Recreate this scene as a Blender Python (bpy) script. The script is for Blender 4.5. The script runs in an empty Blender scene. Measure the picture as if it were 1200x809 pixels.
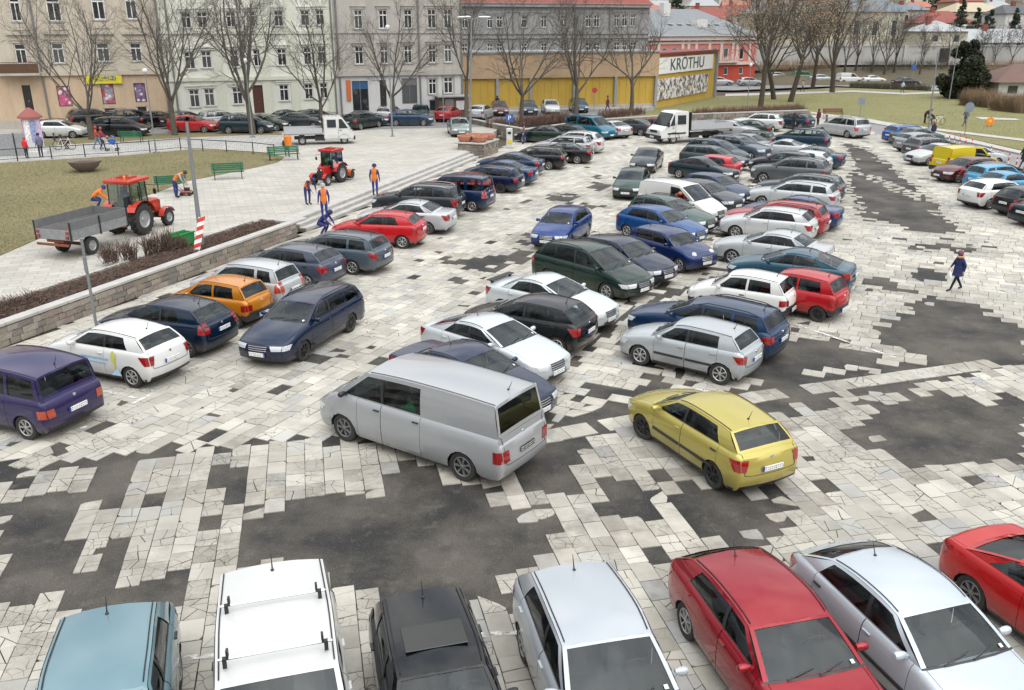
import bpy, bmesh, math, random
from mathutils import Vector, Matrix
import numpy as np
random.seed(7); np.random.seed(7)
R = math.radians
SC = bpy.context.scene
COL = SC.collection

# ------------------------------------------------------------------ camera, sky, sun, exposure
F_PX, PITCH, CAM_H = 1018.0, R(20.0), 9.2          # focal length in photo pixels (1200 wide)
cam = bpy.data.cameras.new('camera'); cam_ob = bpy.data.objects.new('camera', cam); COL.objects.link(cam_ob)
cam.sensor_fit = 'HORIZONTAL'; cam.sensor_width = 36.0; cam.lens = 36.0*F_PX/1200.0
cam.clip_start = 0.1; cam.clip_end = 4000
cam_ob.location = (0, 0, CAM_H); cam_ob.rotation_euler = (math.pi/2 - PITCH, 0, 0)
SC.camera = cam_ob

SUN_EL, SUN_AZ = R(58), R(150)                      # soft sun behind cloud
world = bpy.data.worlds.new('World'); SC.world = world; world.use_nodes = True
wn = world.node_tree.nodes; wl = world.node_tree.links; wn.clear()
sky = wn.new('ShaderNodeTexSky'); sky.sky_type = 'NISHITA'; sky.sun_disc = False
sky.sun_elevation = SUN_EL; sky.sun_rotation = SUN_AZ
sky.air_density = 1.6; sky.dust_density = 6.0; sky.ozone_density = 1.0
hs = wn.new('ShaderNodeHueSaturation'); hs.inputs['Saturation'].default_value = 0.30
tc = wn.new('ShaderNodeTexCoord'); nz = wn.new('ShaderNodeTexNoise'); nz.inputs['Scale'].default_value = 4.2; nz.inputs['Detail'].default_value = 5
rmp = wn.new('ShaderNodeMapRange'); rmp.inputs['From Min'].default_value = .3; rmp.inputs['From Max'].default_value = .7
rmp.inputs['To Min'].default_value = 0; rmp.inputs['To Max'].default_value = 1
mulc = wn.new('ShaderNodeMix'); mulc.data_type = 'RGBA'; mulc.blend_type = 'MULTIPLY'; mulc.inputs['Factor'].default_value = 1
bg = wn.new('ShaderNodeBackground'); bg.inputs['Strength'].default_value = 0.15
wo = wn.new('ShaderNodeOutputWorld')
wl.new(sky.outputs['Color'], hs.inputs['Color']); wl.new(tc.outputs['Generated'], nz.inputs['Vector'])
wl.new(nz.outputs['Fac'], rmp.inputs['Value']); ov = wn.new('ShaderNodeMix'); ov.data_type = 'RGBA'; ov.inputs[0].default_value = .7; ov.inputs[7].default_value = (7.9, 7.9, 7.9, 1)   # even overcast veil
wl.new(hs.outputs['Color'], ov.inputs[6]); wl.new(ov.outputs[2], mulc.inputs[6]); cld = wn.new('ShaderNodeMix'); cld.data_type = 'RGBA'; cld.inputs[6].default_value = (.50, .58, .68, 1); cld.inputs[7].default_value = (1.30, 1.27, 1.22, 1)
wl.new(rmp.outputs['Result'], cld.inputs[0]); wl.new(cld.outputs[2], mulc.inputs[7])
sepw = wn.new('ShaderNodeSeparateXYZ'); wl.new(tc.outputs['Generated'], sepw.inputs[0])            # overcast law: zenith brighter than horizon
grd = wn.new('ShaderNodeMapRange'); grd.inputs['From Min'].default_value = 0; grd.inputs['From Max'].default_value = 1; grd.inputs['To Min'].default_value = .32; grd.inputs['To Max'].default_value = 1.50; wl.new(sepw.outputs[2], grd.inputs['Value'])
ml2 = wn.new('ShaderNodeMix'); ml2.data_type = 'RGBA'; ml2.blend_type = 'MULTIPLY'; ml2.inputs[0].default_value = 1; wl.new(mulc.outputs[2], ml2.inputs[6]); wl.new(grd.outputs[0], ml2.inputs[7])
wl.new(ml2.outputs[2], bg.inputs['Color']); wl.new(bg.outputs['Background'], wo.inputs['Surface'])
sun = bpy.data.lights.new('sun', 'SUN'); sun.energy = 1.4; sun.angle = R(95); sun.color = (1, .95, .87)
sun_ob = bpy.data.objects.new('sun', sun); COL.objects.link(sun_ob)
sun_ob.rotation_euler = (math.pi/2 - SUN_EL, 0, math.pi - SUN_AZ)
sun_ob.location = (0, 0, 60)
SC.view_settings.view_transform = 'Standard'; SC.view_settings.look = 'None'
SC.view_settings.gamma = 1; SC.view_settings.use_curve_mapping = False
SC.view_settings.exposure = 0.56

# ------------------------------------------------------------------ helpers
def G(x, y, z=0.0):
    """photo pixel -> point on the horizontal plane at height z"""
    u = (x-600)/F_PX; v = (404.5-y)/F_PX
    c, s = math.cos(PITCH), math.sin(PITCH)
    d = (u, c+v*s, -s+v*c); k = (z-CAM_H)/d[2]
    return Vector((d[0]*k, d[1]*k, z))
def PX(X, Y, Z=0.0):
    c, s = math.cos(PITCH), math.sin(PITCH); dz = Z-CAM_H
    yc = Y*c-dz*s; zc = Y*s+dz*c
    return 600+F_PX*X/yc, 404.5-F_PX*zc/yc

MATS = {}
def hexlin(h):
    h = h.lstrip('#'); o = []
    for i in (0, 2, 4):
        c = int(h[i:i+2], 16)/255; o.append(c/12.92 if c <= .04045 else ((c+.055)/1.055)**2.4)
    return tuple(o)
def C3(c): return hexlin(c) if isinstance(c, str) else tuple(c)
class NT:
    def __init__(s, name):
        s.m = bpy.data.materials.new(name); s.m.use_nodes = True
        s.n = s.m.node_tree.nodes; s.l = s.m.node_tree.links; s.n.clear()
        s.out = s.n.new('ShaderNodeOutputMaterial')
    def add(s, t, **kw):
        n = s.n.new('ShaderNode'+t)
        for k, v in kw.items():
            if k.startswith('i_'): n.inputs[k[2:].replace('_', ' ')].default_value = v
            else: setattr(n, k, v)
        return n
    def link(s, a, b): s.l.new(a, b)
    def mix(s, fac, a, b, mode='MIX'):
        n = s.n.new('ShaderNodeMix'); n.data_type = 'RGBA'; n.blend_type = mode
        for i, v in ((0, fac), (6, a), (7, b)):
            if hasattr(v, 'links') or hasattr(v, 'is_output'): s.l.new(v, n.inputs[i])
            else: n.inputs[i].default_value = v if i == 0 else (*v[:3], 1)
        return n.outputs[2]
    def ramp(s, fac, stops):
        n = s.n.new('ShaderNodeValToRGB'); s.l.new(fac, n.inputs[0]); e = n.color_ramp.elements
        while len(e) < len(stops): e.new(.5)
        for k, (p, c) in enumerate(stops):
            e[k].position = p; e[k].color = (c, c, c, 1) if isinstance(c, (int, float)) else (*c, 1)
        return n.outputs[0]
    def noise(s, scale, detail=4, vec=None, rough=.55):
        n = s.add('TexNoise', i_Scale=scale, i_Detail=detail, i_Roughness=rough)
        if vec: s.l.new(vec, n.inputs['Vector'])
        return n.outputs['Fac']
    def pos(s): return s.add('NewGeometry').outputs['Position']
    def obj(s): return s.add('TexCoord').outputs['Object']
    def rnd(s): return s.add('ObjectInfo').outputs['Random']
    def bsdf(s, col, rough=.6, metal=0, bump=None, bstr=.3, bdist=.02, **kw):
        b = s.add('BsdfPrincipled')
        for k, v in (('Base Color', col), ('Roughness', rough), ('Metallic', metal)):
            if hasattr(v, 'is_output'): s.l.new(v, b.inputs[k])
            elif k == 'Base Color': b.inputs[k].default_value = (*v[:3], 1)
            else: b.inputs[k].default_value = v
        for k, v in kw.items(): b.inputs[k.replace('_', ' ')].default_value = v
        if bump is not None:
            bn = s.add('Bump', i_Strength=bstr, i_Distance=bdist); s.l.new(bump, bn.inputs['Height']); s.l.new(bn.outputs[0], b.inputs['Normal'])
        s.l.new(b.outputs[0], s.out.inputs['Surface']); return b
def simple(name, col, rough=.6, metal=0, var=.12, scale=6, **kw):
    """a plain surface with soft tonal variation"""
    if name in MATS: return MATS[name]
    c = C3(col); t = NT(name); n = t.noise(scale, 5, t.obj())
    n2 = t.noise(scale*9, 3, t.obj())
    a = t.mix(t.ramp(n, [(.3, 0), (.7, 1)]), tuple(x*(1-var) for x in c), tuple(min(1, x*(1+var)) for x in c))
    a = t.mix(t.ramp(n2, [(.35, .25*var*2), (.6, 0)]), a, tuple(x*.45 for x in c))
    t.bsdf(a, rough, metal, **kw); MATS[name] = t.m; return t.m
def paint(col, metallic=False, dirt=.25):
    key = 'paint_%s_%s' % (col, metallic)
    if key in MATS: return MATS[key]
    c = C3(col); c = tuple(x*(.72 if max(c) > .25 else .62) for x in c); t = NT(key); ob = t.obj()
    n = t.noise(1.7, 5, ob); sep = t.add('SeparateXYZ'); t.link(ob, sep.inputs[0])
    low = t.add('MapRange', i_From_Min=.2, i_From_Max=.62, i_To_Min=.55, i_To_Max=0.0); t.link(sep.outputs[2], low.inputs['Value'])
    mm = t.add('Math', operation='MULTIPLY'); t.link(low.outputs[0], mm.inputs[0]); t.link(t.ramp(n, [(.3, .3), (.7, 1)]), mm.inputs[1])
    col2 = t.mix(mm.outputs[0], c, (.13, .115, .09))
    dn = t.ramp(t.noise(9, 6, ob), [(.5, 0), (.9, .02)])
    col2 = t.mix(dn, col2, (.2, .19, .17))
    rg = t.ramp(n, [(.3, .20), (.75, .27)])
    t.bsdf(col2, rg, .25 if metallic else 0, **{'Coat_Weight': .85, 'Coat_Roughness': .03, 'Coat_IOR': 1.45, 'Specular_IOR_Level': .12})
    MATS[key] = t.m; return t.m
def glass_mat(name='car_glass', tint=(.66, .74, .75), ior=1.5):
    if name in MATS: return MATS[name]
    t = NT(name); tr = t.add('BsdfTransparent'); tr.inputs[0].default_value = (*tint, 1)
    gl = t.add('BsdfGlossy'); gl.inputs['Roughness'].default_value = .03; gl.inputs[0].default_value = (.92, .97, 1, 1)
    fr = t.add('Fresnel', i_IOR=ior)
    ms = t.add('MixShader'); t.link(fr.outputs[0], ms.inputs[0]); t.link(tr.outputs[0], ms.inputs[1]); t.link(gl.outputs[0], ms.inputs[2])
    t.link(ms.outputs[0], t.out.inputs['Surface']); MATS[name] = t.m; return t.m

def link(o, parent=None):
    COL.objects.link(o)
    if parent is not None: o.parent = parent
    return o
def mobj(name, mesh, parent=None, mats=None, kind=None):
    o = bpy.data.objects.new(name, mesh); link(o, parent)
    if kind: o['kind'] = kind
    if mats:
        for i, m in enumerate(mats):
            if m is None: continue
            o.material_slots[i].link = 'OBJECT'; o.material_slots[i].material = m
    return o
def tag(o, label, cat, group=None):
    o['label'] = label; o['category'] = cat
    if group: o['group'] = group
    return o
def empty(name, loc=(0, 0, 0), rz=0, label=None, cat=None, group=None):
    o = bpy.data.objects.new(name, None); o.empty_display_size = .2; link(o)
    o.location = loc; o.rotation_euler = (0, 0, rz)
    if label: tag(o, label, cat, group)
    return o
def mesh_from(name, verts, faces, mats, fm=None, smooth=None, merge=0.0):
    me = bpy.data.meshes.new(name)
    if merge or smooth is not None:
        bm = bmesh.new()
        vs = [bm.verts.new(v) for v in verts]
        for i, f in enumerate(faces):
            try:
                ff = bm.faces.new([vs[k] for k in f]); ff.material_index = fm[i] if fm else 0
            except ValueError: pass
        if merge: bmesh.ops.remove_doubles(bm, verts=bm.verts, dist=merge)
        bmesh.ops.dissolve_degenerate(bm, edges=bm.edges, dist=.0004)
        bmesh.ops.recalc_face_normals(bm, faces=bm.faces)
        bm.to_mesh(me); bm.free()
    else:
        me.from_pydata([tuple(v) for v in verts], [], faces)
        if fm: me.polygons.foreach_set('material_index', fm)
    for m in mats: me.materials.append(m)
    if smooth is not None:
        me.polygons.foreach_set('use_smooth', [True]*len(me.polygons))
        me.set_sharp_from_angle(angle=R(smooth))
    me.update(); return me
class MB:
    """collects simple shapes for ONE mesh"""
    def __init__(s): s.v = []; s.f = []; s.m = []
    def quad(s, pts, mi=0):
        n = len(s.v); s.v += [tuple(p) for p in pts]; s.f.append(tuple(range(n, n+len(pts)))); s.m.append(mi)
    def box(s, c, d, rz=0, mi=0, taper=1.0, M=None, tilt=0):
        n = len(s.v); hx, hy, hz = d[0]/2, d[1]/2, d[2]/2; cr, sr = math.cos(rz), math.sin(rz)
        for k in range(8):
            x = hx if k & 1 else -hx; y = hy if k & 2 else -hy; z = hz if k & 4 else -hz
            if k & 4: x *= taper; y *= taper
            if tilt: x, z = x*math.cos(tilt)+z*math.sin(tilt), -x*math.sin(tilt)+z*math.cos(tilt)
            p = Vector((c[0]+x*cr-y*sr, c[1]+x*sr+y*cr, c[2]+z))
            if M is not None: p = M @ p
            s.v.append(tuple(p))
        for q in ((0, 2, 3, 1), (4, 5, 7, 6), (0, 1, 5, 4), (2, 6, 7, 3), (0, 4, 6, 2), (1, 3, 7, 5)):
            s.f.append(tuple(n+i for i in q)); s.m.append(mi)
        return s
    def tube(s, pts, rad, seg=6, mi=0, cap=True):
        n0 = len(s.v); pts = [Vector(p) for p in pts]
        if not hasattr(rad, '__len__'): rad = [rad]*len(pts)
        ref = None
        for i, p in enumerate(pts):
            d = (pts[min(i+1, len(pts)-1)]-pts[max(i-1, 0)])
            d = d.normalized() if d.length > 1e-9 else Vector((0, 0, 1))
            if ref is None or abs(ref.dot(d)) > .95: ref = Vector((1, 0, 0)) if abs(d.x) < .8 else Vector((0, 1, 0))
            a = d.cross(ref).normalized(); b = d.cross(a); 
            for k in range(seg):
                t = 2*math.pi*k/seg; s.v.append(tuple(p+(a*math.cos(t)+b*math.sin(t))*rad[i]))
            ref = a.cross(d) if False else ref
        for i in range(len(pts)-1):
            for k in range(seg):
                k2 = (k+1) % seg; a = n0+i*seg
                s.f.append((a+k, a+k2, a+seg+k2, a+seg+k)); s.m.append(mi)
        if cap:
            s.f.append(tuple(n0+k for k in range(seg))[::-1]); s.m.append(mi)
            e = n0+(len(pts)-1)*seg; s.f.append(tuple(e+k for k in range(seg))); s.m.append(mi)
        return s
    def lathe(s, prof, c=(0, 0, 0), axis='z', seg=16, mi=0, mis=None):
        n0 = len(s.v)
        for (r, h) in prof:
            for k in range(seg):
                t = 2*math.pi*k/seg; a, b = r*math.cos(t), r*math.sin(t)
                p = (a, b, h) if axis == 'z' else ((h, a, b) if axis == 'x' else (a, h, b))
                s.v.append((c[0]+p[0], c[1]+p[1], c[2]+p[2]))
        for i in range(len(prof)-1):
            for k in range(seg):
                k2 = (k+1) % seg; a = n0+i*seg
                s.f.append((a+k, a+k2, a+seg+k2, a+seg+k)); s.m.append(mis[i] if mis else mi)
        return s
    def grid(s, P, nu, nv, mi=0):
        n0 = len(s.v)
        for i in range(nu+1):
            for j in range(nv+1): s.v.append(tuple(P(i/nu, j/nv)))
        for i in range(nu):
            for j in range(nv):
                a = n0+i*(nv+1)+j; s.f.append((a, a+1, a+nv+2, a+nv+1)); s.m.append(mi)
        return s
    def mesh(s, name, mats, smooth=None, merge=0.0): return mesh_from(name, s.v, s.f, mats, s.m, smooth, merge)
    def build(s, name, mats, parent=None, smooth=None, merge=0.0, kind=None, bevel=0):
        if not isinstance(mats, (list, tuple)): mats = [mats]
        me = s.mesh(name, mats, smooth, merge)
        if bevel:
            bm = bmesh.new(); bm.from_mesh(me); bmesh.ops.bevel(bm, geom=list(bm.edges), offset=bevel, segments=1, affect='EDGES'); bm.to_mesh(me); bm.free()
        return mobj(name, me, parent, kind=kind)
def bx(name, c, d, mat, parent=None, rz=0, kind=None, bevel=0, taper=1.0, tilt=0):
    return MB().box(c, d, rz, taper=taper, tilt=tilt).build(name, mat, parent, kind=kind, bevel=bevel)
# ------------------------------------------------------------------ ground, paving
def poly(name, pts, mat, z=None, kind='structure', skirt=0):
    me = MB(); P = [(p[0], p[1], p[2] if (z is None and len(p) > 2) else z) for p in pts]
    ar = sum(P[i][0]*P[(i+1) % len(P)][1]-P[(i+1) % len(P)][0]*P[i][1] for i in range(len(P)))
    if ar < 0: P.reverse()
    me.quad(P)
    if skirt:
        for i in range(len(P)):
            a, b = P[i], P[(i+1) % len(P)]
            me.quad([b, a, (a[0], a[1], a[2]-skirt), (b[0], b[1], b[2]-skirt)])
    o = me.build(name, mat)
    if kind: o['kind'] = kind
    bm = bmesh.new(); bm.from_mesh(o.data); bmesh.ops.triangulate(bm, faces=[f for f in bm.faces if len(f.verts) > 4]); bm.to_mesh(o.data); bm.free()
    return o
def asphalt_mat(name, c0, c1, sc=.35, rough=.85):
    t = NT(name); p = t.pos(); n = t.noise(sc, 6, p, .6); n2 = t.noise(38, 2, p); n3 = t.noise(2.2, 5, p, .65)
    col = t.mix(t.ramp(n, [(.38, 0), (.62, 1)]), c0, c1)
    col = t.mix(t.ramp(n3, [(.55, 0), (.74, .42)]), col, (.13, .118, .10))
    col = t.mix(t.ramp(n2, [(.60, 0), (.72, .35)]), col, (.22, .21, .195))
    col = t.mix(t.ramp(n2, [(.32, .55), (.44, 0)]), col, (.015, .015, .015))
    bm_ = t.mix(.35, n2, n3)
    t.bsdf(col, rough, bump=bm_, bstr=.7, bdist=.03); MATS[name] = t.m; return t.m
M_ASPH = asphalt_mat('broken_asphalt', (.012, .0118, .0115), (.070, .061, .050), .5)
M_ROAD = asphalt_mat('road_asphalt', (.17, .17, .175), (.22, .22, .225), .2)
def slab_mat():
    t = NT('stone_slab'); p = t.pos(); at = t.add('Attribute', attribute_name='tone'); sp = t.add('SeparateColor'); t.link(at.outputs['Color'], sp.inputs[0])
    n = t.noise(1.3, 6, p, .6); n2 = t.noise(26, 3, p); nb = t.noise(.16, 4, p)
    col = t.mix(sp.outputs[0], (.29, .270, .230), (.50, .476, .415))
    col = t.mix(sp.outputs[2], col, (.30, .315, .325))
    col = t.mix(t.ramp(n, [(.45, 0), (.70, .55)]), col, (.20, .187, .165))
    col = t.mix(t.ramp(n2, [(.60, 0), (.78, .28)]), col, (.13, .12, .11))
    col = t.mix(t.ramp(nb, [(.42, 0), (.66, .5)]), col, (.22, .21, .19))
    dn_ = t.noise(2.4, 5, p, .7); dm = t.add('Math', operation='MULTIPLY'); t.link(at.outputs['Alpha'], dm.inputs[0]); t.link(t.ramp(dn_, [(.34, .25), (.62, 1)]), dm.inputs[1]); col = t.mix(dm.outputs[0], col, (.135, .120, .098))
    warp = t.add('TexNoise', i_Scale=3.0, i_Detail=2.0); t.link(p, warp.inputs['Vector'])
    mx = t.add('Mix'); mx.data_type = 'VECTOR'; mx.inputs[0].default_value = .10; t.link(p, mx.inputs[4]); t.link(warp.outputs['Color'], mx.inputs[5])
    vo = t.add('TexVoronoi', feature='DISTANCE_TO_EDGE', i_Scale=4.6); t.link(mx.outputs[1], vo.inputs['Vector'])
    ck = t.ramp(vo.outputs['Distance'], [(.006, 1), (.028, 0)])
    big = t.ramp(t.noise(.55, 3, p), [(.42, 0), (.55, 1)])
    m1 = t.add('Math', operation='MULTIPLY'); t.link(ck, m1.inputs[0]); t.link(sp.outputs[1], m1.inputs[1])
    m2 = t.add('Math', operation='MULTIPLY'); t.link(m1.outputs[0], m2.inputs[0]); t.link(big, m2.inputs[1])
    m3 = t.add('Math', operation='MAXIMUM'); t.link(m2.outputs[0], m3.inputs[0])
    mm = t.add('Math', operation='MULTIPLY'); t.link(m1.outputs[0], mm.inputs[0]); mm.inputs[1].default_value = .25; t.link(mm.outputs[0], m3.inputs[1])
    col = t.mix(m3.outputs[0], col, (.10, .095, .085))
    inv = t.ramp(m3.outputs[0], [(0, 1), (1, 0)]); hb = t.mix(.25, inv, n2)
    t.bsdf(col, .8, bump=hb, bstr=.5, bdist=.015); MATS['stone_slab'] = t.m; return t.m
M_SLAB = slab_mat()
M_GRASS = None
def grass_mat(name, a, b, c):
    t = NT(name); p = t.pos(); n = t.noise(.16, 6, p, .65); n2 = t.noise(6, 6, p, .7); n3 = t.noise(60, 2, p)
    col = t.mix(t.ramp(n, [(.38, 0), (.62, 1)]), a, b); col = t.mix(t.ramp(n2, [(.42, 0), (.68, .8)]), col, c)
    col = t.mix(t.ramp(n3, [(.4, .5), (.6, 0)]), col, (.03, .03, .012))
    t.bsdf(col, .95, bump=n3, bstr=.8, bdist=.05); MATS[name] = t.m; return t.m
M_GRASS = grass_mat('winter_lawn', (.16, .15, .06), (.235, .195, .09), (.28, .24, .13))
M_GRASS2 = grass_mat('park_lawn', (.18, .185, .065), (.24, .22, .09), (.28, .25, .115))
M_EARTH = grass_mat('earth', (.075, .05, .036), (.11, .075, .055), (.06, .04, .03))
def pave_mat(name, c, bw, rh, rot, mortar=.03, dark=.45):
    t = NT(name); p = t.pos(); mp = t.add('Mapping'); mp.inputs['Rotation'].default_value = (0, 0, rot); t.link(p, mp.inputs[0])
    b = t.add('TexBrick', i_Scale=1.0, i_Mortar_Size=mortar, i_Brick_Width=bw, i_Row_Height=rh, i_Mortar_Smooth=.2); t.link(mp.outputs[0], b.inputs[0])
    b.inputs['Color1'].default_value = (*[x*.86 for x in c], 1); b.inputs['Color2'].default_value = (*[min(1, x*1.1) for x in c], 1); b.inputs['Mortar'].default_value = (*[x*dark for x in c], 1)
    n = t.noise(.35, 6, p, .6); n2 = t.noise(14, 4, p)
    col = t.mix(t.ramp(n, [(.45, 0), (.75, .5)]), b.outputs[0], tuple(x*.6 for x in c))
    col = t.mix(t.ramp(n2, [(.55, 0), (.75, .3)]), col, tuple(x*.4 for x in c))
    t.bsdf(col, .85, bump=b.outputs['Fac'], bstr=-.3, bdist=.01); MATS[name] = t.m; return t.m
TZ = .5                                                        # terrace level
M_PAVE = pave_mat('terrace_paving', (.365, .348, .312), .8, .4, R(-20), .02, .66)
M_WALK = pave_mat('footpath_paving', (.37, .365, .35), .5, .5, R(18))
M_CONC = simple('concrete', (.36, .35, .33), .85, var=.15, scale=2)
M_STONE = simple('rough_stone', (.19, .15, .12), .9, var=.35, scale=3)

Wd = Vector((math.cos(R(70)), math.sin(R(70)))); Wn = Vector((-Wd.y, Wd.x))        # along the wall, away to the left
W1 = G(350, 277).to_2d(); W0 = W1-Wd*34
STA = R(73.6); Sd = Vector((math.cos(STA), math.sin(STA))); Sn = Vector((-Sd.y, Sd.x))
ST0 = G(389, 259).to_2d()-Sd*2.6; ST1 = ST0+Sd*(G(563, 186).to_2d()-ST0).dot(Sd)
def q2(v, z): return (v.x, v.y, z)
# far earth sheet
earth = poly('ground', [(-1600, -60), (1600, -60), (1600, 2600), (-1600, 2600)], M_EARTH, -.30)
# car-park bed
carpark = poly('car_park', [q2(W0, 0), q2(W1, 0), q2(ST1+Sd*1.5, 0), G(610, 162), G(945, 138), G(1010, 141), (78, 96), (78, -5), (-24, -5)], M_ASPH, -.022)
# slabs -------------------------------------------------------------
DARK = [  # photo outlines of the asphalt patches (turned into ground positions)
 [(0, 590), (88, 573), (104, 600), (92, 640), (62, 700), (0, 708)], [(105, 560), (128, 533), (168, 532), (160, 560), (150, 588), (104, 592)],
 [(0, 545), (55, 546), (42, 567), (0, 568)], [(245, 545), (286, 543), (287, 586), (240, 582)], [(170, 577), (192, 577), (190, 599), (168, 598)], [(238, 601), (260, 600), (260, 624), (238, 624)],
 [(108, 634), (160, 632), (158, 660), (155, 676), (104, 678)], [(66, 676), (122, 674), (150, 690), (235, 672), (236, 700), (200, 716), (120, 712), (60, 730)],
 [(285, 662), (300, 612), (330, 596), (400, 574), (420, 582), (460, 560), (478, 543), (577, 573), (587, 588), (633, 593), (668, 605), (648, 628), (630, 655), (596, 674), (600, 728), (550, 720), (533, 690), (432, 692), (300, 662)],
 [(585, 545), (622, 508), (690, 530), (688, 560), (690, 590), (640, 585)], [(698, 560), (770, 575), (775, 610), (720, 606)], [(753, 545), (785, 546), (788, 563), (760, 562)], [(744, 648), (778, 646), (784, 668), (752, 670)],
 [(790, 577), (850, 568), (930, 588), (936, 606), (915, 642), (850, 640), (800, 618)], [(985, 502), (1040, 472), (1100, 466), (1210, 470), (1210, 540), (1110, 548), (1066, 545), (1010, 530)],
 [(870, 476), (1060, 450), (1064, 462), (950, 482), (880, 486)], [(868, 404), (965, 394), (1002, 410), (1046, 424), (1000, 434), (870, 444)],
 [(1030, 396), (1040, 372), (1082, 352), (1130, 350), (1160, 372), (1210, 386), (1210, 420), (1110, 430), (1060, 415)],
 [(1002, 326), (1030, 330), (1067, 336), (1066, 343), (1004, 334)], [(1062, 316), (1098, 314), (1108, 328), (1080, 332)], [(1064, 288), (1100, 283), (1140, 290), (1136, 297), (1070, 294)], [(1140, 290), (1160, 288), (1150, 297)],
 [(985, 165), (1012, 174), (1050, 200), (1090, 232), (1100, 252), (1128, 270), (1100, 276), (1014, 258), (1012, 247), (990, 215), (1002, 195)],
 [(560, 300), (600, 301), (590, 312), (540, 312)], [(523, 303), (556, 302), (548, 310), (524, 309)], [(562, 308), (588, 309), (580, 321), (560, 317)], [(526, 327), (552, 329), (550, 333), (528, 331)], [(575, 333), (594, 330), (594, 342), (585, 341)],
 [(600, 290), (625, 296), (612, 312), (596, 308)], [(640, 230), (676, 228), (670, 238), (645, 238)], [(690, 214), (720, 216), (715, 222), (694, 220)], [(676, 239), (716, 243), (714, 247), (678, 243)],
 [(606, 283), (628, 272), (628, 282), (612, 288)], [(690, 206), (705, 205), (703, 209), (690, 209)], [(366, 414), (385, 410), (414, 418), (400, 427), (368, 424)], [(186, 528), (209, 511), (223, 515), (200, 532)], [(234, 517), (255, 501), (272, 506), (246, 522)],
 [(305, 450), (320, 447), (341, 452), (326, 459)], [(596, 592), (640, 605), (628, 618), (602, 612)],
]
MOTTLE = [[(560, 470), (640, 420), (700, 390), (800, 330), (960, 200), (900, 190), (840, 250), (700, 345), (660, 400)], [(640, 500), (720, 400), (860, 420), (900, 440), (760, 470)], [(640, 330), (700, 320), (880, 420), (930, 420), (960, 380), (880, 320), (800, 300)]]
def inpoly(x, y, P):
    c = False; j = len(P)-1
    for i in range(len(P)):
        if (P[i][1] > y) != (P[j][1] > y) and x < (P[j][0]-P[i][0])*(y-P[i][1])/(P[j][1]-P[i][1])+P[i][0]: c = not c
        j = i
    return c
FGB = [(-400, 560), (0, 552), (160, 535), (334, 519), (430, 514), (560, 534), (640, 521), (900, 471), (1200, 428), (1700, 350)]
FGW = [G(*p).to_2d() for p in FGB]
def fg_side(p):                                                  # + in the far zone, - on the camera side of the channel
    for i in range(len(FGW)-1):
        a, b = FGW[i], FGW[i+1]
        if a.x <= p.x <= b.x: return p.y-lerp(a.y, b.y, (p.x-a.x)/(b.x-a.x))
    return p.y-FGW[0].y if p.x < FGW[0].x else p.y-FGW[-1].y
def lerp(a, b, t): return a+(b-a)*t
LOT = [q2(W0, 0), q2(W1, 0), q2(ST1+Sd*1.5, 0), tuple(G(610, 162)), tuple(G(945, 138)), tuple(G(1010, 141)), tuple(G(1010, 150)), tuple(G(1200, 222)), (48, 30), (40, -2), (-24, -2)]
def tone0(r, fgz):
    b = min(1, max(0, r.gauss(.55 if fgz else .72, .24))); return (b, 1.0 if r.random() < .3 else .0, r.random()*.8 if r.random() < .18 else 0, 1)
rs = random.Random(3)
slabs = []                                                       # x, y, angle, length, width, zone
def zone(ang, w, h, ok, bounds, bond=.5):
    c, s = math.cos(ang), math.sin(ang)
    i0, i1, j0, j1 = bounds
    for j in range(int(j0/w), int(j1/w)):
        off = rs.uniform(0, h)
        for i in range(int(i0/h), int(i1/h)):
            a, b = i*h+off, j*w
            X, Y = a*c-b*s, a*s+b*c
            p = Vector((X, Y))
            if Y < 7 or not inpoly(X, Y, LOT) or not ok(p): continue
            slabs.append((X, Y, ang, h, w))
# main lot: long side runs along the rows of cars in the left part, across in the right part
LINE0, LINE1 = G(655, 440).to_2d(), G(960, 150).to_2d()
def rightof(p):
    d = LINE1-LINE0; return d.x*(p.y-LINE0.y)-d.y*(p.x-LINE0.x) < 0
zone(R(64), .40, .66, lambda p: fg_side(p) > .12 and not rightof(p), (-5, 110, -60, 60))
zone(R(-26), .46, .62, lambda p: fg_side(p) > (1.05 if p.x > 1 else .12) and rightof(p), (-60, 70, -10, 120))
zone(R(103), .41, .56, lambda p: fg_side(p) < -.08, (-5, 40, -60, 30))
# channel slabs along the border
for i in range(5, len(FGW)-1):
    a, b = FGW[i], FGW[i+1]; d = (b-a); n_ = d.normalized(); k = 0
    while k*.72 < d.length:
        p = a+n_*(k*.72+.36); q = Vector((-n_.y, n_.x)); pp = p+q*.40
        if inpoly(pp.x, pp.y, LOT): slabs.append((pp.x, pp.y, math.atan2(n_.y, n_.x), .72, .66))
        k += 1
rsn = random.Random(11)
def split(P, r, gap):
    """break a convex polygon along a random line"""
    c = Vector((sum(p.x for p in P)/len(P), sum(p.y for p in P)/len(P))); k = max(range(len(P)), key=lambda q: (P[q]-P[(q+1) % len(P)]).length)
    e = (P[(k+1) % len(P)]-P[k]).normalized(); a = r.gauss(0, .38); n = Vector((e.x*math.cos(a)-e.y*math.sin(a), e.x*math.sin(a)+e.y*math.cos(a)))
    o = c+e*r.uniform(-.18, .18)*(P[(k+1) % len(P)]-P[k]).length; out = []
    for sg in (1, -1):
        Q = []; off = o+n*gap*sg/2
        for q in range(len(P)):
            A, B = P[q], P[(q+1) % len(P)]; da, db = (A-off).dot(n)*sg, (B-off).dot(n)*sg
            if da >= 0: Q.append(A)
            if da*db < 0: Q.append(A.lerp(B, da/(da-db)))
        if len(Q) >= 3: out.append(Q)
    return out
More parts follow.
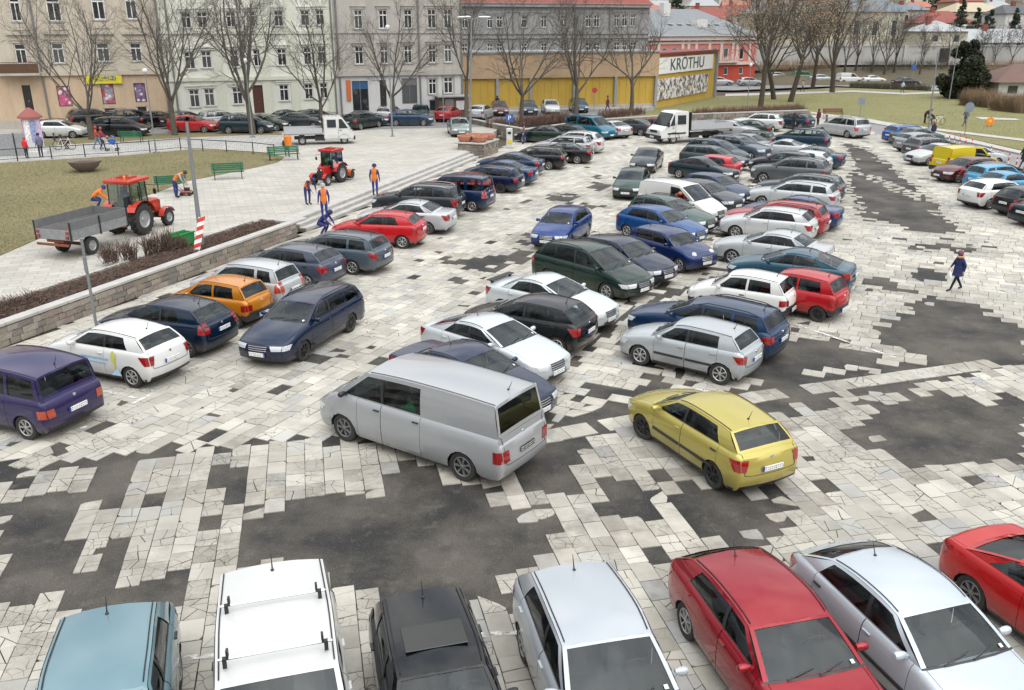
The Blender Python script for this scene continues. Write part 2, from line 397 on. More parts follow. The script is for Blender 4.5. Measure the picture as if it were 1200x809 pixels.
def area(P): return abs(sum(P[q].x*P[(q+1) % len(P)].y-P[(q+1) % len(P)].x*P[q].y for q in range(len(P))))/2
def chip(P, r, amt):
    """knock a corner off"""
    k = r.randrange(len(P)); A, B, C = P[k-1], P[k], P[(k+1) % len(P)]
    return P[:k]+[B.lerp(A, r.uniform(.1, amt)), B.lerp(C, r.uniform(.1, amt))]+P[k+1:]
pieces = []                                                      # (outline, tone)
def inside_any(X, Y, j):
    px, py = PX(X, Y); f = min(1, 20/Y)
    return any(inpoly(px+rsn.uniform(-j, j)*f, py+rsn.uniform(-j, j)*.7*f, P) for P in DARK)
for (X, Y, a, h, w) in slabs:
    px, py = PX(X, Y); fgz = fg_side(Vector((X, Y))) < 0 and w < .5
    c, s_ = math.cos(a), math.sin(a); g = .007
    P = [Vector((X+(x*(h/2-g)+rsn.uniform(-.006, .006))*c-(y*(w/2-g)+rsn.uniform(-.006, .006))*s_, Y+x*(h/2-g)*s_+y*(w/2-g)*c)) for x, y in ((-1, -1), (1, -1), (1, 1), (-1, 1))]
    drk = inside_any(X, Y, 9); broken = 0
    if drk:
        core = all(inside_any(X+dx, Y+dy, 2) for dx, dy in ((.45, 0), (-.45, 0), (0, .55), (0, -.55)))
        aisle = px > 975 and py < 280 and (int(X/1.1)*37+int(Y/1.9)*91) % 7 == 0
        if core and not aisle and rsn.random() > .006: continue
        if not core and rsn.random() > .16: continue
        broken = 1
    if any(inpoly(px, py, M) for M in MOTTLE) and rsn.random() < .36:
        if rsn.random() < .7: continue
        broken = 1
    if rsn.random() < .008: continue
    tn = tone0(rsn, fgz); dt = max([.75 if inside_any(X+dx, Y+dy, 2) else 0 for dx, dy in ((.7, 0), (-.7, 0), (0, .8), (0, -.8))]); dt = max(dt*rsn.uniform(.3, 1), .45*rsn.random() if any(inpoly(px, py, M) for M in MOTTLE) else .22*rsn.random()**2); tn = (tn[0], tn[1], tn[2], dt)
    if broken:                                                   # a shard left over in the asphalt
        Q = split(P, rsn, .0); Q = max(Q, key=area) if Q else P
        for _ in range(2): Q = chip(Q, rsn, .6)
        pieces.append((Q, tn)); continue
    pf = (.62 if fgz else .50) if Y < 32 else (.35 if Y < 48 else 0)
    if rsn.random() < pf:
        L = [P]; n = rsn.choice([1, 1, 2, 3, 4])
        for _ in range(n):
            L.sort(key=area, reverse=True); big = L.pop(0); L += split(big, rsn, rsn.choice([.006, .010, .018]))
        for Q in L:
            if area(Q) > .006 and rsn.random() > .02: pieces.append((chip(Q, rsn, .22) if rsn.random() < .3 else Q, tn))
    else: pieces.append((chip(P, rsn, .18) if rsn.random() < .22 and Y < 48 else P, tn))
def piece_geo(P, r, ox, oy):
    if sum(P[q].x*P[(q+1) % len(P)].y-P[(q+1) % len(P)].x*P[q].y for q in range(len(P))) < 0: P = P[::-1]
    zt = r.uniform(-.005, .005); tx, ty = r.uniform(-.012, .012), r.uniform(-.012, .012); n = len(P)
    vs = [(p.x-ox, p.y-oy, zt+(p.x-P[0].x)*tx+(p.y-P[0].y)*ty) for p in P]+[(p.x-ox, p.y-oy, -.05) for p in P]
    return vs, [tuple(range(n))]+[(n+q, n+(q+1) % n, (q+1) % n, q) for q in range(n)]
def psize(P):
    c = P[0]; px, py = PX(c.x, c.y)
    if not (-5 < px < 1205 and py < 812): return 0
    return area(P)/(c.x**2+c.y**2+85)**1.25
order = sorted(range(len(pieces)), key=lambda q: -psize(pieces[q][0])); nset = set(order[:300])
rv = random.Random(5); VV_, FF_, TT_ = [], [], []
for q, (P, tn) in enumerate(pieces):
    if q in nset:
        cx, cy = sum(p.x for p in P)/len(P), sum(p.y for p in P)/len(P); vs, fs = piece_geo(P, rv, cx, cy); me = bpy.data.meshes.new('paving_slab'); me.from_pydata(vs, [], fs); me.materials.append(M_SLAB)
        at = me.attributes.new('tone', 'FLOAT_COLOR', 'POINT'); at.data.foreach_set('color', list(tn)*len(vs)); o = bpy.data.objects.new('paving_slab', me); link(o, carpark); o.location = (cx, cy, 0)
    else:
        vs, fs = piece_geo(P, rv, 0, 0); b = len(VV_); VV_ += vs; FF_ += [tuple(b+k for k in f) for f in fs]; TT_ += list(tn)*len(vs)
me = bpy.data.meshes.new('paving_slabs'); me.from_pydata(VV_, [], FF_); me.materials.append(M_SLAB)
at = me.attributes.new('tone', 'FLOAT_COLOR', 'POINT'); at.data.foreach_set('color', TT_)
mobj('paving_slabs', me, carpark, kind='stuff')
# bay lines: worn white paint
def line_mat():
    t = NT('worn_white_paint'); p = t.pos(); n = t.noise(7, 5, p, .7); n2 = t.noise(1.2, 3, p)
    mx = t.mix(.5, n, n2); b = t.add('BsdfPrincipled'); b.inputs['Base Color'].default_value = (.68, .67, .64, 1); b.inputs['Roughness'].default_value = .8
    tr = t.add('BsdfTransparent'); ms = t.add('MixShader'); t.link(t.ramp(mx, [(.46, .05), (.56, .8)]), ms.inputs[0]); t.link(tr.outputs[0], ms.inputs[1]); t.link(b.outputs[0], ms.inputs[2])
    t.link(ms.outputs[0], t.out.inputs['Surface']); return t.m
M_LINE = line_mat()
def bay_line(a, b, w=.11):
    p, q = G(*a), G(*b); d = (q-p).normalized(); n_ = Vector((-d.y, d.x, 0))*w/2
    m = MB(); m.quad([(p-n_)+Vector((0, 0, .016)), (p+n_)+Vector((0, 0, .016)), (q+n_)+Vector((0, 0, .016)), (q-n_)+Vector((0, 0, .016))]); m.build('bay_line', M_LINE, carpark)
for a, b in [((80, 508), (103, 500)), ((105, 455), (160, 467)), ((155, 474), (178, 462)), ((285, 400), (262, 405)), ((930, 380), (1050, 420)), ((215, 772), (260, 768)), ((560, 745), (608, 742)), ((212, 438), (236, 427))]: bay_line(a, b)

# terrace, retaining wall, steps -------------------------------------
Tn = Wn
ED = ST0+Sn*1.05; EE = ST1+Sn*1.05
terr = poly('terrace', [q2(W0+Wn*.36, TZ), q2(W1+Wn*.36, TZ), q2(ED, TZ), q2(EE, TZ), q2(EE+Sd*2.0, TZ), G(585, 150, TZ), G(650, 141, TZ), G(735, 132, TZ), G(768, 124, TZ), (12, 150, TZ), (-130, 110, TZ), (-130, -5, TZ)], M_PAVE, TZ, skirt=.9)
wall = empty('retaining_wall', q2(W0, 0), R(70), 'low rough stone retaining wall with pale coping along the earth bed', 'wall')
LW = (W1-W0).length
MB().box((LW/2, .20, .30), (LW, .26, .62)).build('core', M_STONE, wall)
rw_ = random.Random(4)
stone_m = [simple('wall_stone_%d' % i, c, .9, var=.3, scale=5) for i, c in enumerate([(.20, .17, .14), (.25, .225, .19), (.155, .142, .125), (.215, .175, .15)])]
stone_mesh = []
for i in range(10):
    m = MB(); w_, h_ = .40, .19; v = []
    m.box((0, 0, 0), (1, .12, 1)); me = m.mesh('stone_block', [stone_m[0]])
    for vv in me.vertices: vv.co += Vector((rw_.uniform(-.05, .05), rw_.uniform(-.03, .0), rw_.uniform(-.06, .06)))
    stone_mesh.append(me)
x = 0
cnt = 0
while x < LW-.2:
    w_ = rw_.uniform(.28, .62)
    for row in range(3):
        hh = .205; o = bpy.data.objects.new('stone_block', stone_mesh[rw_.randrange(10)]); link(o, wall)
        o.location = (x+w_/2+(.14 if row % 2 else 0), .075, .105+row*hh); o.scale = (w_*.96, 1, hh*.93)
        o.material_slots[0].link = 'OBJECT'; o.material_slots[0].material = stone_m[rw_.randrange(4)]; cnt += 1
    x += w_
x = 0
while x < LW:
    w_ = 1.2; bx('coping_stone', (x+w_/2, .19, .69), (w_-.012, .42, .10), M_CONC, wall, bevel=.012); x += w_
MB().box((LW-.12, 1.0, .32), (.26, 1.6, .64)).build('return', M_STONE, wall); bx('coping_stone', (LW-.12, 1.15, .69), (.36, 1.5, .10), M_CONC, wall)
bed = [W0+Wn*.38, W1-Wd*.2+Wn*.38, W1-Wd*.2+Wn*2.0, W0+Wn*2.2]
bedo = poly('earth_bed', [q2(v, .62) for v in bed], M_EARTH, .62, skirt=.15)
MB().box((LW/2-.2, 2.2, .60), (LW-.4, .12, .16)).build('edging', M_CONC, wall)
steps = empty('terrace_steps', q2(ST0, 0), STA, 'three long shallow stone steps between the parked cars and the paved terrace', 'steps')
LS = (ST1-ST0).length
for k in range(3):
    x = 0
    while x < LS-.01:
        w_ = min(2.4, LS-x); bx('step_block', (x+w_/2, .175+.35*k+.2, (k+1)*TZ/3-.10+.002), (w_-.015, .40+.35, .20), M_CONC, steps, bevel=.015); x += 2.4
    MB().box((LS/2, .35*k+.3, (k+1)*TZ/6-.02), (LS, .5, (k+1)*TZ/3-.06)).build('step_core', M_STONE, steps)
# lawns
lawnL = [(-80, 300), (0, 299), (60, 273), (130, 244), (220, 212), (300, 196), (326, 190), (333, 184), (318, 179), (280, 177), (225, 175), (150, 182), (0, 191), (-80, 195)]
poly('lawn', [G(x, y, TZ+.03) for x, y in lawnL], M_GRASS, TZ+.03, skirt=.05)
poly('verge', [G(x, y, TZ+.03) for x, y in [(-60, 176), (0, 175), (95, 168), (215, 161), (290, 158), (330, 158), (330, 155), (200, 156), (80, 162), (-60, 169)]], M_GRASS, TZ+.03, skirt=.05)
poly('street', [G(x, y, TZ+.006) for x, y in [(-100, 168), (80, 161.5), (330, 154.5), (600, 148), (700, 137), (760, 128), (690, 127.5), (560, 132), (400, 140), (200, 149), (0, 157), (-100, 161)]], M_ROAD, TZ+.006)
poly('footpath', [G(x, y, TZ+.004) for x, y in [(-100, 194), (0, 190), (150, 181), (225, 174), (330, 172), (330, 159), (210, 163), (95, 170), (0, 177), (-100, 182)]], M_WALK, TZ+.004)
# right side: road, verge, lawn, far road
poly('road', [G(960, 139), G(1010, 141), G(1300, 205), G(1300, 260), (78, 40), (60, 30), G(1210, 226), G(1010, 151), G(960, 146)], M_ROAD, -.004)
kerbL = poly('pavement', [G(940, 136), G(1000, 137), G(1100, 156), G(1300, 202), G(1300, 205), G(1100, 160), G(1000, 141), G(940, 138)], M_CONC, .10, skirt=.2)
poly('park', [G(700, 140), G(940, 136), G(1000, 137), G(1100, 155), G(1400, 222), G(1500, 130), G(1200, 112), G(1100, 107), G(980, 103), G(860, 112), G(790, 116), G(740, 128)], M_GRASS2, .05, skirt=.1)
poly('park_path', [G(x, y, .09) for x, y in [(950, 131), (1000, 138), (1060, 146), (1200, 163), (1400, 190), (1400, 193), (1200, 165.5), (1060, 148.5), (1000, 140.5), (950, 133)]], M_CONC, .09)
poly('park_path', [G(x, y, .09) for x, y in [(850, 113), (900, 111.5), (1000, 108), (1060, 111), (1110, 109), (1110, 107.5), (1060, 109), (1000, 106), (900, 109), (850, 110)]], M_CONC, .09)
poly('park_path', [G(x, y, .09) for x, y in [(845, 130), (870, 126), (900, 131), (940, 136), (925, 136.5), (890, 134)]], M_CONC, .09)
poly('park_path', [G(x, y, .09) for x, y in [(1142, 137), (1190, 139), (1196, 141), (1150, 140)]], M_CONC, .09)
poly('avenue', [G(x, y, .02) for x, y in [(740, 104), (860, 106), (980, 101), (1200, 110), (1500, 128), (1500, 110), (1200, 97), (980, 93), (860, 94.5), (740, 97)]], M_ROAD, .02)
poly('forecourt', [G(x, y, .03) for x, y in [(700, 140), (768, 125), (835, 114), (860, 112), (845, 130), (760, 136)]], M_WALK, .03)
# ------------------------------------------------------------------ cars
M_GLASS = glass_mat()
M_BLACK = simple('black_trim', (.018, .018, .019), .45, var=.2)
M_TYRE = simple('tyre_rubber', (.022, .021, .02), .8, var=.3, scale=4)
M_SILVER = simple('wheel_silver', (.42, .42, .42), .35, .6, var=.12, scale=9)
M_SEAT = simple('car_interior', (.085, .083, .082), .85, var=.25, scale=.7)
M_DASH = simple('dashboard_plastic', (.022, .022, .023), .7, var=.15, scale=.7)
M_CHROME = simple('chrome', (.62, .63, .65), .14, 1.0, var=.05)
def _lamp(name, c, tint):
    if name in MATS: return MATS[name]
    t = NT(name); w = t.add('TexWave', i_Scale=16.0, i_Distortion=.4, bands_direction='Y'); t.link(t.obj(), w.inputs['Vector'])
    col = t.mix(t.ramp(w.outputs['Fac'], [(.2, 0), (.8, 1)]), c, tint)
    t.bsdf(col, .12, 0, **{'Coat_Weight': 1.0, 'Coat_Roughness': .03}); MATS[name] = t.m; return t.m
M_HEAD = _lamp('headlight_lens', (.62, .64, .66), (.34, .36, .38))
M_TAIL = _lamp('tail_light_lens', (.30, .008, .010), (.17, .005, .007))
M_TAILW = _lamp('tail_light_white', (.42, .10, .09), (.30, .03, .03))
M_AMBER = _lamp('tail_light_amber', (.40, .05, .012), (.26, .03, .01))
def plate_mat(dark=False):
    k = 'number_plate_dark' if dark else 'number_plate'
    if k in MATS: return MATS[k]
    t = NT(k); ob = t.obj(); sep = t.add('SeparateXYZ'); t.link(ob, sep.inputs[0])
    br = t.add('TexBrick', offset=0.0, i_Scale=1.0, i_Mortar_Size=.009, i_Brick_Width=.052, i_Row_Height=.3); 
    mp = t.add('Mapping'); mp.inputs['Rotation'].default_value = (0, 0, 0)
    cb = t.add('CombineXYZ'); t.link(sep.outputs[1], cb.inputs[0]); t.link(sep.outputs[2], cb.inputs[1]); t.link(cb.outputs[0], br.inputs['Vector'])
    n = t.noise(55, 1, cb.outputs[0])
    ink = t.add('Math', operation='MULTIPLY'); t.link(t.ramp(n, [(.46, 0), (.5, 1)]), ink.inputs[0])
    inv = t.ramp(br.outputs['Fac'], [(0, 1), (1, 0)]); t.link(inv, ink.inputs[1])
    za = t.add('Math', operation='ABSOLUTE'); t.link(sep.outputs[2], za.inputs[0])
    zb = t.add('Math', operation='LESS_THAN'); t.link(za.outputs[0], zb.inputs[0]); zb.inputs[1].default_value = .036
    i2 = t.add('Math', operation='MULTIPLY'); t.link(ink.outputs[0], i2.inputs[0]); t.link(zb.outputs[0], i2.inputs[1])
    base, inkc = ((.02, .02, .022), (.7, .7, .7)) if dark else ((.72, .73, .72), (.03, .03, .04))
    col = t.mix(i2.outputs[0], base, inkc)
    if not dark:
        eu = t.add('Math', operation='GREATER_THAN'); t.link(sep.outputs[1], eu.inputs[0]); eu.inputs[1].default_value = .215
        col = t.mix(eu.outputs[0], col, (.02, .05, .3))
    t.bsdf(col, .4); MATS[k] = t.m; return t.m
M_PLATE = plate_mat()

def lerp(a, b, t): return a+(b-a)*t
def interp(x, xs, ys):
    if x <= xs[0]: return ys[0]
    for i in range(1, len(xs)):
        if x <= xs[i]: return lerp(ys[i-1], ys[i], (x-xs[i-1])/(xs[i]-xs[i-1]))
    return ys[-1]
BASE = dict(L=4.1, W=1.72, H=1.46, wb=2.56, fo=.80, rw=.31, zb=.20, zh=.74, sh=.16, sc=1.08, zc=.98, swt=1.80, srr=3.55, zrr=1.38,
            spk=2.35, sr=3.96, zr=1.02, st=4.0, zt=.97, tum=.21, B=2.20, Cc=3.42, Cr=3.18, doors=4, bowf=.14, bowr=.08, quarter=None,
            bump=None, rails=False, tail='corner', side='win', bstrip=False, wiper=True, rim=7, grille=.42, head=(.56, .70, .52), zn=.50, rc=.55, rcr=.35)
def T(**k): d = dict(BASE); d.update(k); return d
TYPES = {
 'hatch5': T(),
 'hatch3': T(L=4.0, doors=2, B=2.42, Cc=3.25, Cr=3.05, wb=2.52),
 'supermini': T(L=3.85, W=1.67, H=1.46, wb=2.48, fo=.74, sc=.98, swt=1.68, srr=3.36, sr=3.72, st=3.76, B=2.08, Cc=3.05, Cr=2.9, spk=2.2),
 'oldhatch': T(L=3.75, W=1.63, H=1.42, wb=2.41, fo=.72, sc=1.02, swt=1.62, srr=3.32, zrr=1.36, sr=3.62, zr=.98, st=3.66, zt=.93, B=2.05, Cc=3.0, Cr=2.98, spk=2.1, rc=.4, zc=.94),
 'wagon': T(L=4.6, W=1.74, H=1.47, wb=2.68, fo=.90, sc=1.28, swt=2.02, srr=4.22, zrr=1.40, sr=4.47, zr=1.0, st=4.5, zt=.95, B=2.42, Cc=3.35, Cr=3.35, quarter=(3.45, 3.45, 4.2, 4.05), rails=True, spk=2.7),
 'sedan': T(L=4.5, W=1.74, H=1.43, wb=2.66, fo=.88, sc=1.26, swt=2.05, srr=3.12, zrr=1.37, sr=3.80, zr=1.0, st=4.36, zt=.99, B=2.40, Cc=3.42, Cr=3.10, spk=2.5, rcr=.45),
 'fastback': T(L=4.35, W=1.72, H=1.42, wb=2.62, fo=.86, sc=1.2, swt=1.98, srr=2.95, zrr=1.36, sr=3.95, zr=1.0, st=4.15, zt=.98, B=2.34, Cc=3.38, Cr=3.0, spk=2.4, rcr=.45),
 'coupe': T(L=4.2, W=1.7, H=1.38, wb=2.55, fo=.86, doors=2, sc=1.24, swt=1.98, srr=2.75, zrr=1.32, sr=3.72, zr=.98, st=4.02, zt=.96, B=2.46, Cc=3.25, Cr=2.85, spk=2.35, rcr=.45),
 'mpv': T(L=4.6, W=1.78, H=1.64, wb=2.75, fo=.90, sc=.98, zc=1.02, swt=1.95, srr=4.05, zrr=1.52, sr=4.42, zr=1.08, st=4.46, zt=1.0, B=2.38, Cc=3.32, Cr=3.32, quarter=(3.42, 3.42, 4.12, 3.88), rails=True, spk=2.8, rw=.32),
 'voyager': T(L=4.8, W=1.95, H=1.74, wb=2.88, fo=.95, sc=1.1, zc=1.08, swt=2.1, srr=4.45, zrr=1.66, sr=4.68, zr=1.12, st=4.71, zt=1.05, B=2.55, Cc=3.5, Cr=3.5, quarter=(3.6, 3.6, 4.45, 4.3), rails=True, spk=3.0, rw=.34, tum=.2),
 'multipla': T(L=4.0, W=1.88, H=1.67, wb=2.67, fo=.66, sc=.82, zc=1.05, swt=1.45, srr=3.75, zrr=1.58, sr=3.86, zr=1.02, st=3.88, zt=.97, B=1.95, Cc=2.82, Cr=2.85, quarter=(2.92, 2.95, 3.72, 3.66), spk=2.4, tum=.16, bowr=.05, tail='low'),
 'city': T(L=3.34, W=1.52, H=1.44, wb=2.2, fo=.62, rw=.275, sc=.82, zc=.93, swt=1.36, srr=2.98, zrr=1.37, sr=3.24, zr=.95, st=3.27, zt=.90, doors=2, B=1.98, Cc=2.82, Cr=2.75, spk=1.9, bump='dark', tum=.18, tail='low', rc=.38, rcr=.25, zh=.70, head=(.54, .68, .55)),
 'suv': T(L=4.55, W=1.84, H=1.66, wb=2.8, fo=.84, rw=.35, zb=.30, zh=.92, sc=1.28, zc=1.12, swt=2.0, srr=4.15, zrr=1.58, sr=4.42, zr=1.15, st=4.46, zt=1.08, B=2.38, Cc=3.3, Cr=3.3, quarter=(3.4, 3.4, 4.02, 3.8), rails=True, spk=2.8, head=(.72, .88, .55), zn=.62),
 'tallhatch': T(L=3.77, W=1.62, H=1.58, wb=2.36, fo=.72, rw=.31, zb=.24, zh=.82, sc=.9, zc=1.03, swt=1.52, srr=3.45, zrr=1.5, sr=3.66, zr=1.06, st=3.69, zt=1.0, B=1.98, Cc=2.75, Cr=2.75, quarter=(2.86, 2.86, 3.42, 3.3), spk=2.2, rc=.35),
 'mini': T(L=3.64, W=1.69, H=1.41, wb=2.47, fo=.62, sc=.98, zc=.96, swt=1.50, srr=3.25, zrr=1.36, sr=3.50, zr=.98, st=3.54, zt=.92, doors=2, B=2.1, Cc=3.1, Cr=3.08, spk=2.0, tum=.16, rc=.4, head='round', bowf=.12),
 'boxvan': T(L=4.38, W=1.83, H=1.84, wb=2.81, fo=.84, rw=.32, sc=.95, zc=1.1, swt=1.78, srr=4.22, zrr=1.78, sr=4.32, zr=1.12, st=4.34, zt=1.0, B=2.22, Cc=3.2, Cr=3.2, side='panel', spk=2.9, tum=.12, bump='dark', bowr=.03, tail='tall', rcr=.12),
 'caddy': T(L=4.3, W=1.8, H=1.82, wb=2.7, fo=.84, rw=.32, sc=.95, zc=1.08, swt=1.75, srr=4.14, zrr=1.75, sr=4.24, zr=1.12, st=4.26, zt=1.0, B=2.2, Cc=3.15, Cr=3.15, quarter=(3.28, 3.28, 4.05, 4.0), spk=2.8, tum=.14, bowr=.03, tail='tall', rcr=.15),
 'bigvan': T(L=5.29, W=1.9, H=1.95, wb=3.4, fo=.88, rw=.34, sc=.68, zc=1.18, zh=.86, swt=1.62, srr=5.08, zrr=1.90, sr=5.22, zr=1.18, st=5.24, zt=1.05, B=2.02, Cc=3.2, Cr=3.2, side='t5', spk=3.2, tum=.15, bowr=.03, tail='mid', rcr=.15, zn=.55, head=(.66, .82, .6), zb=.24),
 't4': T(L=4.8, W=1.84, H=1.92, wb=2.92, fo=.95, rw=.32, sc=.85, zc=1.16, zh=.86, swt=1.62, srr=4.62, zrr=1.87, sr=4.72, zr=1.14, st=4.74, zt=1.05, B=2.05, Cc=3.2, Cr=3.2, quarter=(3.32, 3.32, 4.5, 4.45), spk=3.0, tum=.15, bowr=.03, tail='mid', rcr=.15, zn=.55, head=(.64, .76, .58)),
}
def norm(p):
    if p['st'] > p['L']-.07:
        d = p['st']-(p['L']-.09); p['st'] -= d; p['sr'] -= d; p['srr'] -= d; p['Cc'] -= d; p['Cr'] -= d
    return p
CARMESH = {}
def build_car_meshes(tp, lod, over=None):
    p = dict(TYPES[tp])
    if over: p.update(over)
    norm(p)
    key = (tp, lod, tuple(sorted((k, str(v)) for k, v in (over or {}).items())))
    if key in CARMESH: return CARMESH[key], p
    L, W, H, wb, fo, zb = p['L'], p['W'], p['H'], p['wb'], p['fo'], p['zb']
    sm = fo+wb/2; hw = W/2; RA = p['rw']+.05; zw = p['rw']
    sc, zc, sr, zr, sh, zh, st, zt, zn = p['sc'], p['zc'], p['sr'], p['zr'], p['sh'], p['zh'], p['st'], p['zt'], p['zn']
    znl = zn-.06; zrl = .50; zrn = .56; sl = .22; P_ = 2.6
    def zhi(s):
        if s < sh: return zn+(zh-zn)*max(0, 1-(1-s/sh)**P_)**(1/P_)
        if s < sc:
            t = (s-sh)/(sc-sh); return lerp(zh, zc, t)+.035*math.sin(math.pi*t)*(1-.35*t)
        if s < sr: return lerp(zc, zr, (s-sc)/(sr-sc))
        if s < st: return lerp(zr, zt, (s-sr)/(st-sr))
        q = (L-s)/(L-st); return zrn+(zt-zrn)*max(0, 1-(1-q)**P_)**(1/P_)
    def zlo0(s):
        if s < sl: return znl-(znl-zb)*max(0, 1-(1-s/sl)**P_)**(1/P_)
        if s > L-sl: return zrl-(zrl-zb-.02)*max(0, 1-(1-(L-s)/sl)**P_)**(1/P_)
        return zb
    arches = (fo, fo+wb)
    def zlo(s):
        z = zlo0(s)
        for a in arches:
            d = abs(s-a)
            if d <= RA+1e-6: z = max(z, zw*.9+math.sqrt(max(0, RA*RA-d*d)))
        return z
    rc, rcr = p['rc'], p['rcr']
    def hwid(s):
        w = hw
        if s < rc: w -= .17*(1-math.sqrt(max(0, 1-((rc-s)/rc)**2)))+.02*(rc-s)/rc
        if s > L-rcr: w -= .13*(1-math.sqrt(max(0, 1-((s-L+rcr)/rcr)**2)))
        if s > L*.6: w -= .02*(s-L*.6)/(L*.4)
        return w
    def inset(h): return interp(h, [0, .1, .28, .5, .72, .86, .95, 1.0], [.06, .028, .006, 0, .008, .022, .045, .085])
    def yside(s, z):
        h = (z-zb)/max(.05, (zhi(min(max(s, sh), st))-zb)); return hwid(s)-inset(min(max(h, 0), 1))
    def yedge(s): return yside(s, zhi(s))
    def bow(s, t):
        e = 1-t*t
        if s < sc: return p['bowf']*e*(1-.35*s/sc)
        if s > sr-.01: return -p['bowr']*e*(.55+.45*(s-sr)/max(.01, L-sr))
        return 0
    def crown(s):
        if s <= sc: return .05*min(1, s/.25)
        return .035*min(1, max(0, (L-s)/.15))
    def strip(s, t, z=None, off=0):
        zz = zhi(s) if z is None else z
        cr = crown(s) if z is None else 0
        return Vector((sm-s+bow(s, t), t*yedge(s), zz+cr*(1-t*t)))
    n = 1 if lod == 0 else 0
    # stations
    S = set([0, .015, .05, .1, sh, sh+.03, .3, .45, sc, sr, st, L, L-.015, L-.05, L-.1, L-.2, L-.3])
    if sr < st-.2: S |= {lerp(sr, st, .5)}
    nA = 8 if n else 5
    for a in arches:
        for k in range(nA+1): S.add(a+RA*math.cos(math.pi*k/nA))
        S.add(a+RA+.004); S.add(a-RA-.004)
    dF0 = fo+RA+.07; dB = p['B']+.04; dC = p['Cc']+.02 if p['doors'] == 4 else None
    if dC: dC = min(dC, L-.35)
    for d in (dF0, dB, dC):
        if d: S.add(d)
    x = 0
    while x < L: S.add(x); x += .28
    S = sorted(v for v in S if 0 <= v <= L)
    keep = [S[0]]
    imp = {0, L, sc, sr, st, sh, dF0, dB, dC}
    for v in S[1:]:
        if v-keep[-1] < .012:
            if v in imp: keep[-1] = v
            continue
        keep.append(v)
    S = keep
    VR = [0, .1, .3, .5, .7, .85, .94, 1] if n else [0, .2, .5, .8, .94, 1]
    TT = [-1, -.93, -.6, -.3, 0, .3, .6, .93, 1] if n else [-1, -.93, -.45, 0, .45, .93, 1]
    V = []; Fc = []; FM = []
    parts = {}
    def addf(pts, mi=0, tgt=None):
        if tgt is None: v, f, m = V, Fc, FM
        else: v, f, m = parts.setdefault(tgt, ([], [], []))
        b = len(v); v += [tuple(q) for q in pts]; f.append(tuple(range(b, b+len(pts)))); m.append(mi)
    bz = .47 if p['bump'] == 'dark' else 0
    def dark(s, z): return 1 if (z < .27 or (bz and z < bz and (s < .62 or s > L-.5))) else 0
    # side panels
    for sg in (1, -1):
        for i in range(len(S)-1):
            s0, s1 = S[i], S[i+1]; a0, a1, b0, b1 = zlo(s0), zlo(s1), zhi(s0), zhi(s1)
            mid = (s0+s1)/2; tgt = None
            if dF0-1e-4 <= mid <= dB: tgt = ('door', sg, 0, dF0, dB)
            elif dC and dB <= mid <= dC: tgt = ('door', sg, 1, dB, dC)
            for j in range(len(VR)-1):
                v0, v1 = VR[j], VR[j+1]
                pts = []
                for (s, a, b, v) in ((s0, a0, b0, v0), (s1, a1, b1, v0), (s1, a1, b1, v1), (s0, a0, b0, v1)):
                    z = lerp(a, b, v); ss = s
                    if tgt: ss = min(max(s, tgt[3]+.008), tgt[4]-.008)
                    pts.append(Vector((sm-ss, sg*yside(s, z), z)))
                mi = dark(mid, (pts[0].z+pts[2].z)/2)
                t2 = tgt if (tgt and j > 0) else None
                if sg < 0: pts.reverse()
                addf(pts, mi, t2)
    # arch lips: short return flange inside each wheel opening
    for sg in (1, -1):
        for a in arches:
            for k in range(nA):
                q = []
                for kk in (k, k+1):
                    s = a+RA*math.cos(math.pi*kk/nA); z = zw*.9+RA*math.sin(math.pi*kk/nA)
                    q.append(Vector((sm-s, sg*yside(s, z), z)))
                addf([q[0], q[1], q[1]-Vector((0, sg*.09, 0)), q[0]-Vector((0, sg*.09, 0))], 1)
    # hood / nose / tail strips
    for i in range(len(S)-1):
        s0, s1 = S[i], S[i+1]; mid = (s0+s1)/2
        if sc-1e-6 < mid < sr: continue
        for k in range(len(TT)-1):
            t0, t1 = TT[k], TT[k+1]; tgt = None
            a, b = s0, s1
            if sh+.02 < mid < sc and abs(t0+t1)/2 < .93: tgt = 'hood'
            if mid > sr and L-mid > .012 and abs(t0+t1)/2 < .93 and sr < st-.2 and mid < st: tgt = 'boot_lid'
            pts = [strip(a, t0), strip(b, t0), strip(b, t1), strip(a, t1)]
            if tgt:
                for q, tq in zip(pts, (t0, t0, t1, t1)):
                    if abs(abs(tq)-.93) < .01: q.y -= math.copysign(.009, tq)
            addf(pts, dark(mid, zhi(mid)) if zhi(mid) < .6 else 0, tgt)
    for (sE, zA, zB, sg) in ((0, znl, zn, 1), (L, zrl, zrn, -1)):
        for k in range(len(TT)-1):
            f = lambda t, z: Vector((sm-sE+(p['bowf'] if sg > 0 else -p['bowr'])*(1-t*t), t*yside(sE, z), z))
            addf([f(TT[k], zA), f(TT[k+1], zA), f(TT[k+1], zB), f(TT[k], zB)], 1 if bz else 0)
    low = [s for s in S if s <= sl+.1], [s for s in S if s >= L-sl-.1]
    for idx, lst in enumerate(low):
        for i in range(len(lst)-1):
            for k in range(len(TT)-1):
                f = lambda s, t: Vector((sm-s+(p['bowf']*(1-t*t)*max(0, 1-s/.4) if idx == 0 else -p['bowr']*(1-t*t)), t*(yside(s, zlo0(s))), zlo0(s)))
                zz = zlo0((lst[i]+lst[i+1])/2)
                addf([f(lst[i], TT[k]), f(lst[i], TT[k+1]), f(lst[i+1], TT[k+1]), f(lst[i+1], TT[k])], 1 if (zz < .34 or bz) else 0)
    # side lip joining the lowered fascia and the side (bottom edge)
    # greenhouse
    swt, srr, zrr, spk = p['swt'], p['srr'], p['zrr'], p['spk']; RC = .055
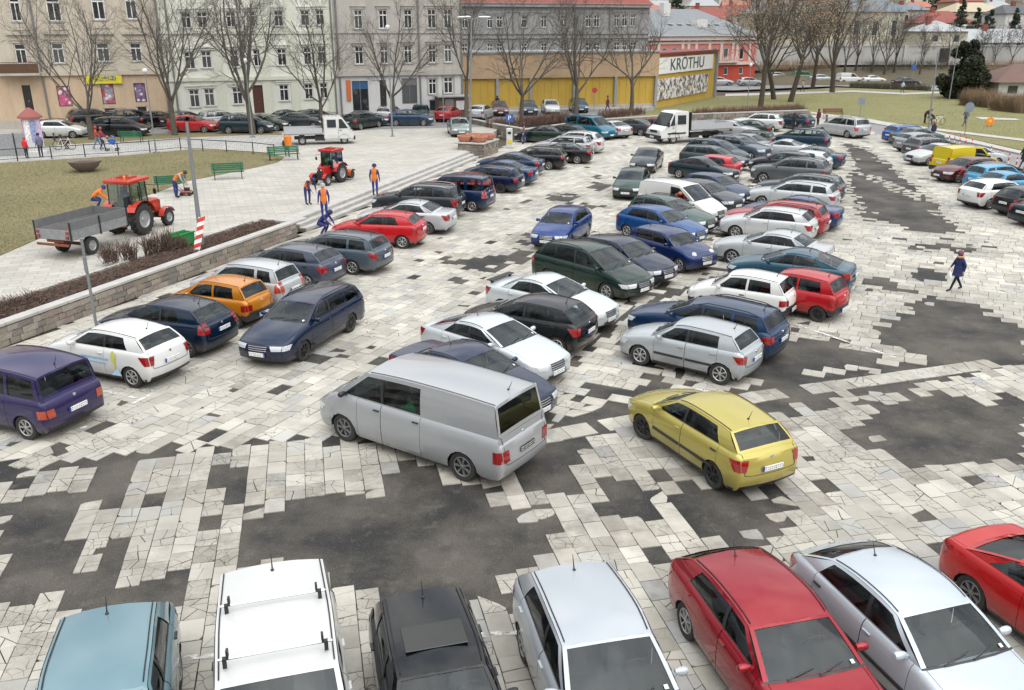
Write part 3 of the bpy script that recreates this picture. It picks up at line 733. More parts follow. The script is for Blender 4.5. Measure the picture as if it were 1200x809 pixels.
    def roofz(s):
        if s < spk: t = (spk-s)/(spk-swt); return H-(H-(H-.075))*t*t
        t = (s-spk)/(srr-spk); return H-(H-zrr)*t*t
    def redge(s): return roofz(s)-RC
    def ytop(s): return hw-p['tum']-.03*max(0, (s-spk)/(srr-spk)) - .015*max(0, (spk-s)/(spk-swt))
    def gside(sb, stp, v, sg, off=0):
        s = lerp(sb, stp, v); yb = yedge(min(max(sb, sh), st)); yt = ytop(stp)
        return Vector((sm-s, sg*(lerp(yb, yt, v)+.030*math.sin(math.pi*v*.9)-off), lerp(zhi(sb), redge(stp), v)))
    cols = [(sc, swt, 'p'), (sc+.20, swt+.13, 'w')]
    B = p['B']
    if p['doors'] == 4:
        cols += [(B, B+.04, 'b'), (B+.09, B+.11, 'w' if p['side'] in ('win', 't5') else 'p'), (p['Cc'], p['Cr'], 'p')]
        if p['quarter']:
            q = p['quarter']; cols += [(q[0], q[1], 'w' if p['side'] == 'win' else 'p'), (q[2], q[3], 'p')]
    else:
        cols += [(B, B+.03, 'b' if p['bump'] != 'dark' else 'p'), (B+.08, B+.10, 'w'), (p['Cc'], p['Cr'], 'p')]
    cols.append((sr, srr, 'end'))
    v0w, v1w = .055, .885
    VV = [0, v0w, .35, .62, v1w, 1]
    gl = []
    for sg in (1, -1):
        for ci in range(len(cols)-1):
            (a, at, kd), (b, bt, _) = cols[ci], cols[ci+1]; nu = max(1, int(abs(b-a)/.3)) if kd != 'w' else 4
            wt = ('side_window', sg, ci)
            for u in range(nu):
                for j in range(len(VV)-1):
                    u0, u1 = u/nu, (u+1)/nu
                    def pt(uu, v, off=0): return gside(lerp(a, b, uu), lerp(at, bt, uu), v, sg, off)
                    win = kd == 'w' and 1 <= j <= 3
                    pts = [pt(u0, VV[j]), pt(u1, VV[j]), pt(u1, VV[j+1]), pt(u0, VV[j+1])]
                    if win: pts = [pt(u0, VV[j], .012), pt(u1, VV[j], .012), pt(u1, VV[j+1], .012), pt(u0, VV[j+1], .012)]
                    if sg < 0: pts.reverse()
                    addf(pts, 0 if win else (1 if (kd == 'b' and 1 <= j <= 3) else 0), wt if win else None)
                    if win and (j == 1 or j == 3):          # black rubber strip round the opening
                        vv = VV[j] if j == 1 else VV[j+1]
                        q = [pt(u0, vv), pt(u1, vv), pt(u1, vv, .014), pt(u0, vv, .014)]; addf(q, 1)
    TW = [-1, -.91, -.5, 0, .5, .91, 1]
    ws_bow = p['bowf']*.65
    def wsp(v, t, rear=False):
        if not rear:
            s = lerp(sc, swt, v)-lerp(ws_bow, .05, v)*(1-t*t); y = t*lerp(yedge(sc), ytop(swt), v)
            z = lerp(zc, redge(swt), v)+lerp(.05, RC, v)*(1-t*t)+.018*math.sin(math.pi*v)
        else:
            s = lerp(sr, srr, v)+lerp(p['bowr']*.55, .03, v)*(1-t*t); y = t*lerp(yedge(sr), ytop(srr), v)
            z = lerp(zr, redge(srr), v)+lerp(.035, RC, v)*(1-t*t)+.012*math.sin(math.pi*v)
        return Vector((sm-s, y, z))
    WV = [0, .04, .35, .65, .94, 1]; RV = [0, .12, .4, .65, .90, 1]
    for rear in (False, True):
        vv = RV if rear else WV
        for j in range(5):
            for k in range(6):
                g = 1 <= j <= 3 and 1 <= k <= 4
                if rear and p['side'] == 'panel': g = False
                nm = ('rear_window',) if rear else ('windscreen',)
                q = [wsp(vv[j], TW[k], rear), wsp(vv[j], TW[k+1], rear), wsp(vv[j+1], TW[k+1], rear), wsp(vv[j+1], TW[k], rear)]
                if g: q = [a+Vector((-.010 if not rear else .010, 0, -.004)) for a in q]
                if rear: q.reverse()
                addf(q, 0, nm if g else None)
                if j == 0 and not rear: FM[-1] = 1
    nr = 8 if n else 5
    for i in range(nr):
        s0, s1 = lerp(swt, srr, i/nr), lerp(swt, srr, (i+1)/nr)
        TR = [-1, -.93, -.75, -.4, 0, .4, .75, .93, 1] if n else TW
        for k in range(len(TR)-1):
            def rp(s, t):
                b = -.05*(1-t*t)*max(0, 1-(s-swt)/.5)+.03*(1-t*t)*max(0, 1-(srr-s)/.5)
                return Vector((sm-(s+b), t*ytop(s), redge(s)+RC*(1-t*t)))
            addf([rp(s0, TR[k]), rp(s1, TR[k]), rp(s1, TR[k+1]), rp(s0, TR[k+1])], 0)
    res = []          # (name, parent index or None, mesh, mats for slots (None -> paint), xform)
    PT = M_BLACK
    body = mesh_from('body', V, Fc, [PT, M_BLACK], FM, smooth=38, merge=.0015)
    res.append(['body', None, body, 'paint', None])
    order = sorted(parts.keys(), key=str)
    doorbm = {}
    for kx in order:
        v, f, m = parts[kx]
        if isinstance(kx, tuple) and kx[0] in ('side_window', 'windscreen', 'rear_window'):
            res.append([kx[0], None, mesh_from(kx[0], v, f, [M_GLASS], None, smooth=50, merge=.0015), None, None])
        else:
            nm = kx if isinstance(kx, str) else kx[0]
            res.append([nm, None, mesh_from(nm, v, f, [PT, M_BLACK], m, smooth=38, merge=.0015), 'paint', None])
            if nm == 'door' and lod == 0:
                sg = kx[1]; s1 = kx[4]-.12; z = zhi(s1)-.13
                hb = MB().box((sm-s1, sg*(yside(s1, z)+.012), z), (.16, .03, .025))
                res.append(['handle', len(res)-1, hb.mesh('handle', [M_BLACK]), 'handle', None])
    # headlights, grille and tail lamps lie on the fascia
    def s_front(z):
        if z >= zh: return sh
        if z >= zn: return sh*(1-max(0, 1-((z-zn)/(zh-zn))**P_)**(1/P_))
        if z >= znl: return 0.0
        return sl*(1-max(0, 1-((znl-z)/(znl-zb))**P_)**(1/P_))
    def s_rear(z):
        if z >= zt: return L-lerp(L-st, L-sr, min(1, (z-zt)/max(.01, zr-zt+.001)))
        if z >= zrn: return L-(L-st)*(1-max(0, 1-((z-zrn)/(zt-zrn))**P_)**(1/P_))
        if z >= zrl: return L
        return L-sl*(1-max(0, 1-((zrl-z)/(zrl-zb))**P_)**(1/P_))
    def fpt(t, z, off=.008):
        s = s_front(z); return Vector((sm-s+bow(s, t)+off, t*yside(s, z), z+off*.4))
    def rpt(t, z, off=.008):
        s = s_rear(z); return Vector((sm-s+bow(max(s, sr), t)-off, t*yside(s, z), z))
    def spt(s, z, sg, off=.008): return Vector((sm-s, sg*(yside(s, z)+off), z))
    for sg in (1, -1):
        m = MB()
        if p['head'] == 'round':
            c = strip(.2, sg*.66); m.lathe([(.001, .05), (.06, .045), (.10, .02), (.115, -.02)], (0, 0, 0), 'x', 16)
            m.v = [tuple(Vector(v) @ Matrix.Rotation(R(38), 3, 'Y') + c) for v in m.v]
        else:
            z0, z1, t0 = p['head']; z1 = min(z1, zh-.015)
            m.grid(lambda u, v: fpt(sg*lerp(t0+.1*(1-v), 1, u), lerp(z0, z1, v)), 4, 3)
            m.grid(lambda u, v: spt(lerp(s_front(lerp(z0, z1, v))+.004, .36*(.6+.4*v), u), lerp(z0, min(z1, zhi(.2)-.02), v), sg), 4, 3)
        res.append(['headlight', None, m.mesh('headlight', [M_HEAD], 60, .002), None, None])
        m = MB(); tl = p['tail']
        zA, zB = {'corner': (.68, zt-.05), 'low': (.60, .80), 'tall': (.75, zr+.05), 'mid': (.66, .92)}.get(tl, (.66, zr-.03))
        if tp in ('sedan', 'coupe', 'fastback'): zA, zB = .68, zt-.05
        tw = .66 if tp in ('sedan', 'fastback', 'coupe') else .76
        m.grid(lambda u, v: rpt(sg*lerp(tw+(.10*(1-v) if tl == 'corner' else 0), 1, u), lerp(zA, zB, v)), 4, 4)
        m.grid(lambda u, v: spt(lerp(s_rear(lerp(zA, zB, v))-.004, L-(.30*(.40+.6*v) if tl == 'corner' else .2), u), lerp(zA, min(zB, zhi(L-.2)-.015), v), sg), 4, 4)
        res.append(['tail_light', None, m.mesh('tail_light', [M_TAIL], 60, .002), 'tail', None])
        # wing mirror
        ms = sc+.30; m = MB(); cy = yedge(sc)+.13
        m.lathe([(.0, -.10), (.05, -.085), (.075, -.02), (.078, .05), (.06, .09), (.0, .1)], (0, 0, 0), 'y', 10)
        m.v = [(sm-ms+v[0]*.8, sg*(cy+v[1]*1.0), zc+.06+v[2]*.85) for v in m.v]
        m.box((sm-ms, sg*(cy-.11), zc+.03), (.07, .08, .05))
        res.append(['wing_mirror', None, m.mesh('wing_mirror', [PT], 50), 'mirror', None])
    gz = (zn+.02, zh-.035) if p['grille'] > 0 else None
    m = MB(); gw = p['grille']
    m.grid(lambda u, v: fpt(lerp(-gw, gw, u), lerp(gz[0], gz[1], v), .006), 8, 3)
    if lod == 0:
        for q in range(3):
            z = lerp(gz[0], gz[1], .2+.3*q); m.tube([fpt(lerp(-gw, gw, u/6), z, .014) for u in range(7)], .006, 4, 1)
    m.grid(lambda u, v: fpt(lerp(-.55, .55, u), lerp(.29, .39, v), .006), 8, 2)
    res.append(['grille', None, m.mesh('grille', [M_BLACK, M_CHROME], 60), None, None])
    if lod == 0 and sr > st-.2:
        zs = .60; m = MB(); pth = [wsp(.05, .97, True)]+[rpt(.90, lerp(zr-.02, zs, k/5), .002) for k in range(6)]
        pth += [rpt(.90-1.8*k/10, zs-.02, .002) for k in range(1, 11)]
        pth += [rpt(-.90, lerp(zs, zr-.02, k/5), .002) for k in range(6)]+[wsp(.05, -.97, True)]
        m.tube(pth, .007, 4); res.append(['tailgate_seam', None, m.mesh('tailgate_seam', [M_BLACK]), None, None])
        b = rpt(0, zr-.10, .004); m = MB(); m.lathe([(.001, -.012), (.04, -.010), (.042, .01)], (0, 0, 0), 'x', 10); m.v = [tuple(Vector(v)+b) for v in m.v]
        res.append(['badge', None, m.mesh('badge', [M_CHROME], 40), None, None])
    # plates
    for fr in (1, 0):
        m = MB(); m.box((0, 0, 0), (.016, .52, .11))
        if fr: c = fpt(0, .44 if zn < .58 else .5, .02)
        else:
            zz = .78 if tp not in ('sedan', 'fastback', 'coupe', 'city', 'oldhatch') else (.72 if tp != 'city' else .40)
            if tp in ('wagon', 'hatch5', 'supermini'): zz = .70
            if tp in ('multipla',): zz = .62
            c = rpt(0, zz, .02)
        res.append(['number_plate', None, m.mesh('number_plate', [M_PLATE]), 'plate', (c, 0)])
    # inner structure
    m = MB(); m.box((sm-L/2, 0, .40), (L-.5, W-.56, .46)); 
    m.box((sm-L/2, 0, .30), (wb-.75, W-.16, .12))
    res.append(['underbody', None, m.mesh('underbody', [M_BLACK]), None, None])
    if lod == 0 or p['side'] != 'panel':
        m = MB(); ty = hw-.20
        m.box((sm-(sc+.30), 0, zc-.10), (.62, W-.24, .22), taper=.92, mi=1)                   # dashboard
        for sg in (1, -1):
            m.box((sm-(B-.18), sg*.37, .58), (.5, .48, .22)); m.box((sm-(B+.06), sg*.37, .88), (.16, .46, .62), tilt=-.2, taper=.85)
            m.box((sm-(B+.14), sg*.37, 1.24), (.10, .26, .18), tilt=-.2)
        if p['side'] == 'win':
            rs = min(B+1.2, srr+.12, sr-.35)
            m.box((sm-(rs-.25), 0, .60), (.5, W-.46, .25)); m.box((sm-rs, 0, .82), (.16, W-.5, .46), tilt=-.25)
            for y in (-.36, .36): m.box((sm-(rs+.06), y, 1.07), (.09, .24, .14), tilt=-.2)
        if lod == 0: m.tube([(sm-(sc+.62)+.10*math.sin(k/8*6.2832)*.5, .37+.18*math.cos(k/8*6.2832), zc-.02+.16*math.sin(k/8*6.2832)) for k in range(9)], .015, 5, 1)
        m.box((sm-(sc+sr)/2, 0, .63), (sr-sc+.1, W-.2, .02))
        res.append(['interior', None, m.mesh('interior', [M_SEAT, M_DASH]), None, None])
    if lod == 0:
        for y in ((-.62, -.02), (.02, .62)):
            m = MB(); a = wsp(.03, y[0]*.95); b = wsp(.16, y[1]*.95)
            m.tube([a+Vector((.012, 0, .012)), (a+b)/2+Vector((.02, 0, .016)), b+Vector((.012, 0, .012))], .011, 4)
            res.append(['wiper', None, m.mesh('wiper', [M_BLACK]), None, None])
        m = MB(); q = [wsp(.08, .74), wsp(.08, .82), wsp(.15, .82), wsp(.15, .74)]; m.quad([v+Vector((.0, 0, .006)) for v in q]); res.append(['windscreen_sticker', None, m.mesh('windscreen_sticker', [simple('sticker', (.6, .62, .6), .6)]), None, None])
        m = MB(); c = wsp(.90, 0)+Vector((-.10, 0, -.06)); m.box(tuple(c), (.04, .24, .07)); res.append(['inner_mirror', None, m.mesh('inner_mirror', [M_BLACK]), None, None])
        m = MB(); c = Vector((sm-srr+.2, 0, roofz(srr-.2)))
        m.tube([c, c+Vector((-.10, 0, .22))], [.012, .004], 4)
        m.lathe([(.03, -.005), (.022, .02), (.0, .03)], c, 'z', 8)
        res.append(['antenna', None, m.mesh('antenna', [M_BLACK]), None, None])
        # exhaust and rear trim
        for sg in (1, -1):
            m = MB()
            ss = [lerp(swt+.05, srr-.02, k/8) for k in range(9)]
            m.tube([Vector((sm-s, sg*(ytop(s)-.045), redge(s)+.020)) for s in ss], .009, 4)
            res.append(['roof_gutter', None, m.mesh('roof_gutter', [M_BLACK]), None, None])
        if p['bstrip']:
            for sg in (1, -1):
                for (s0, s1) in ((dF0+.03, dB-.03), (dB+.03, (dC or dB+.5)-.08)):
                    m = MB(); m.box((sm-(s0+s1)/2, sg*(yside((s0+s1)/2, .52)+.012), .52), (s1-s0, .025, .055))
                    res.append(['side_trim', None, m.mesh('side_trim', [M_BLACK]), None, None])
    if p['rails']:
        for sg in (1, -1):
            m = MB(); ss = [lerp(swt+.25, srr-.12, k/6) for k in range(7)]
            m.tube([Vector((sm-s, sg*(ytop(s)-.06), redge(s)+(.075 if 0 < k < 6 else .02))) for k, s in enumerate(ss)], .016, 5)
            res.append(['roof_rail', None, m.mesh('roof_rail', [M_BLACK]), 'rail', None])
    # wheels: tyre with its rim as a sub-part
    rw = p['rw']; tw = .19; seg = 26 if n else 16
    wk = ('wheel', rw, lod)
    if wk not in CARMESH:
        m = MB(); m.lathe([(rw*.64, -tw*.42), (rw*.80, -tw*.5), (rw*.95, -tw*.47), (rw, -tw*.32), (rw, tw*.32), (rw*.95, tw*.47), (rw*.80, tw*.5), (rw*.66, tw*.42), (rw*.60, 0)], (0, 0, 0), 'y', seg)
        ty = m.mesh('wheel', [M_TYRE], 40)
        m = MB(); r0 = rw*.67
        m.lathe([(r0, tw*.42), (r0*.95, tw*.47), (r0*.88, tw*.40)], (0, 0, 0), 'y', seg)
        m.lathe([(r0*.90, tw*.26), (.001, tw*.22)], (0, 0, 0), 'y', seg, 1)
        m.lathe([(.001, tw*.46), (r0*.16, tw*.46), (r0*.24, tw*.40), (r0*.26, tw*.2)], (0, 0, 0), 'y', 12)
        ns = p['rim']
        for k in range(ns):
            a = 2*math.pi*k/ns
            def pp(r, da, h): return (r*math.cos(a+da), h, r*math.sin(a+da))
            w0, w1 = 1.15/ns, .80/ns
            m.quad([pp(r0*.2, -w0*1.2, tw*.44), pp(r0*.9, -w1, tw*.43), pp(r0*.9, w1, tw*.43), pp(r0*.2, w0*1.2, tw*.44)])
            m.quad([pp(r0*.2, w0*1.2, tw*.44), pp(r0*.9, w1, tw*.43), pp(r0*.9, w1, tw*.25), pp(r0*.2, w0*1.2, tw*.25)])
            m.quad([pp(r0*.9, -w1, tw*.43), pp(r0*.2, -w0*1.2, tw*.44), pp(r0*.2, -w0*1.2, tw*.25), pp(r0*.9, -w1, tw*.25)])
        CARMESH[wk] = (ty, m.mesh('rim', [M_SILVER, M_BLACK], 40))
    ty, rim = CARMESH[wk]
    for a in arches:
        for sg in (1, -1):
            c = Vector((sm-a, sg*(hwid(a)-.025-tw*.5), rw)); rz = 0 if sg > 0 else math.pi
            res.append(['wheel', None, ty, None, (c, rz)])
            res.append(['rim', len(res)-1, rim, 'rim', None])
    CARMESH[key] = res
    return res, p

def car(tp, col, anchor, kind, heading, label, metallic=True, lod=None, over=None, z=0.0, group=None, scale=None, name='parked_car', cat='car',
        rim='silver', rail=None, mirror='body', tail=None, plate=None, steer=0, dh=0.0, extra=None):
    """anchor: photo pixel of a named point of the car: wheel contacts fl fr rl rr, roof (roof centre), fb / rb (foot of a bumper)"""
    p = dict(TYPES[tp]); p.update(over or {}); norm(p)
    if scale is None: scale = 1.025
    sc3 = (scale, scale, scale) if not hasattr(scale, '__len__') else scale
    sm = p['fo']+p['wb']/2; yo = p['W']/2-.05
    loc = {'fl': (p['wb']/2, yo, 0), 'fr': (p['wb']/2, -yo, 0), 'rl': (-p['wb']/2, yo, 0), 'rr': (-p['wb']/2, -yo, 0),
           'fb': (sm+.05, 0, .15), 'rb': (sm-p['L'], 0, .15), 'roof': (sm-(p['swt']+p['srr'])/2, 0, p['H']-.02),
           'rfe': (sm-p['swt'], 0, p['H']-.08), 'rre': (sm-p['srr'], 0, p['zrr']), 'c': (0, 0, 0)}[kind]
    a = R(heading)
    if kind == 'xy': pass
    P = G(anchor[0], anchor[1], z+loc[2]*sc3[2])
    lx, ly = loc[0]*sc3[0], loc[1]*sc3[1]
    o = Vector((P.x-(lx*math.cos(a)-ly*math.sin(a)), P.y-(lx*math.sin(a)+ly*math.cos(a)), z))
    dist = o.length
    if lod is None: lod = 0 if dist < 48 else 1
    res, p = build_car_meshes(tp, lod, over)
    root = empty(name, o, a, label, cat, group); root.scale = sc3
    pm = paint(col, metallic)
    objs = []
    RM = {'silver': M_SILVER, 'dark': M_BLACK, 'grey': simple('wheel_grey', (.16, .16, .16), .5, .3)}[rim]
    far = dist > 75
    for (nm, pi, me, mk, xf) in res:
        if far and nm in ('interior', 'wing_mirror', 'grille', 'wiper'):
            if nm != 'interior': objs.append(None); continue
        ob = bpy.data.objects.new(nm, me)
        link(ob, objs[pi] if pi is not None else root)
        objs.append(ob)
        if mk == 'paint': mm = pm
        elif mk == 'mirror': mm = pm if mirror == 'body' else M_BLACK
        elif mk == 'handle': mm = pm if mirror == 'body' and random.random() < .6 else M_BLACK
        elif mk == 'rim': mm = RM
        elif mk == 'tail': mm = tail
        elif mk == 'plate': mm = plate
        elif mk == 'rail': mm = rail
        else: mm = None
        if mm is not None:
            ob.material_slots[0].link = 'OBJECT'; ob.material_slots[0].material = mm
        if xf:
            ob.location = xf[0]; rz = xf[1]
            if steer and nm == 'wheel' and xf[0].x > 0: rz += R(steer)
            ob.rotation_euler = (0, 0, rz)
    if extra: extra(root, p, sm)
    return root
# ------------------------------------------------------------------ every car, placed by the ground point it stands on
GL, GM, GR_, GRR, GB, GF, GS, GA = ('cars along the retaining wall and steps', 'cars nose out in the middle double row', 'cars nose in in the middle double row', 'cars beside the road cones',
    'cars along the hedge at the back of the car park', 'cars in the front row', 'cars on the street before the old houses', 'cars on the far avenue')
def extra_bars(root, p, sm):
    for s in (1.95, 3.05):
        b = MB(); b.tube([(sm-s, -.70, p['H']+.07), (sm-s, .70, p['H']+.07)], .02, 6); b.build('roof_bar', M_CHROME, root)
        for y in (-.62, .62):
            c = MB(); c.box((sm-s, y, p['H']+.02), (.06, .05, .14)); c.box((sm-s, y-.04*math.copysign(1, y), p['H']+.13), (.04, .03, .12)); c.box((sm-s-.08, y-.04*math.copysign(1, y), p['H']+.11), (.03, .03, .10)); c.build('bar_clamp', M_BLACK, root)
def extra_sunroof(root, p, sm):
    bx('sunroof', (sm-2.20, 0, p['H']-.004), (.52, .86, .022), simple('sunroof_glass', (.01, .012, .012), .06), root, bevel=.006)
def extra_spoiler(root, p, sm):
    m = MB(); m.box((sm-4.22, 0, 1.10), (.24, 1.25, .03)); m.box((sm-4.2, .5, 1.03), (.1, .05, .12)); m.box((sm-4.2, -.5, 1.03), (.1, .05, .12)); m.build('spoiler', root.children[0].material_slots[0].material, root)
def extra_green_sheet(root, p, sm):
    m = MB(); m.quad([(sm-2.30, .70, 1.06), (sm-2.95, .70, 1.06), (sm-2.75, .66, 1.38)]); m.quad([(sm-2.30, .69, 1.06), (sm-2.75, .65, 1.38), (sm-2.95, .69, 1.06)])
    m.build('green_folder', simple('green_sheet', (.01, .35, .15), .6), root)
    m = MB()
    for k, y in enumerate((.38, -.38)):
        pass
def extra_decal(root, p, sm):
    # flat print on the white hatchback: blue lettering bands, parrot, blue rear graphic
    blue = simple('print_blue', (.18, .42, .68), .4); gre = simple('print_yellow', (.55, .55, .12), .4); pal = simple('print_pale_blue', (.42, .62, .80), .3)
    hw = p['W']/2
    def word(x0, z, n, h):
        for k in range(n):
            w_ = .05
            bx('letter', (x0-k*.066, hw+.006, z), (w_*(.6+.4*((k*7) % 3)/2), .004, h), blue, root)
    word(.42, .72, 15, .055); word(.30, .60, 12, .045)
    m = MB()
    pts = [(0, .0), (.06, .08), (.07, .22), (.02, .34), (-.05, .38), (-.10, .30), (-.08, .12), (-.04, -.12), (-.0, -.2)]
    m.quad([(-.72+x*1.0, hw+.008, .62+z) for x, z in pts]); m.build('parrot_print', gre, root)
    m = MB(); m.quad([(-.60, hw+.006, .30), (-.95, hw+.006, .32), (-.84, hw+.004, .52), (-.74, hw+.006, .46)]); m.build('splash_print', pal, root)
W_, B_ = '#e4e5e3', '#141518'
def row(lst, group, base):
    for e in lst:
        tp, col, an, kd, hd, lab = e[:6]; kw = dict(base); kw.update(e[6] if len(e) > 6 else {})
        car(tp, col, an, kd, hd, lab, group=group, **kw)
row([
 ('multipla', '#3a3262', (33, 516), 'rl', 159, 'purple tall boxy people carrier nosed up to the retaining wall', dict(tail=M_AMBER)),
 ('supermini', W_, (156.5, 455), 'rl', 157, 'white hatchback with a parrot and blue lettering printed on its side', dict(metallic=False, over=dict(doors=2, B=2.32, Cc=3.15, Cr=2.95, grille=.43), extra=extra_decal)),
 ('hatch3', '#0d253f', (220, 419.5), 'rl', 160, 'dark blue three-door hatchback with tall red tail lamps by the retaining wall', dict(rim='grey', over=dict(tail='tall'))),
 ('city', '#cf8423', (276, 385.5), 'rl', 158, 'orange small city car with dark bumpers by the retaining wall', dict(metallic=True, rim='grey')),
 ('tallhatch', '#c2c6ca', (310, 367.5), 'rl', 159, 'silver tall small hatchback beside the orange city car', dict(tail=M_AMBER, over=dict(tail='tall'))),
 ('hatch5', '#50586a', (360, 340.5), 'rl', 158, 'slate blue five-door hatchback in front of the end of the retaining wall', dict(over=dict(grille=.41))),
 ('wagon', '#5d6b76', (413, 322.5), 'rl', 160, 'grey blue estate car beside the bright red hatchback', {}),
 ('hatch3', '#c01d26', (471.5, 292), 'rl', 168, 'bright red three-door hatchback parked at the foot of the steps', dict(metallic=False)),
 ('sedan', '#c9cdd1', (501.5, 275.5), 'rl', 166, 'white silver saloon at the steps beside the bright red hatchback', dict(rim='grey')),
 ('suv', '#343a40', (541, 252), 'rb', 165, 'dark grey off-roader parked at the steps', dict(rail=M_CHROME)),
 ('caddy', '#133257', (553, 249), 'rl', 162, 'navy blue boxy family van parked at the steps', dict(tail=M_TAILW)),
 ('supermini', '#b82a30', (574, 231), 'rb', 162, 'red small hatchback squeezed behind the navy boxy van', dict(metallic=False)),
 ('wagon', '#0c2246', (586, 227), 'rl', 161, 'dark blue estate car with black wheels at the steps', dict(rim='dark')),
 ('sedan', '#1a4670', (627, 214), 'rb', 160, 'mid blue saloon parked beside the dark blue estate', {}),
 ('fastback', '#17395e', (635, 203), 'rb', 160, 'navy blue saloon near the stone pedestal of planters', {}),
 ('wagon', '#1c1f22', (643, 199.5), 'rl', 166, 'black estate car with tall red lamps near the parking meter', dict(over=dict(tail='tall'))),
 ('sedan', '#17191b', (676, 192.7), 'rl', 168, 'black saloon with bright wheels beside the black estate', {}),
 ('wagon', '#b9bec2', (672, 159), 'roof', 160, 'silver estate car behind the black saloon', {}),
 ('mpv', '#dfe1e1', (683, 153.5), 'roof', 160, 'white people carrier behind the silver estate', {}),
], GL, {})
row([
 ('sedan', '#17302c', (640, 147), 'roof', 160, 'dark green saloon beside the worker near the parking meter', {}),
 ('hatch5', '#22302e', (667, 146), 'roof', 150, 'dark green hatchback by the hedge beside the teal van', {}),
 ('t4', '#0b6c87', (714, 162.5), 'fl', -48, 'teal passenger van parked nose out by the hedge', dict(metallic=False, name='parked_van', cat='van')),
 ('fastback', '#c6cacd', (733, 161), 'rb', 118, 'silver hatchback between the teal van and a dark grey fastback', {}),
 ('fastback', '#474c52', (750.4, 159.6), 'rl', 142, 'dark grey fastback by the hedge beside the white dropside truck', dict(scale=1.05)),
 ('hatch5', '#a03036', (774, 138), 'roof', 150, 'dull red hatchback by the hedge behind the dropside truck', {}),
 ('sedan', '#c3c8cb', (856, 141), 'roof', -35, 'silver saloon by the hedge behind the truck bed', {}),
 ('sedan', '#17382f', (880, 140.5), 'roof', 150, 'bottle green saloon by the hedge next to a white off-roader', {}),
 ('suv', '#dfe2e3', (902.6, 155), 'rl', 155, 'white compact off-roader by the hedge', {}),
 ('hatch5', '#17384a', (937, 152.5), 'rl', 135, 'dark blue hatchback by the end of the hedge with people beside it', {}),
 ('voyager', '#bfc3c6', (991.8, 162.3), 'rl', 116, 'silver people carrier driving out towards the road', dict(name='moving_car', tail=M_TAILW)),
 ('wagon', '#3c4440', (886, 153), 'roof', 150, 'dark olive estate car behind the truck bed', {}),
], GB, {})
row([
 ('sedan', '#273350', (634.5, 492), 'fb', -40, 'dark grey saloon hidden partly by the silver van', dict(over=dict(grille=.36))),
 ('fastback', '#d3dadd', (652, 446), 'fb', -40, 'pale silver saloon between a dark grey saloon and a black hatchback', dict(metallic=True)),
 ('hatch5', '#1d2023', (651.7, 418), 'rl', 151, 'black hatchback with red lamps parked tail out in the middle row', dict(over=dict(L=3.99, wb=2.55))),
 ('sedan', '#d8dfe1', (714, 383), 'fb', -36, 'white saloon with rear spoiler beside the black hatchback', dict(over=dict(L=4.3, sc=1.2), extra=extra_spoiler)),
 ('mpv', '#17332b', (710, 352), 'fr', -45, 'dark green people carrier in the middle row', {}),
 ('hatch5', '#0e253f', (781, 332), 'fb', -48, 'dark navy hatchback beside the dark green people carrier', {}),
 ('mini', '#102e66', (795, 320), 'fr', -54, 'royal blue small retro car with round headlights', {}),
 ('hatch5', '#194f8c', (819, 286), 'fb', -47, 'bright blue hatchback behind the blue retro car', {}),
 ('wagon', '#38584e', (831, 272), 'fb', -46, 'grey green small estate beside the white delivery van', dict(over=dict(L=4.2, wb=2.45, srr=3.85, sr=4.08, st=4.11, quarter=(3.3, 3.3, 3.85, 3.72), Cc=3.2, Cr=3.2))),
 ('boxvan', '#dfdfdc', (843, 260), 'fb', -44, 'white delivery van with a person in red leaning from its window', dict(metallic=False, name='parked_van', cat='van', mirror='black')),
 ('hatch5', '#3b414c', (863.6, 247.5), 'fb', -50, 'charcoal hatchback beside the white delivery van', {}),
 ('hatch5', '#15345c', (876, 238), 'fb', -50, 'navy hatchback nose to nose with a grey estate', {}),
 ('fastback', '#152e3a', (861, 212), 'fb', -42, 'dark slate fastback beside the red hatchback in the middle row', {}),
 ('hatch5', '#c42530', (866, 208), 'rb', 150, 'red hatchback parked tail out in the middle row', dict(metallic=False)),
 ('wagon', '#4a5a5c', (874, 197.5), 'fb', -38, 'grey green estate behind the red middle-row hatchback', {}),
 ('mpv', '#1a3950', (874, 192), 'fb', -44, 'dark blue tall estate behind the grey green estate', {}),
 ('suv', '#5d6a7a', (899, 187), 'fb', -44, 'blue grey saloon-like off-roader in the middle row', {}),
 ('hatch5', '#8f9296', (908, 180), 'fb', -46, 'light grey hatchback at the far end of the middle row', {}),
], GM, {})
row([
 ('hatch5', '#133e86', (640, 291), 'fb', -112, 'blue hatchback standing in the lane behind the dark green people carrier', dict(name='waiting_car')),
 ('sedan', '#112630', (768, 203), 'fl', -108, 'black saloon standing in the lane behind the green hatchback', dict(name='waiting_car')),
 ('hatch5', '#1e4038', (733, 232.5), 'fb', -106, 'dark green hatchback standing in the lane beside the white delivery van', dict(name='waiting_car')),
 ('bigvan', '#b3b6b9', (404.6, 517), 'fl', 146, 'long silver van with dirty sides standing across the lane', dict(name='waiting_van', cat='van', rim='grey', mirror='black', plate=plate_mat(True), extra=extra_green_sheet)),
 ('hatch5', '#c0b25c', (834, 572), 'rl', 116, 'gold hatchback with its front wheels turned leaving the row', dict(name='moving_car', rim='dark', steer=18, over=dict(bstrip=True, grille=.40))),
 ('wagon', '#0c2244', (357, 422.7), 'fl', 250, 'dark blue estate car standing in the lane across from the orange city car', dict(name='waiting_car', rim='dark', mirror='body')),
], 'cars standing or moving in the lanes', {})
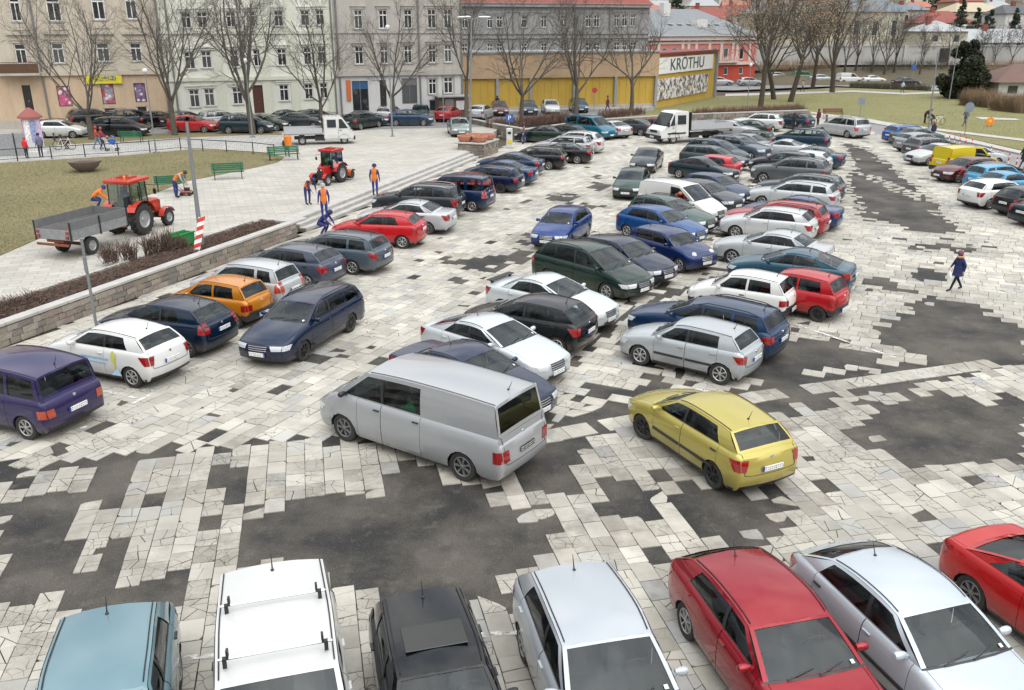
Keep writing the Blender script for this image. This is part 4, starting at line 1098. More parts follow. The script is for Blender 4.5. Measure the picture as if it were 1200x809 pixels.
row([
 ('oldhatch', '#b9bfc3', (842, 451), 'rl', 143, 'silver compact hatchback with dark tail lamps in the middle row', dict(over=dict(bstrip=True))),
 ('wagon', '#133960', (913, 417), 'rb', 143, 'blue estate car parked right beside the silver compact hatchback', dict(rail=M_BLACK)),
 ('city', '#e6e7e4', (926, 370), 'rb', 147, 'white small city car beside the red city car', dict(metallic=False)),
 ('city', '#b31d24', (956.7, 377.7), 'rl', 140, 'red small city car with dark bumpers in the middle row', dict(metallic=False, rim='dark')),
 ('fastback', '#28586e', (998, 340), 'rb', 150, 'steel blue saloon behind the red city car', {}),
 ('sedan', '#c6cacd', (857, 309.4), 'fl', 146, 'silver saloon beside the steel blue saloon', {}),
 ('hatch5', '#d3d6d8', (861, 279.5), 'fl', 149, 'pale silver hatchback beside a dull red estate', {}),
 ('wagon', '#a83038', (968, 274), 'rb', 149, 'dull red estate between a pale hatchback and a blue saloon', dict(metallic=False)),
 ('sedan', '#153d7a', (984, 266), 'rb', 149, 'deep blue saloon beside the dull red estate', {}),
 ('wagon', '#ccd0d2', (980, 245), 'rb', 148, 'silver white estate beside the deep blue saloon', {}),
 ('wagon', '#565f66', (987, 235), 'rb', 148, 'grey estate with tall lamps beside the silver white estate', dict(over=dict(tail='tall'))),
 ('suv', '#686d70', (893.5, 215.5), 'fl', 149, 'grey off-roader estate in the middle row', {}),
 ('hatch5', '#2a323c', (889.7, 203), 'fl', 149, 'black blue hatchback behind the grey off-roader', {}),
 ('supermini', '#d9dcdc', (972, 201.5), 'rb', 148, 'white supermini among grey cars at the lane edge', {}),
 ('sedan', '#255368', (988, 196), 'rb', 148, 'petrol blue saloon at the lane edge', {}),
 ('coupe', '#c9cdd0', (921.8, 163), 'roof', 148, 'silver coupe near the far end of the middle row', {}),
 ('mpv', '#1b3c52', (971, 174), 'rb', 148, 'navy people carrier closing the middle row', {}),
], GR_, {})
row([
 ('hatch5', '#17191c', (1174, 250), 'rb', 18, 'black hatchback by the cones between a white hatchback and a saloon', {}),
 ('sedan', '#112833', (1194, 262), 'rb', 18, 'dark green saloon beside the black hatchback near the cones', {}),
 ('hatch5', '#e8e9e7', (1159, 246), 'rr', 18, 'white hatchback by the cones next to the black hatchback', dict(metallic=False)),
 ('sedan', '#4e9cc4', (1142, 229), 'rb', 18, 'light blue saloon by the cones', {}),
 ('tallhatch', '#4ea2cb', (1137, 222), 'rb', 18, 'light blue tall hatchback with high red lamps by the cones', dict(over=dict(tail='tall'))),
 ('hatch5', '#641b24', (1122.6, 215), 'fl', 198, 'dark red hatchback backed in by the cones', {}),
 ('sedan', '#4e1f27', (1168, 190), 'roof', 18, 'burgundy saloon beyond the light blue tall hatchback', {}),
 ('boxvan', '#d9c327', (1098, 202), 'rb', 18, 'yellow delivery van by the cones', dict(metallic=False, name='parked_van', cat='van', mirror='black')),
 ('sedan', '#c8ccce', (1088, 195), 'fl', 198, 'silver saloon backed in beside the yellow delivery van', {}),
 ('wagon', '#d6d9da', (1132, 170.5), 'roof', 18, 'white estate behind the yellow delivery van', {}),
 ('wagon', '#5b6166', (1064, 183), 'rb', 18, 'grey estate by the cones', {}),
 ('hatch5', '#9aa0a5', (1053, 176), 'rb', 18, 'light grey hatchback by the cones', {}),
 ('sedan', '#5b6f6b', (1048, 169), 'rb', 18, 'grey green saloon by the cones', {}),
 ('wagon', '#1659a6', (1039.5, 166), 'rb', 18, 'vivid blue estate at the end of the row by the cones', {}),
], GRR, {})
row([
 ('hatch5', '#7896a0', (107, 812), 'rfe', -73, 'pale blue hatchback in the front row beside the white van', dict(over=dict(W=1.70))),
 ('caddy', '#cfd0ce', (325, 786), 'rfe', -74, 'white van with two roof bars in the front row', dict(metallic=False, name='parked_van', cat='van', over=dict(side='panel', H=1.80), extra=extra_bars, scale=1.0)),
 ('oldhatch', '#14161a', (518, 783), 'rfe', -75, 'black hatchback with a sunroof in the front row', dict(extra=extra_sunroof, scale=1.0)),
 ('hatch5', '#bcc2c8', (712, 746), 'rfe', -77, 'silver blue hatchback in the front row beside the dark red car', dict(over=dict(H=1.58, zc=1.04, zr=1.1, zrr=1.48, zt=1.02, zh=.8), scale=1.0)),
 ('hatch5', '#9c1a28', (926, 724), 'rfe', -76, 'dark red hatchback with sloping tail in the front row', dict(metallic=True, scale=1.0, over=dict(L=4.2, srr=3.62, zrr=1.30, sr=4.05, st=4.09))),
 ('hatch5', '#c9d2da', (1096, 709), 'rfe', -73, 'silver car with sloping tail next to the dark red one', dict(over=dict(bstrip=True, L=4.2, srr=3.30, sr=3.92, st=4.0, zrr=1.34), scale=1.0)),
 ('coupe', '#bb1c1c', (1133, 713), 'rr', -70, 'bright red coupe beside the silver sloping-tail car in the front row', dict(metallic=False, rim='grey', scale=1.0)),
], GF, {})
S5 = dict(z=TZ)
row([
 ('supermini', '#e4e6e6', (86, 162.5), 'fr', 4, 'white hatchback on the street behind the advertising kiosk', S5),
 ('mpv', '#1a1e22', (157.5, 161), 'fr', 2, 'black people carrier on the street behind the family with the pushchair', dict(z=TZ, over=dict(rails=False))),
 ('hatch5', '#20262b', (60, 139), 'roof', 30, 'dark hatchback behind the kiosk by the beige house', S5),
 ('suv', '#24272b', (97.5, 150.5), 'rr', 40, 'black off-roader below the first pink poster window', S5),
 ('voyager', '#4e5864', (127, 151), 'rb', 55, 'grey people carrier below the second pink poster window', S5),
 ('hatch5', '#1b1d20', (175.5, 150.5), 'rr', 45, 'black hatchback below the third poster window', S5),
 ('wagon', '#4c3338', (192, 149.5), 'rb', 50, 'dark maroon estate by the drainpipe between beige and cream houses', S5),
 ('hatch3', '#c21f2a', (240, 156), 'fr', 2, 'small bright red three-door car on the street before the beige house', dict(z=TZ, metallic=False)),
 ('wagon', '#b9bcc0', (234, 148.5), 'rb', 42, 'silver estate below the cream house windows', S5),
 ('sedan', '#d7dada', (276, 133), 'roof', 42, 'white saloon behind the dark blue people carrier', S5),
 ('mpv', '#18323f', (258, 154), 'rb', 2, 'dark blue people carrier on the street beside a tree trunk', S5),
 ('sedan', '#253832', (309, 153), 'c', 2, 'dark green saloon on the street behind a tree trunk', S5),
 ('sedan', '#112630', (315, 146.5), 'rb', 45, 'navy saloon in front of the dark red house door', S5),
 ('hatch5', '#454a52', (349, 146), 'rb', 45, 'dark grey hatchback behind the white dropside lorry', S5),
 ('sedan', '#2a3036', (352, 150.5), 'c', 2, 'black saloon behind the white lorry bed', S5),
 ('hatch5', '#2a3a38', (419.5, 132), 'roof', 60, 'dark green hatchback behind the white lorry cab', S5),
 ('sedan', '#122f44', (428, 147.5), 'c', 2, 'dark blue saloon on the street beside the lorry cab', S5),
 ('wagon', '#c3c6c8', (449, 142.5), 'rb', 80, 'silver estate seen from behind beside a forked tree', S5),
 ('hatch5', '#234e62', (491, 141), 'fb', -88, 'teal hatchback facing the terrace by the grey house', S5),
 ('hatch5', '#153c5c', (481, 147), 'c', 2, 'blue hatchback on the street in front of the teal hatchback', S5),
 ('hatch5', '#b32b33', (518, 142), 'rb', 75, 'red hatchback seen from behind by the white shop front', dict(z=TZ, metallic=False)),
 ('sedan', '#8d9a97', (537, 137.5), 'roof', -80, 'pale green saloon beside the leaning tree', S5),
 ('hatch5', '#c5c9cc', (557, 140), 'rb', 75, 'silver hatchback seen from behind by the lamp post', S5),
 ('hatch5', '#5c2c34', (587, 135.5), 'fb', -85, 'maroon hatchback facing the terrace by the yellow shop', S5),
 ('sedan', '#244658', (621.6, 134.5), 'fb', -85, 'blue grey saloon facing the hedge by the yellow shop', S5),
 ('hatch5', '#d3d6d8', (648, 133.5), 'fb', -85, 'white hatchback facing the hedge by the yellow shop', S5),
 ('hatch5', '#2d586e', (681.4, 131.5), 'fb', -85, 'slate hatchback half hidden by a tree at the yellow shop', S5),
], GS, {})
row([
 ('boxvan', '#e2e4e4', (994, 98), 'c', 10, 'white van on the far avenue by the big brown tree', dict(metallic=False, name='parked_van', cat='van')),
 ('hatch5', '#2a2f36', (1008, 94), 'c', 10, 'black hatchback on the far avenue behind the white cars', {}),
 ('sedan', '#e0e2e2', (1022, 98), 'c', 10, 'white saloon on the far avenue behind the clipped hedge', {}),
 ('hatch5', '#1a405c', (1035, 95), 'c', 10, 'dark blue hatchback on the far avenue', {}),
 ('wagon', '#dfe2e2', (1069, 94), 'c', 8, 'white estate on the far avenue below the embankment', {}),
 ('sedan', '#232a33', (1061, 101), 'c', 8, 'black saloon on the far avenue beside the clipped hedge', {}),
 ('sedan', '#3594ba', (1178, 99), 'c', 6, 'turquoise saloon on the far avenue', {}),
 ('sedan', '#5a1f26', (822, 101), 'c', 5, 'dark red saloon before the pink building', {}),
 ('wagon', '#c4c9cc', (843, 100.5), 'c', 5, 'silver estate before the pink building door', {}),
 ('hatch5', '#b8bdc0', (878, 101), 'c', 5, 'silver hatchback at the corner of the pink building', {}),
 ('hatch5', '#dcdede', (912, 94), 'c', 5, 'white hatchback behind the leaning park trees', {}),
 ('caddy', '#2f9a78', (941, 95), 'c', 5, 'green van on the far avenue behind the park trees', dict(metallic=False, name='parked_van', cat='van')),
 ('hatch5', '#c3c7c9', (962, 97), 'c', 5, 'pale grey hatchback on the far avenue beside the brown tree', {}),
], GA, {})
# ------------------------------------------------------------------ buildings
class Plane:
    """vertical plane through two ground points; hit() turns a photo pixel into (u along, z)"""
    def __init__(s, a, b): s.a = Vector(a[:2]); s.d = (Vector(b[:2])-s.a).normalized(); s.n = Vector((-s.d.y, s.d.x)); s.ang = math.atan2(s.d.y, s.d.x)
    def hit(s, x, y):
        u = (x-600)/F_PX; v = (404.5-y)/F_PX; c, sn = math.cos(PITCH), math.sin(PITCH)
        d = Vector((u, c+v*sn)); dz = -sn+v*c
        k = s.a.dot(s.n)/d.dot(s.n); p = d*k
        return (p-s.a).dot(s.d), CAM_H+dz*k
def plaster(name, col, stain=.35, sc=.5, sat=.62):
    if name in MATS: return MATS[name]
    c = C3(col); g_ = sum(c)/3; c = tuple((x*sat+g_*(1-sat))*.80 for x in c); t = NT(name); p = t.pos(); sp = t.add('SeparateXYZ'); t.link(p, sp.inputs[0])
    mp = t.add('Mapping'); mp.inputs['Scale'].default_value = (1, 1, .22); t.link(p, mp.inputs[0])
    n = t.noise(sc*2.2, 6, mp.outputs[0], .65); n2 = t.noise(sc*9, 5, p, .7)
    col_ = t.mix(t.ramp(n, [(.42, 0), (.72, stain)]), c, tuple(x*.55 for x in c)); col_ = t.mix(t.ramp(n2, [(.5, 0), (.75, stain*.7)]), col_, tuple(x*.62 for x in c))
    t.bsdf(col_, .92, bump=n2, bstr=.25, bdist=.03); MATS[name] = t.m; return t.m
def pane_mat():
    t = NT('window_glass'); r = t.rnd(); n = t.noise(.9, 3, t.pos())
    c = t.mix(t.ramp(r, [(.35, 0), (.9, 1)]), (.018, .021, .026), (.085, .09, .095)); c = t.mix(t.ramp(n, [(.55, 0), (.62, .5)]), c, (.13, .13, .125))
    t.bsdf(c, .12, **{'IOR': 1.5}); return t.m
M_PANE = pane_mat(); M_FRAME = simple('window_frame_white', (.68, .68, .66), .5, var=.06)
M_PIPE = simple('drain_pipe', (.16, .16, .155), .6, var=.2)
def win_mesh(kind):
    k = 'win_'+kind
    if k in CARMESH: return CARMESH[k]
    m = MB(); t = .10
    for x in (-.5+t/2, .5-t/2): m.box((x, 0, 0), (t, .07, 1))
    for z in (-.5+.035, .5-.035): m.box((0, 0, z), (1, .07, .07))
    if kind in ('cross', 'tee'):
        m.box((0, -.012, 0 if kind == 'cross' else -.14), (.075, .07, 1 if kind == 'cross' else .72)); m.box((0, -.016, .2), (1, .08, .055))
    fr = m.mesh('window', [M_FRAME]); p = MB(); p.quad([(-.46, .02, -.48), (.46, .02, -.48), (.46, .02, .48), (-.46, .02, .48)]); pn = p.mesh('pane', [M_PANE])
    si = MB().box((0, -.10, -.5), (1.16, .22, .045)).mesh('sill', [M_CONC])
    CARMESH[k] = (fr, pn, si); return CARMESH[k]
def put_window(root, u, z, w, h, kind='cross', y=.13, sill=True):
    fr, pn, si = win_mesh(kind); o = mobj('window', fr, root); o.location = (u, y, z); o.scale = (w, 1, h); mobj('pane', pn, o)
    if sill: mobj('sill', si, o)
    return o
def wall_holes(name, root, u0, u1, z0, z1, holes, mat, depth=.2):
    m = MB(); us = sorted({u0, u1, *[round(a, 3) for h in holes for a in h[:2]]}); zs = sorted({z0, z1, *[round(a, 3) for h in holes for a in h[2:4]]})
    us = [u for u in us if u0 <= u <= u1]; zs = [z for z in zs if z0 <= z <= z1]
    for i in range(len(us)-1):
        for j in range(len(zs)-1):
            uc, zc = (us[i]+us[i+1])/2, (zs[j]+zs[j+1])/2
            if any(h[0] < uc < h[1] and h[2] < zc < h[3] for h in holes): continue
            m.quad([(us[i], 0, zs[j]), (us[i+1], 0, zs[j]), (us[i+1], 0, zs[j+1]), (us[i], 0, zs[j+1])])
    for h in holes:
        a, b, c, d = h[:4]
        m.quad([(a, 0, c), (a, depth, c), (a, depth, d), (a, 0, d)]); m.quad([(b, 0, c), (b, 0, d), (b, depth, d), (b, depth, c)])
        m.quad([(a, 0, c), (b, 0, c), (b, depth, c), (a, depth, c)]); m.quad([(a, 0, d), (a, depth, d), (b, depth, d), (b, 0, d)])
    return m.build(name, mat, root)
def building(name, label, pl, x0, x1, zb, levels, wins, depth=12, ztop=None, side=None, cat='building'):
    """levels: (z low, z high, material, part name); wins: (x0,x1,y0,y1,kind) in photo pixels on the plane"""
    ua = pl.hit(x0, 120)[0]; ub = pl.hit(x1, 120)[0]
    org = pl.a+pl.d*ua; root = empty(name, (org.x, org.y, zb), pl.ang, label, cat)
    hs_ = []
    for (a, b, c, d, k) in wins:
        u1 = pl.hit(a, (c+d)/2)[0]-ua; u2 = pl.hit(b, (c+d)/2)[0]-ua; zt_ = pl.hit((a+b)/2, c)[1]-zb; zl_ = pl.hit((a+b)/2, d)[1]-zb
        hs_.append((u1, u2, max(.02, zl_), zt_, k))
    W = ub-ua
    for (zl, zh_, mat, pn) in levels:
        sel = []
        for h in hs_:
            lo, hi = max(h[2], zl), min(h[3], zh_)
            if hi > lo: sel.append((h[0], h[1], lo, hi))
        wall_holes(pn, root, 0, W, zl, zh_, sel, mat)
    top = levels[-1][1]
    m = MB(); sm_ = side or levels[-1][2]
    m.quad([(W, 0, 0), (W, depth, 0), (W, depth, top), (W, 0, top)]); m.quad([(0, 0, 0), (0, 0, top), (0, depth, top), (0, depth, 0)]); m.quad([(0, depth, 0), (0, depth, top), (W, depth, top), (W, depth, 0)])
    m.quad([(0, .3, .02), (W, .3, .02), (W, .3, top), (0, .3, top)]); m.build('side_wall', sm_, root)
    for h in hs_:
        w_, hh = h[1]-h[0], h[3]-h[2]; uc, zc = (h[0]+h[1])/2, (h[2]+h[3])/2
        if h[4] in ('cross', 'tee', 'plain'):
            wo_ = put_window(root, uc, zc, w_, hh, h[4])
            if h[4] != 'plain' and w_ > .5:
                sr_ = MB(); sr_.box((uc, -.05, zc+hh/2+.14), (w_+.5, .10, .24)); sr_.box((uc, -.09, zc+hh/2+.29), (w_+.66, .2, .08))
                for q_ in (-1, 1): sr_.box((uc+q_*(w_/2+.10), -.03, zc), (.17, .06, hh))
                sr_.build('window_surround', levels[-1][2], root)
        else: h[4](root, uc, zc, w_, hh)
    root['_w'] = W
    return root, W, ua
def band(root, W, z, h, out, mat, name='cornice', u0=0): return bx(name, (u0+W/2, -out/2+.001, z), (W, out, h), mat, root)
M_BEIGE = plaster('beige_plaster', '#d3c3a8', .5); M_OCHRE = plaster('ochre_plaster', '#dfb988', .45); M_CREAM = plaster('cream_green_plaster', '#e8ead8', .2); M_CREAM2 = plaster('cream_pilaster', '#dde0c6', .2)
M_GREY = plaster('grey_plaster', '#c0b8ab', .5); M_WHITE = plaster('white_plaster', '#d9d9d6', .3); M_GREY2 = plaster('cold_grey_plaster', '#9da0a2', .4); M_YEL = plaster('yellow_cladding', '#cfa92c', .4, .3, .85)
M_PEACH = plaster('peach_cladding', '#cda56e', .3, .2); M_PINK = plaster('pink_plaster', '#d87f74', .2, .5, .9); M_RED = plaster('red_plaster', '#c04a38', .2, .5, .95); M_TILE = plaster('roof_tile', '#94493c', .35, .5, .8); M_SLATE = plaster('roof_slate', '#7f878d', .3)
M_DOOR = simple('door_brown', (.075, .022, .016), .6)
def poster(c1, c2):
    k = 'poster_%s' % c1
    if k not in MATS:
        t = NT(k); n = t.noise(1.6, 5, t.pos(), .7); v = t.add('TexVoronoi', i_Scale=2.2); t.link(t.pos(), v.inputs[0])
        c = t.mix(t.ramp(n, [(.42, 0), (.58, 1)]), C3(c1), C3(c2)); c = t.mix(t.ramp(v.outputs['Distance'], [(.25, .9), (.4, 0)]), c, (.7, .6, .65)); t.bsdf(c, .4); MATS[k] = t.m
    def f(root, u, z, w, h):
        o = bx('poster_window', (u, .12, z), (w, .06, h), M_BLACK, root); MB().box((0, 0, 0), (w*.88, .02, h*.92)).build('poster', MATS[k], o).location = (u, .08, z)
    return f
def door(mat):
    def f(root, u, z, w, h):
        o = bx('door', (u, .16, z), (w, .07, h), mat, root)
        for s in (-.25, .25): bx('door_panel', (u+s*w, .115, z-.1*h), (w*.34, .03, h*.6), mat, o)
        bx('handle', (u+w*.05, .10, z-.05*h), (.04, .06, .14), M_CHROME, o)
    return f
def shop(c):
    def f(root, u, z, w, h):
        o = bx('shop_window', (u, .15, z), (w, .05, h), M_PANE, root); bx('frame', (u, .11, z+h*.36), (w, .05, h*.26), c, o)
        for s in (-.5, 0, .5): bx('frame', (u+s*w*.98, .10, z), (.07, .06, h), M_PIPE, o)
        bx('frame', (u, .10, z-h*.49), (w, .06, .1), M_PIPE, o)
    return f
PLA = Plane(G(0, 151.5, TZ), G(540, 135, TZ))
zA = lambda y, x=300, zb=TZ: PLA.hit(x, y)[1]-zb
# beige house
wins = [(11.5, 23.5, -7, 26, 'tee'), (54, 71, -7, 26, 'tee'), (107, 122.5, -8, 24, 'tee'), (146.5, 160, -9, 23.5, 'tee'), (17.5, 31, 51, 75, 'tee'), (61, 75, 50, 75, 'tee'), (113, 128.5, 50, 73, 'tee'), (152.5, 166, 50, 72.5, 'tee'),
        (28, 38, 100, 134, door(M_BLACK)), (67.5, 83.5, 101, 125, poster('#c8577e', '#6d4a63')), (119, 134, 98, 122.5, poster('#a23a4a', '#8d9aa6')), (157.5, 171, 97.5, 120, poster('#4a3d5c', '#8a6f8e')), (160, 173, 125, 132, 'plain'), (121, 136, 127, 132, 'plain'),
        (-40, -28, 52, 77, 'tee'), (-44, -31, -6, 27, 'tee')]
b1, W1_, _ = building('tenement_house', 'beige plaster tenement house with yellow shop sign and poster windows', PLA, -75, 196, TZ,
    [(0, zA(86, 100), M_OCHRE, 'ground_floor_wall'), (zA(86, 100), 17.5, M_BEIGE, 'upper_wall')], wins)
band(b1, W1_, zA(86, 100), .35, .22, M_BEIGE); band(b1, W1_, 17.3, .5, .5, M_GREY); band(b1, W1_, .35, .7, .06, M_GREY, 'plinth')
for (a, b, c, d, k) in wins[4:8]+wins[:4]:
    u = (PLA.hit(a, c)[0]+PLA.hit(b, c)[0])/2-PLA.hit(-75, 120)[0]; bx('window_hood', (u, -.12, zA(c-11 if c > 0 else c-6, (a+b)/2)), (2.1, .26, .2), M_GREY, b1); bx('apron_panel', (u, -.03, zA(d+6, (a+b)/2)), (1.7, .08, .5), M_BEIGE, b1)
u = PLA.hit(24, 82)[0]-PLA.hit(-75, 120)[0]; bl = bx('balcony', (u, -.55, zA(87, 24)), (3.4, 1.1, .2), M_GREY, b1)
for k in range(18): bx('baluster', (u-1.6+k*.19, -1.05, zA(87, 24)+.55), (.03, .03, .95), simple('rusty_iron', (.11, .06, .035), .8), bl)
bx('rail', (u, -1.05, zA(87, 24)+1.03), (3.4, .06, .06), MATS['rusty_iron'], bl); bx('screen', (u, -1.02, zA(87, 24)+.52), (3.3, .02, .8), MATS['rusty_iron'], bl)
for x in (50, 193):
    u = PLA.hit(x, 90)[0]-PLA.hit(-75, 120)[0]; MB().tube([(u, -.1, 0), (u, -.1, 17)], .09, 8).build('drain_pipe', M_PIPE, b1)
def text_obj(name, body, size, mat, parent, loc, rot, ext=.01):
    cu = bpy.data.curves.new(name, 'FONT'); cu.body = body; cu.size = size; cu.align_x = 'CENTER'; cu.align_y = 'CENTER'; cu.extrude = ext
    o = bpy.data.objects.new(name, cu); COL.objects.link(o); dg = bpy.context.evaluated_depsgraph_get(); me = bpy.data.meshes.new_from_object(o.evaluated_get(dg)); bpy.data.objects.remove(o); bpy.data.curves.remove(cu)
    me.materials.clear(); me.materials.append(mat); ob = mobj(name, me, parent); ob.location = loc; ob.rotation_euler = rot; return ob
ua = PLA.hit(100, 92)[0]-PLA.hit(-75, 120)[0]; ub = PLA.hit(143, 92)[0]-PLA.hit(-75, 120)[0]
sg_ = bx('shop_sign', ((ua+ub)/2, -.12, zA(92, 121)), (ub-ua, .14, .95), simple('sign_yellow', (.62, .52, .03), .45), b1)
t = NT('faded_lettering'); n = t.noise(7.5, 2, t.pos(), .4); cc = t.mix(t.ramp(n, [(.48, 0), (.54, 1)]), (.45, .40, .04), (.10, .13, .16)); t.bsdf(cc, .5)
bx('lettering_print', ((ua+ub)/2+.1, -.205, zA(92, 121)), ((ub-ua)*.62, .012, .42), t.m, sg_)
# cream house
def row_(xs, y0, y1, k='cross', dy=0): return [(a, b, y0+dy*i, y1+dy*i, k) for i, (a, b) in enumerate(xs)]
wins = row_([(212, 224), (231, 243), (265, 276), (293, 305), (321, 332), (352, 363), (370, 380)], 14.5, 33.5, dy=-.55)+row_([(216.5, 228.5), (236, 248), (269, 280), (297, 307), (325, 336), (356, 365), (372.5, 382.5)], 60.5, 81.5, dy=-1.0)
wins += [(222, 234, 104.5, 126.5, 'cross'), (239.5, 251.5, 103.5, 125, 'cross'), (272.5, 284.5, 102, 123, 'cross'), (297, 309, 100, 136, door(M_DOOR)), (327.5, 338.5, 99, 119, 'cross'), (357, 367, 98, 117, 'cross'), (375, 384, 97, 116, 'cross')]
b2, W2_, _ = building('tenement_house', 'pale green cream tenement house with white cross windows and dark red door', PLA, 196, 394, TZ, [(0, zA(92, 300), M_CREAM, 'ground_floor_wall'), (zA(92, 300), 15.2, M_CREAM, 'upper_wall')], wins)
for z, h, o in ((zA(92, 300), .35, .2), (zA(38, 300), .3, .15), (15.0, .5, .5), (13.4, .25, .2)): band(b2, W2_, z, h, o, M_CREAM2)
band(b2, W2_, .4, .8, .06, M_GREY, 'plinth')
for x in (201, 257, 312, 345, 389): 
    u = PLA.hit(x, 90)[0]-PLA.hit(196, 120)[0]; bx('pilaster', (u, -.04, 7.4), (.9, .1, 13.4), M_CREAM2, b2)
for x in (204, 392):
    u = PLA.hit(x, 90)[0]-PLA.hit(196, 120)[0]; MB().tube([(u, -.14, 0), (u, -.14, 15)], .09, 8).build('drain_pipe', M_PIPE, b2)
m = MB(); m.quad([(0, -.3, 15.2), (W2_, -.3, 15.2), (W2_, 6, 19), (0, 6, 19)]); m.build('roof', M_TILE, b2)
m = MB(); m.quad([(0, -.3, 17.5), (W1_, -.3, 17.5), (W1_, 6, 21.5), (0, 6, 21.5)]); m.build('roof', M_TILE, b1)
# grey house with white shop front
wins = row_([(415, 425), (444, 454), (473.5, 483), (501, 511), (520, 529.5)], 11, 34.5, dy=-.2)+row_([(416, 426), (446, 455), (473.5, 483), (502.5, 511), (521, 529.5)], 54, 76, dy=-.6)
wins += [(413, 432, 95, 131, shop(simple('shop_blue', (.03, .09, .2), .5))), (445.5, 453, 94, 130, door(M_BLACK)), (471, 489, 92, 122, shop(M_PIPE)), (502.5, 511.5, 92, 111, 'cross'), (520, 531, 90, 110, 'cross'), (503, 512, 117, 131, 'plain')]
b3, W3_, _ = building('tenement_house', 'grey tenement house with white shop front and blue shop window', PLA, 394, 543, TZ, [(0, zA(85, 460), M_WHITE, 'ground_floor_wall'), (zA(85, 460), 16.2, M_GREY, 'upper_wall')], wins)
for z, h, o in ((zA(85, 460), .6, .25), (16.0, .5, .5), (zA(38, 460), .2, .1)): band(b3, W3_, z, h, o, M_GREY)
for x in (398, 492, 541):
    u = PLA.hit(x, 90)[0]-PLA.hit(394, 120)[0]; MB().tube([(u, -.14, 0), (u, -.14, 16)], .09, 8).build('drain_pipe', M_PIPE, b3)
u = PLA.hit(408.5, 107)[0]-PLA.hit(394, 120)[0]; bx('hanging_sign', (u, -.10, zA(106, 408)), (.45, .1, 2.0), simple('sign_orange', (.5, .13, .04), .5), b3)
m = MB(); m.quad([(0, -.3, 16.2), (W3_, -.3, 16.2), (W3_, 6, 20), (0, 6, 20)]); m.build('roof', M_TILE, b3)
kk = empty('shop_kiosk', PLA.a.to_3d(), 0, 'small brown shed against the white shop front', 'shed'); o_ = PLA.a+PLA.d*PLA.hit(526, 120)[0]-PLA.n*1.2
kk.location = (o_.x, o_.y, TZ); kk.rotation_euler = (0, 0, PLA.ang)
bx('wall', (0, 0, 1.0), (3.2, 1.8, 2.0), simple('shed_brown', (.09, .07, .06), .8), kk); bx('roof', (0, -.1, 2.08), (3.5, 2.2, .14), M_GREY2, kk, bevel=.02); bx('door', (-.5, -.93, .95), (.9, .05, 1.8), M_PIPE, kk); bx('shutter', (.8, -.93, 1.2), (1.1, .05, .9), M_WHITE, kk)
# long cold grey house standing behind the yellow shop
PLB = Plane((-6.0, 119.0), (22.0, 127.0)); zB_ = lambda y, x=650: PLB.hit(x, y)[1]-TZ
xs = [(541.5, 548), (571, 577.5), (582, 589), (611, 618), (634, 641), (657, 664.5), (686.5, 693), (696, 703), (719.5, 726), (729, 735), (739, 745)]
wins = row_(xs, 19, 33.5, dy=-.25)+row_(xs, 51, 66, dy=-.2)
b4, W4_, _ = building('long_house', 'long cold grey house with red tiled roof behind the yellow shop', PLB, 541, 756, TZ, [(0, zB_(5), M_GREY2, 'front_wall')], wins, depth=10)
for y, h, o in ((6, .5, .5), (39, .25, .15), (44, .25, .2), (14, .15, .1)): band(b4, W4_, zB_(y), h, o, M_GREY2)
for x in (601, 672, 712): 
    u = PLB.hit(x, 90)[0]-PLB.hit(541, 120)[0]; MB().tube([(u, -.14, 5), (u, -.14, zB_(6))], .09, 8).build('drain_pipe', M_PIPE, b4)
for (a, b, c, d, k) in wins[:11]:
    u = (PLB.hit(a, c)[0]+PLB.hit(b, c)[0])/2-PLB.hit(541, 120)[0]; bx('window_hood', (u, -.1, zB_(c-4, (a+b)/2)), (1.3, .22, .14), M_GREY2, b4)
zt_ = zB_(5); m = MB(); m.quad([(-.5, -.6, zt_), (W4_+.4, -.6, zt_), (W4_-3, 5, zt_+4), (-.5, 5, zt_+4)]); m.quad([(W4_+.4, -.6, zt_), (W4_+.4, 10.5, zt_), (W4_-3, 5, zt_+4)]); m.quad([(W4_+.4, 10.5, zt_), (-.5, 10.5, zt_), (-.5, 5, zt_+4), (W4_-3, 5, zt_+4)]); m.build('roof', M_TILE, b4)
# yellow shop
PLY = Plane(G(543, 130, TZ), G(768, 124, TZ)); zy = lambda y, x=650: PLY.hit(x, y)[1]-TZ
root = empty('yellow_shop', (PLY.a.x, PLY.a.y, TZ), PLY.ang, 'low yellow clad shop with peach upper band and grey posts', 'shop'); Wy = PLY.hit(768, 120)[0]
bx('lower_wall', (Wy/2, 2.9, zy(91)/2), (Wy, 6, zy(91)), M_YEL, root); bx('upper_band', (Wy/2, 2.8, (zy(91)+zy(62))/2), (Wy+.1, 6.4, zy(62)-zy(91)), M_PEACH, root); bx('roof_edge', (Wy/2, 2.8, zy(62)+.08), (Wy+.3, 6.7, .18), M_GREY2, root)
for x in (582, 621, 672, 720, 767):
    u = PLY.hit(x, 110)[0]; bx('post', (u, -.25, zy(91)/2), (.32, .32, zy(91)), M_GREY2, root)
for k in range(28): bx('cladding_seam', (Wy*k/28+.3, -.115, zy(91)/2), (.035, .03, zy(91)-.05), simple('yellow_seam', (.38, .29, .05), .6), root)
bx('plinth', (Wy/2, -.13, .15), (Wy, .06, .3), M_CONC, root)
PLS = Plane(G(768, 124, .4), G(842, 113, .0)); zs_ = lambda y, x=800: PLS.hit(x, y)[1]
root = empty('billboard_wing', (PLS.a.x, PLS.a.y, 0), PLS.ang, 'shop wing carrying a white lettered sign above a big illustrated poster', 'shop'); Ws = PLS.hit(836, 110)[0]
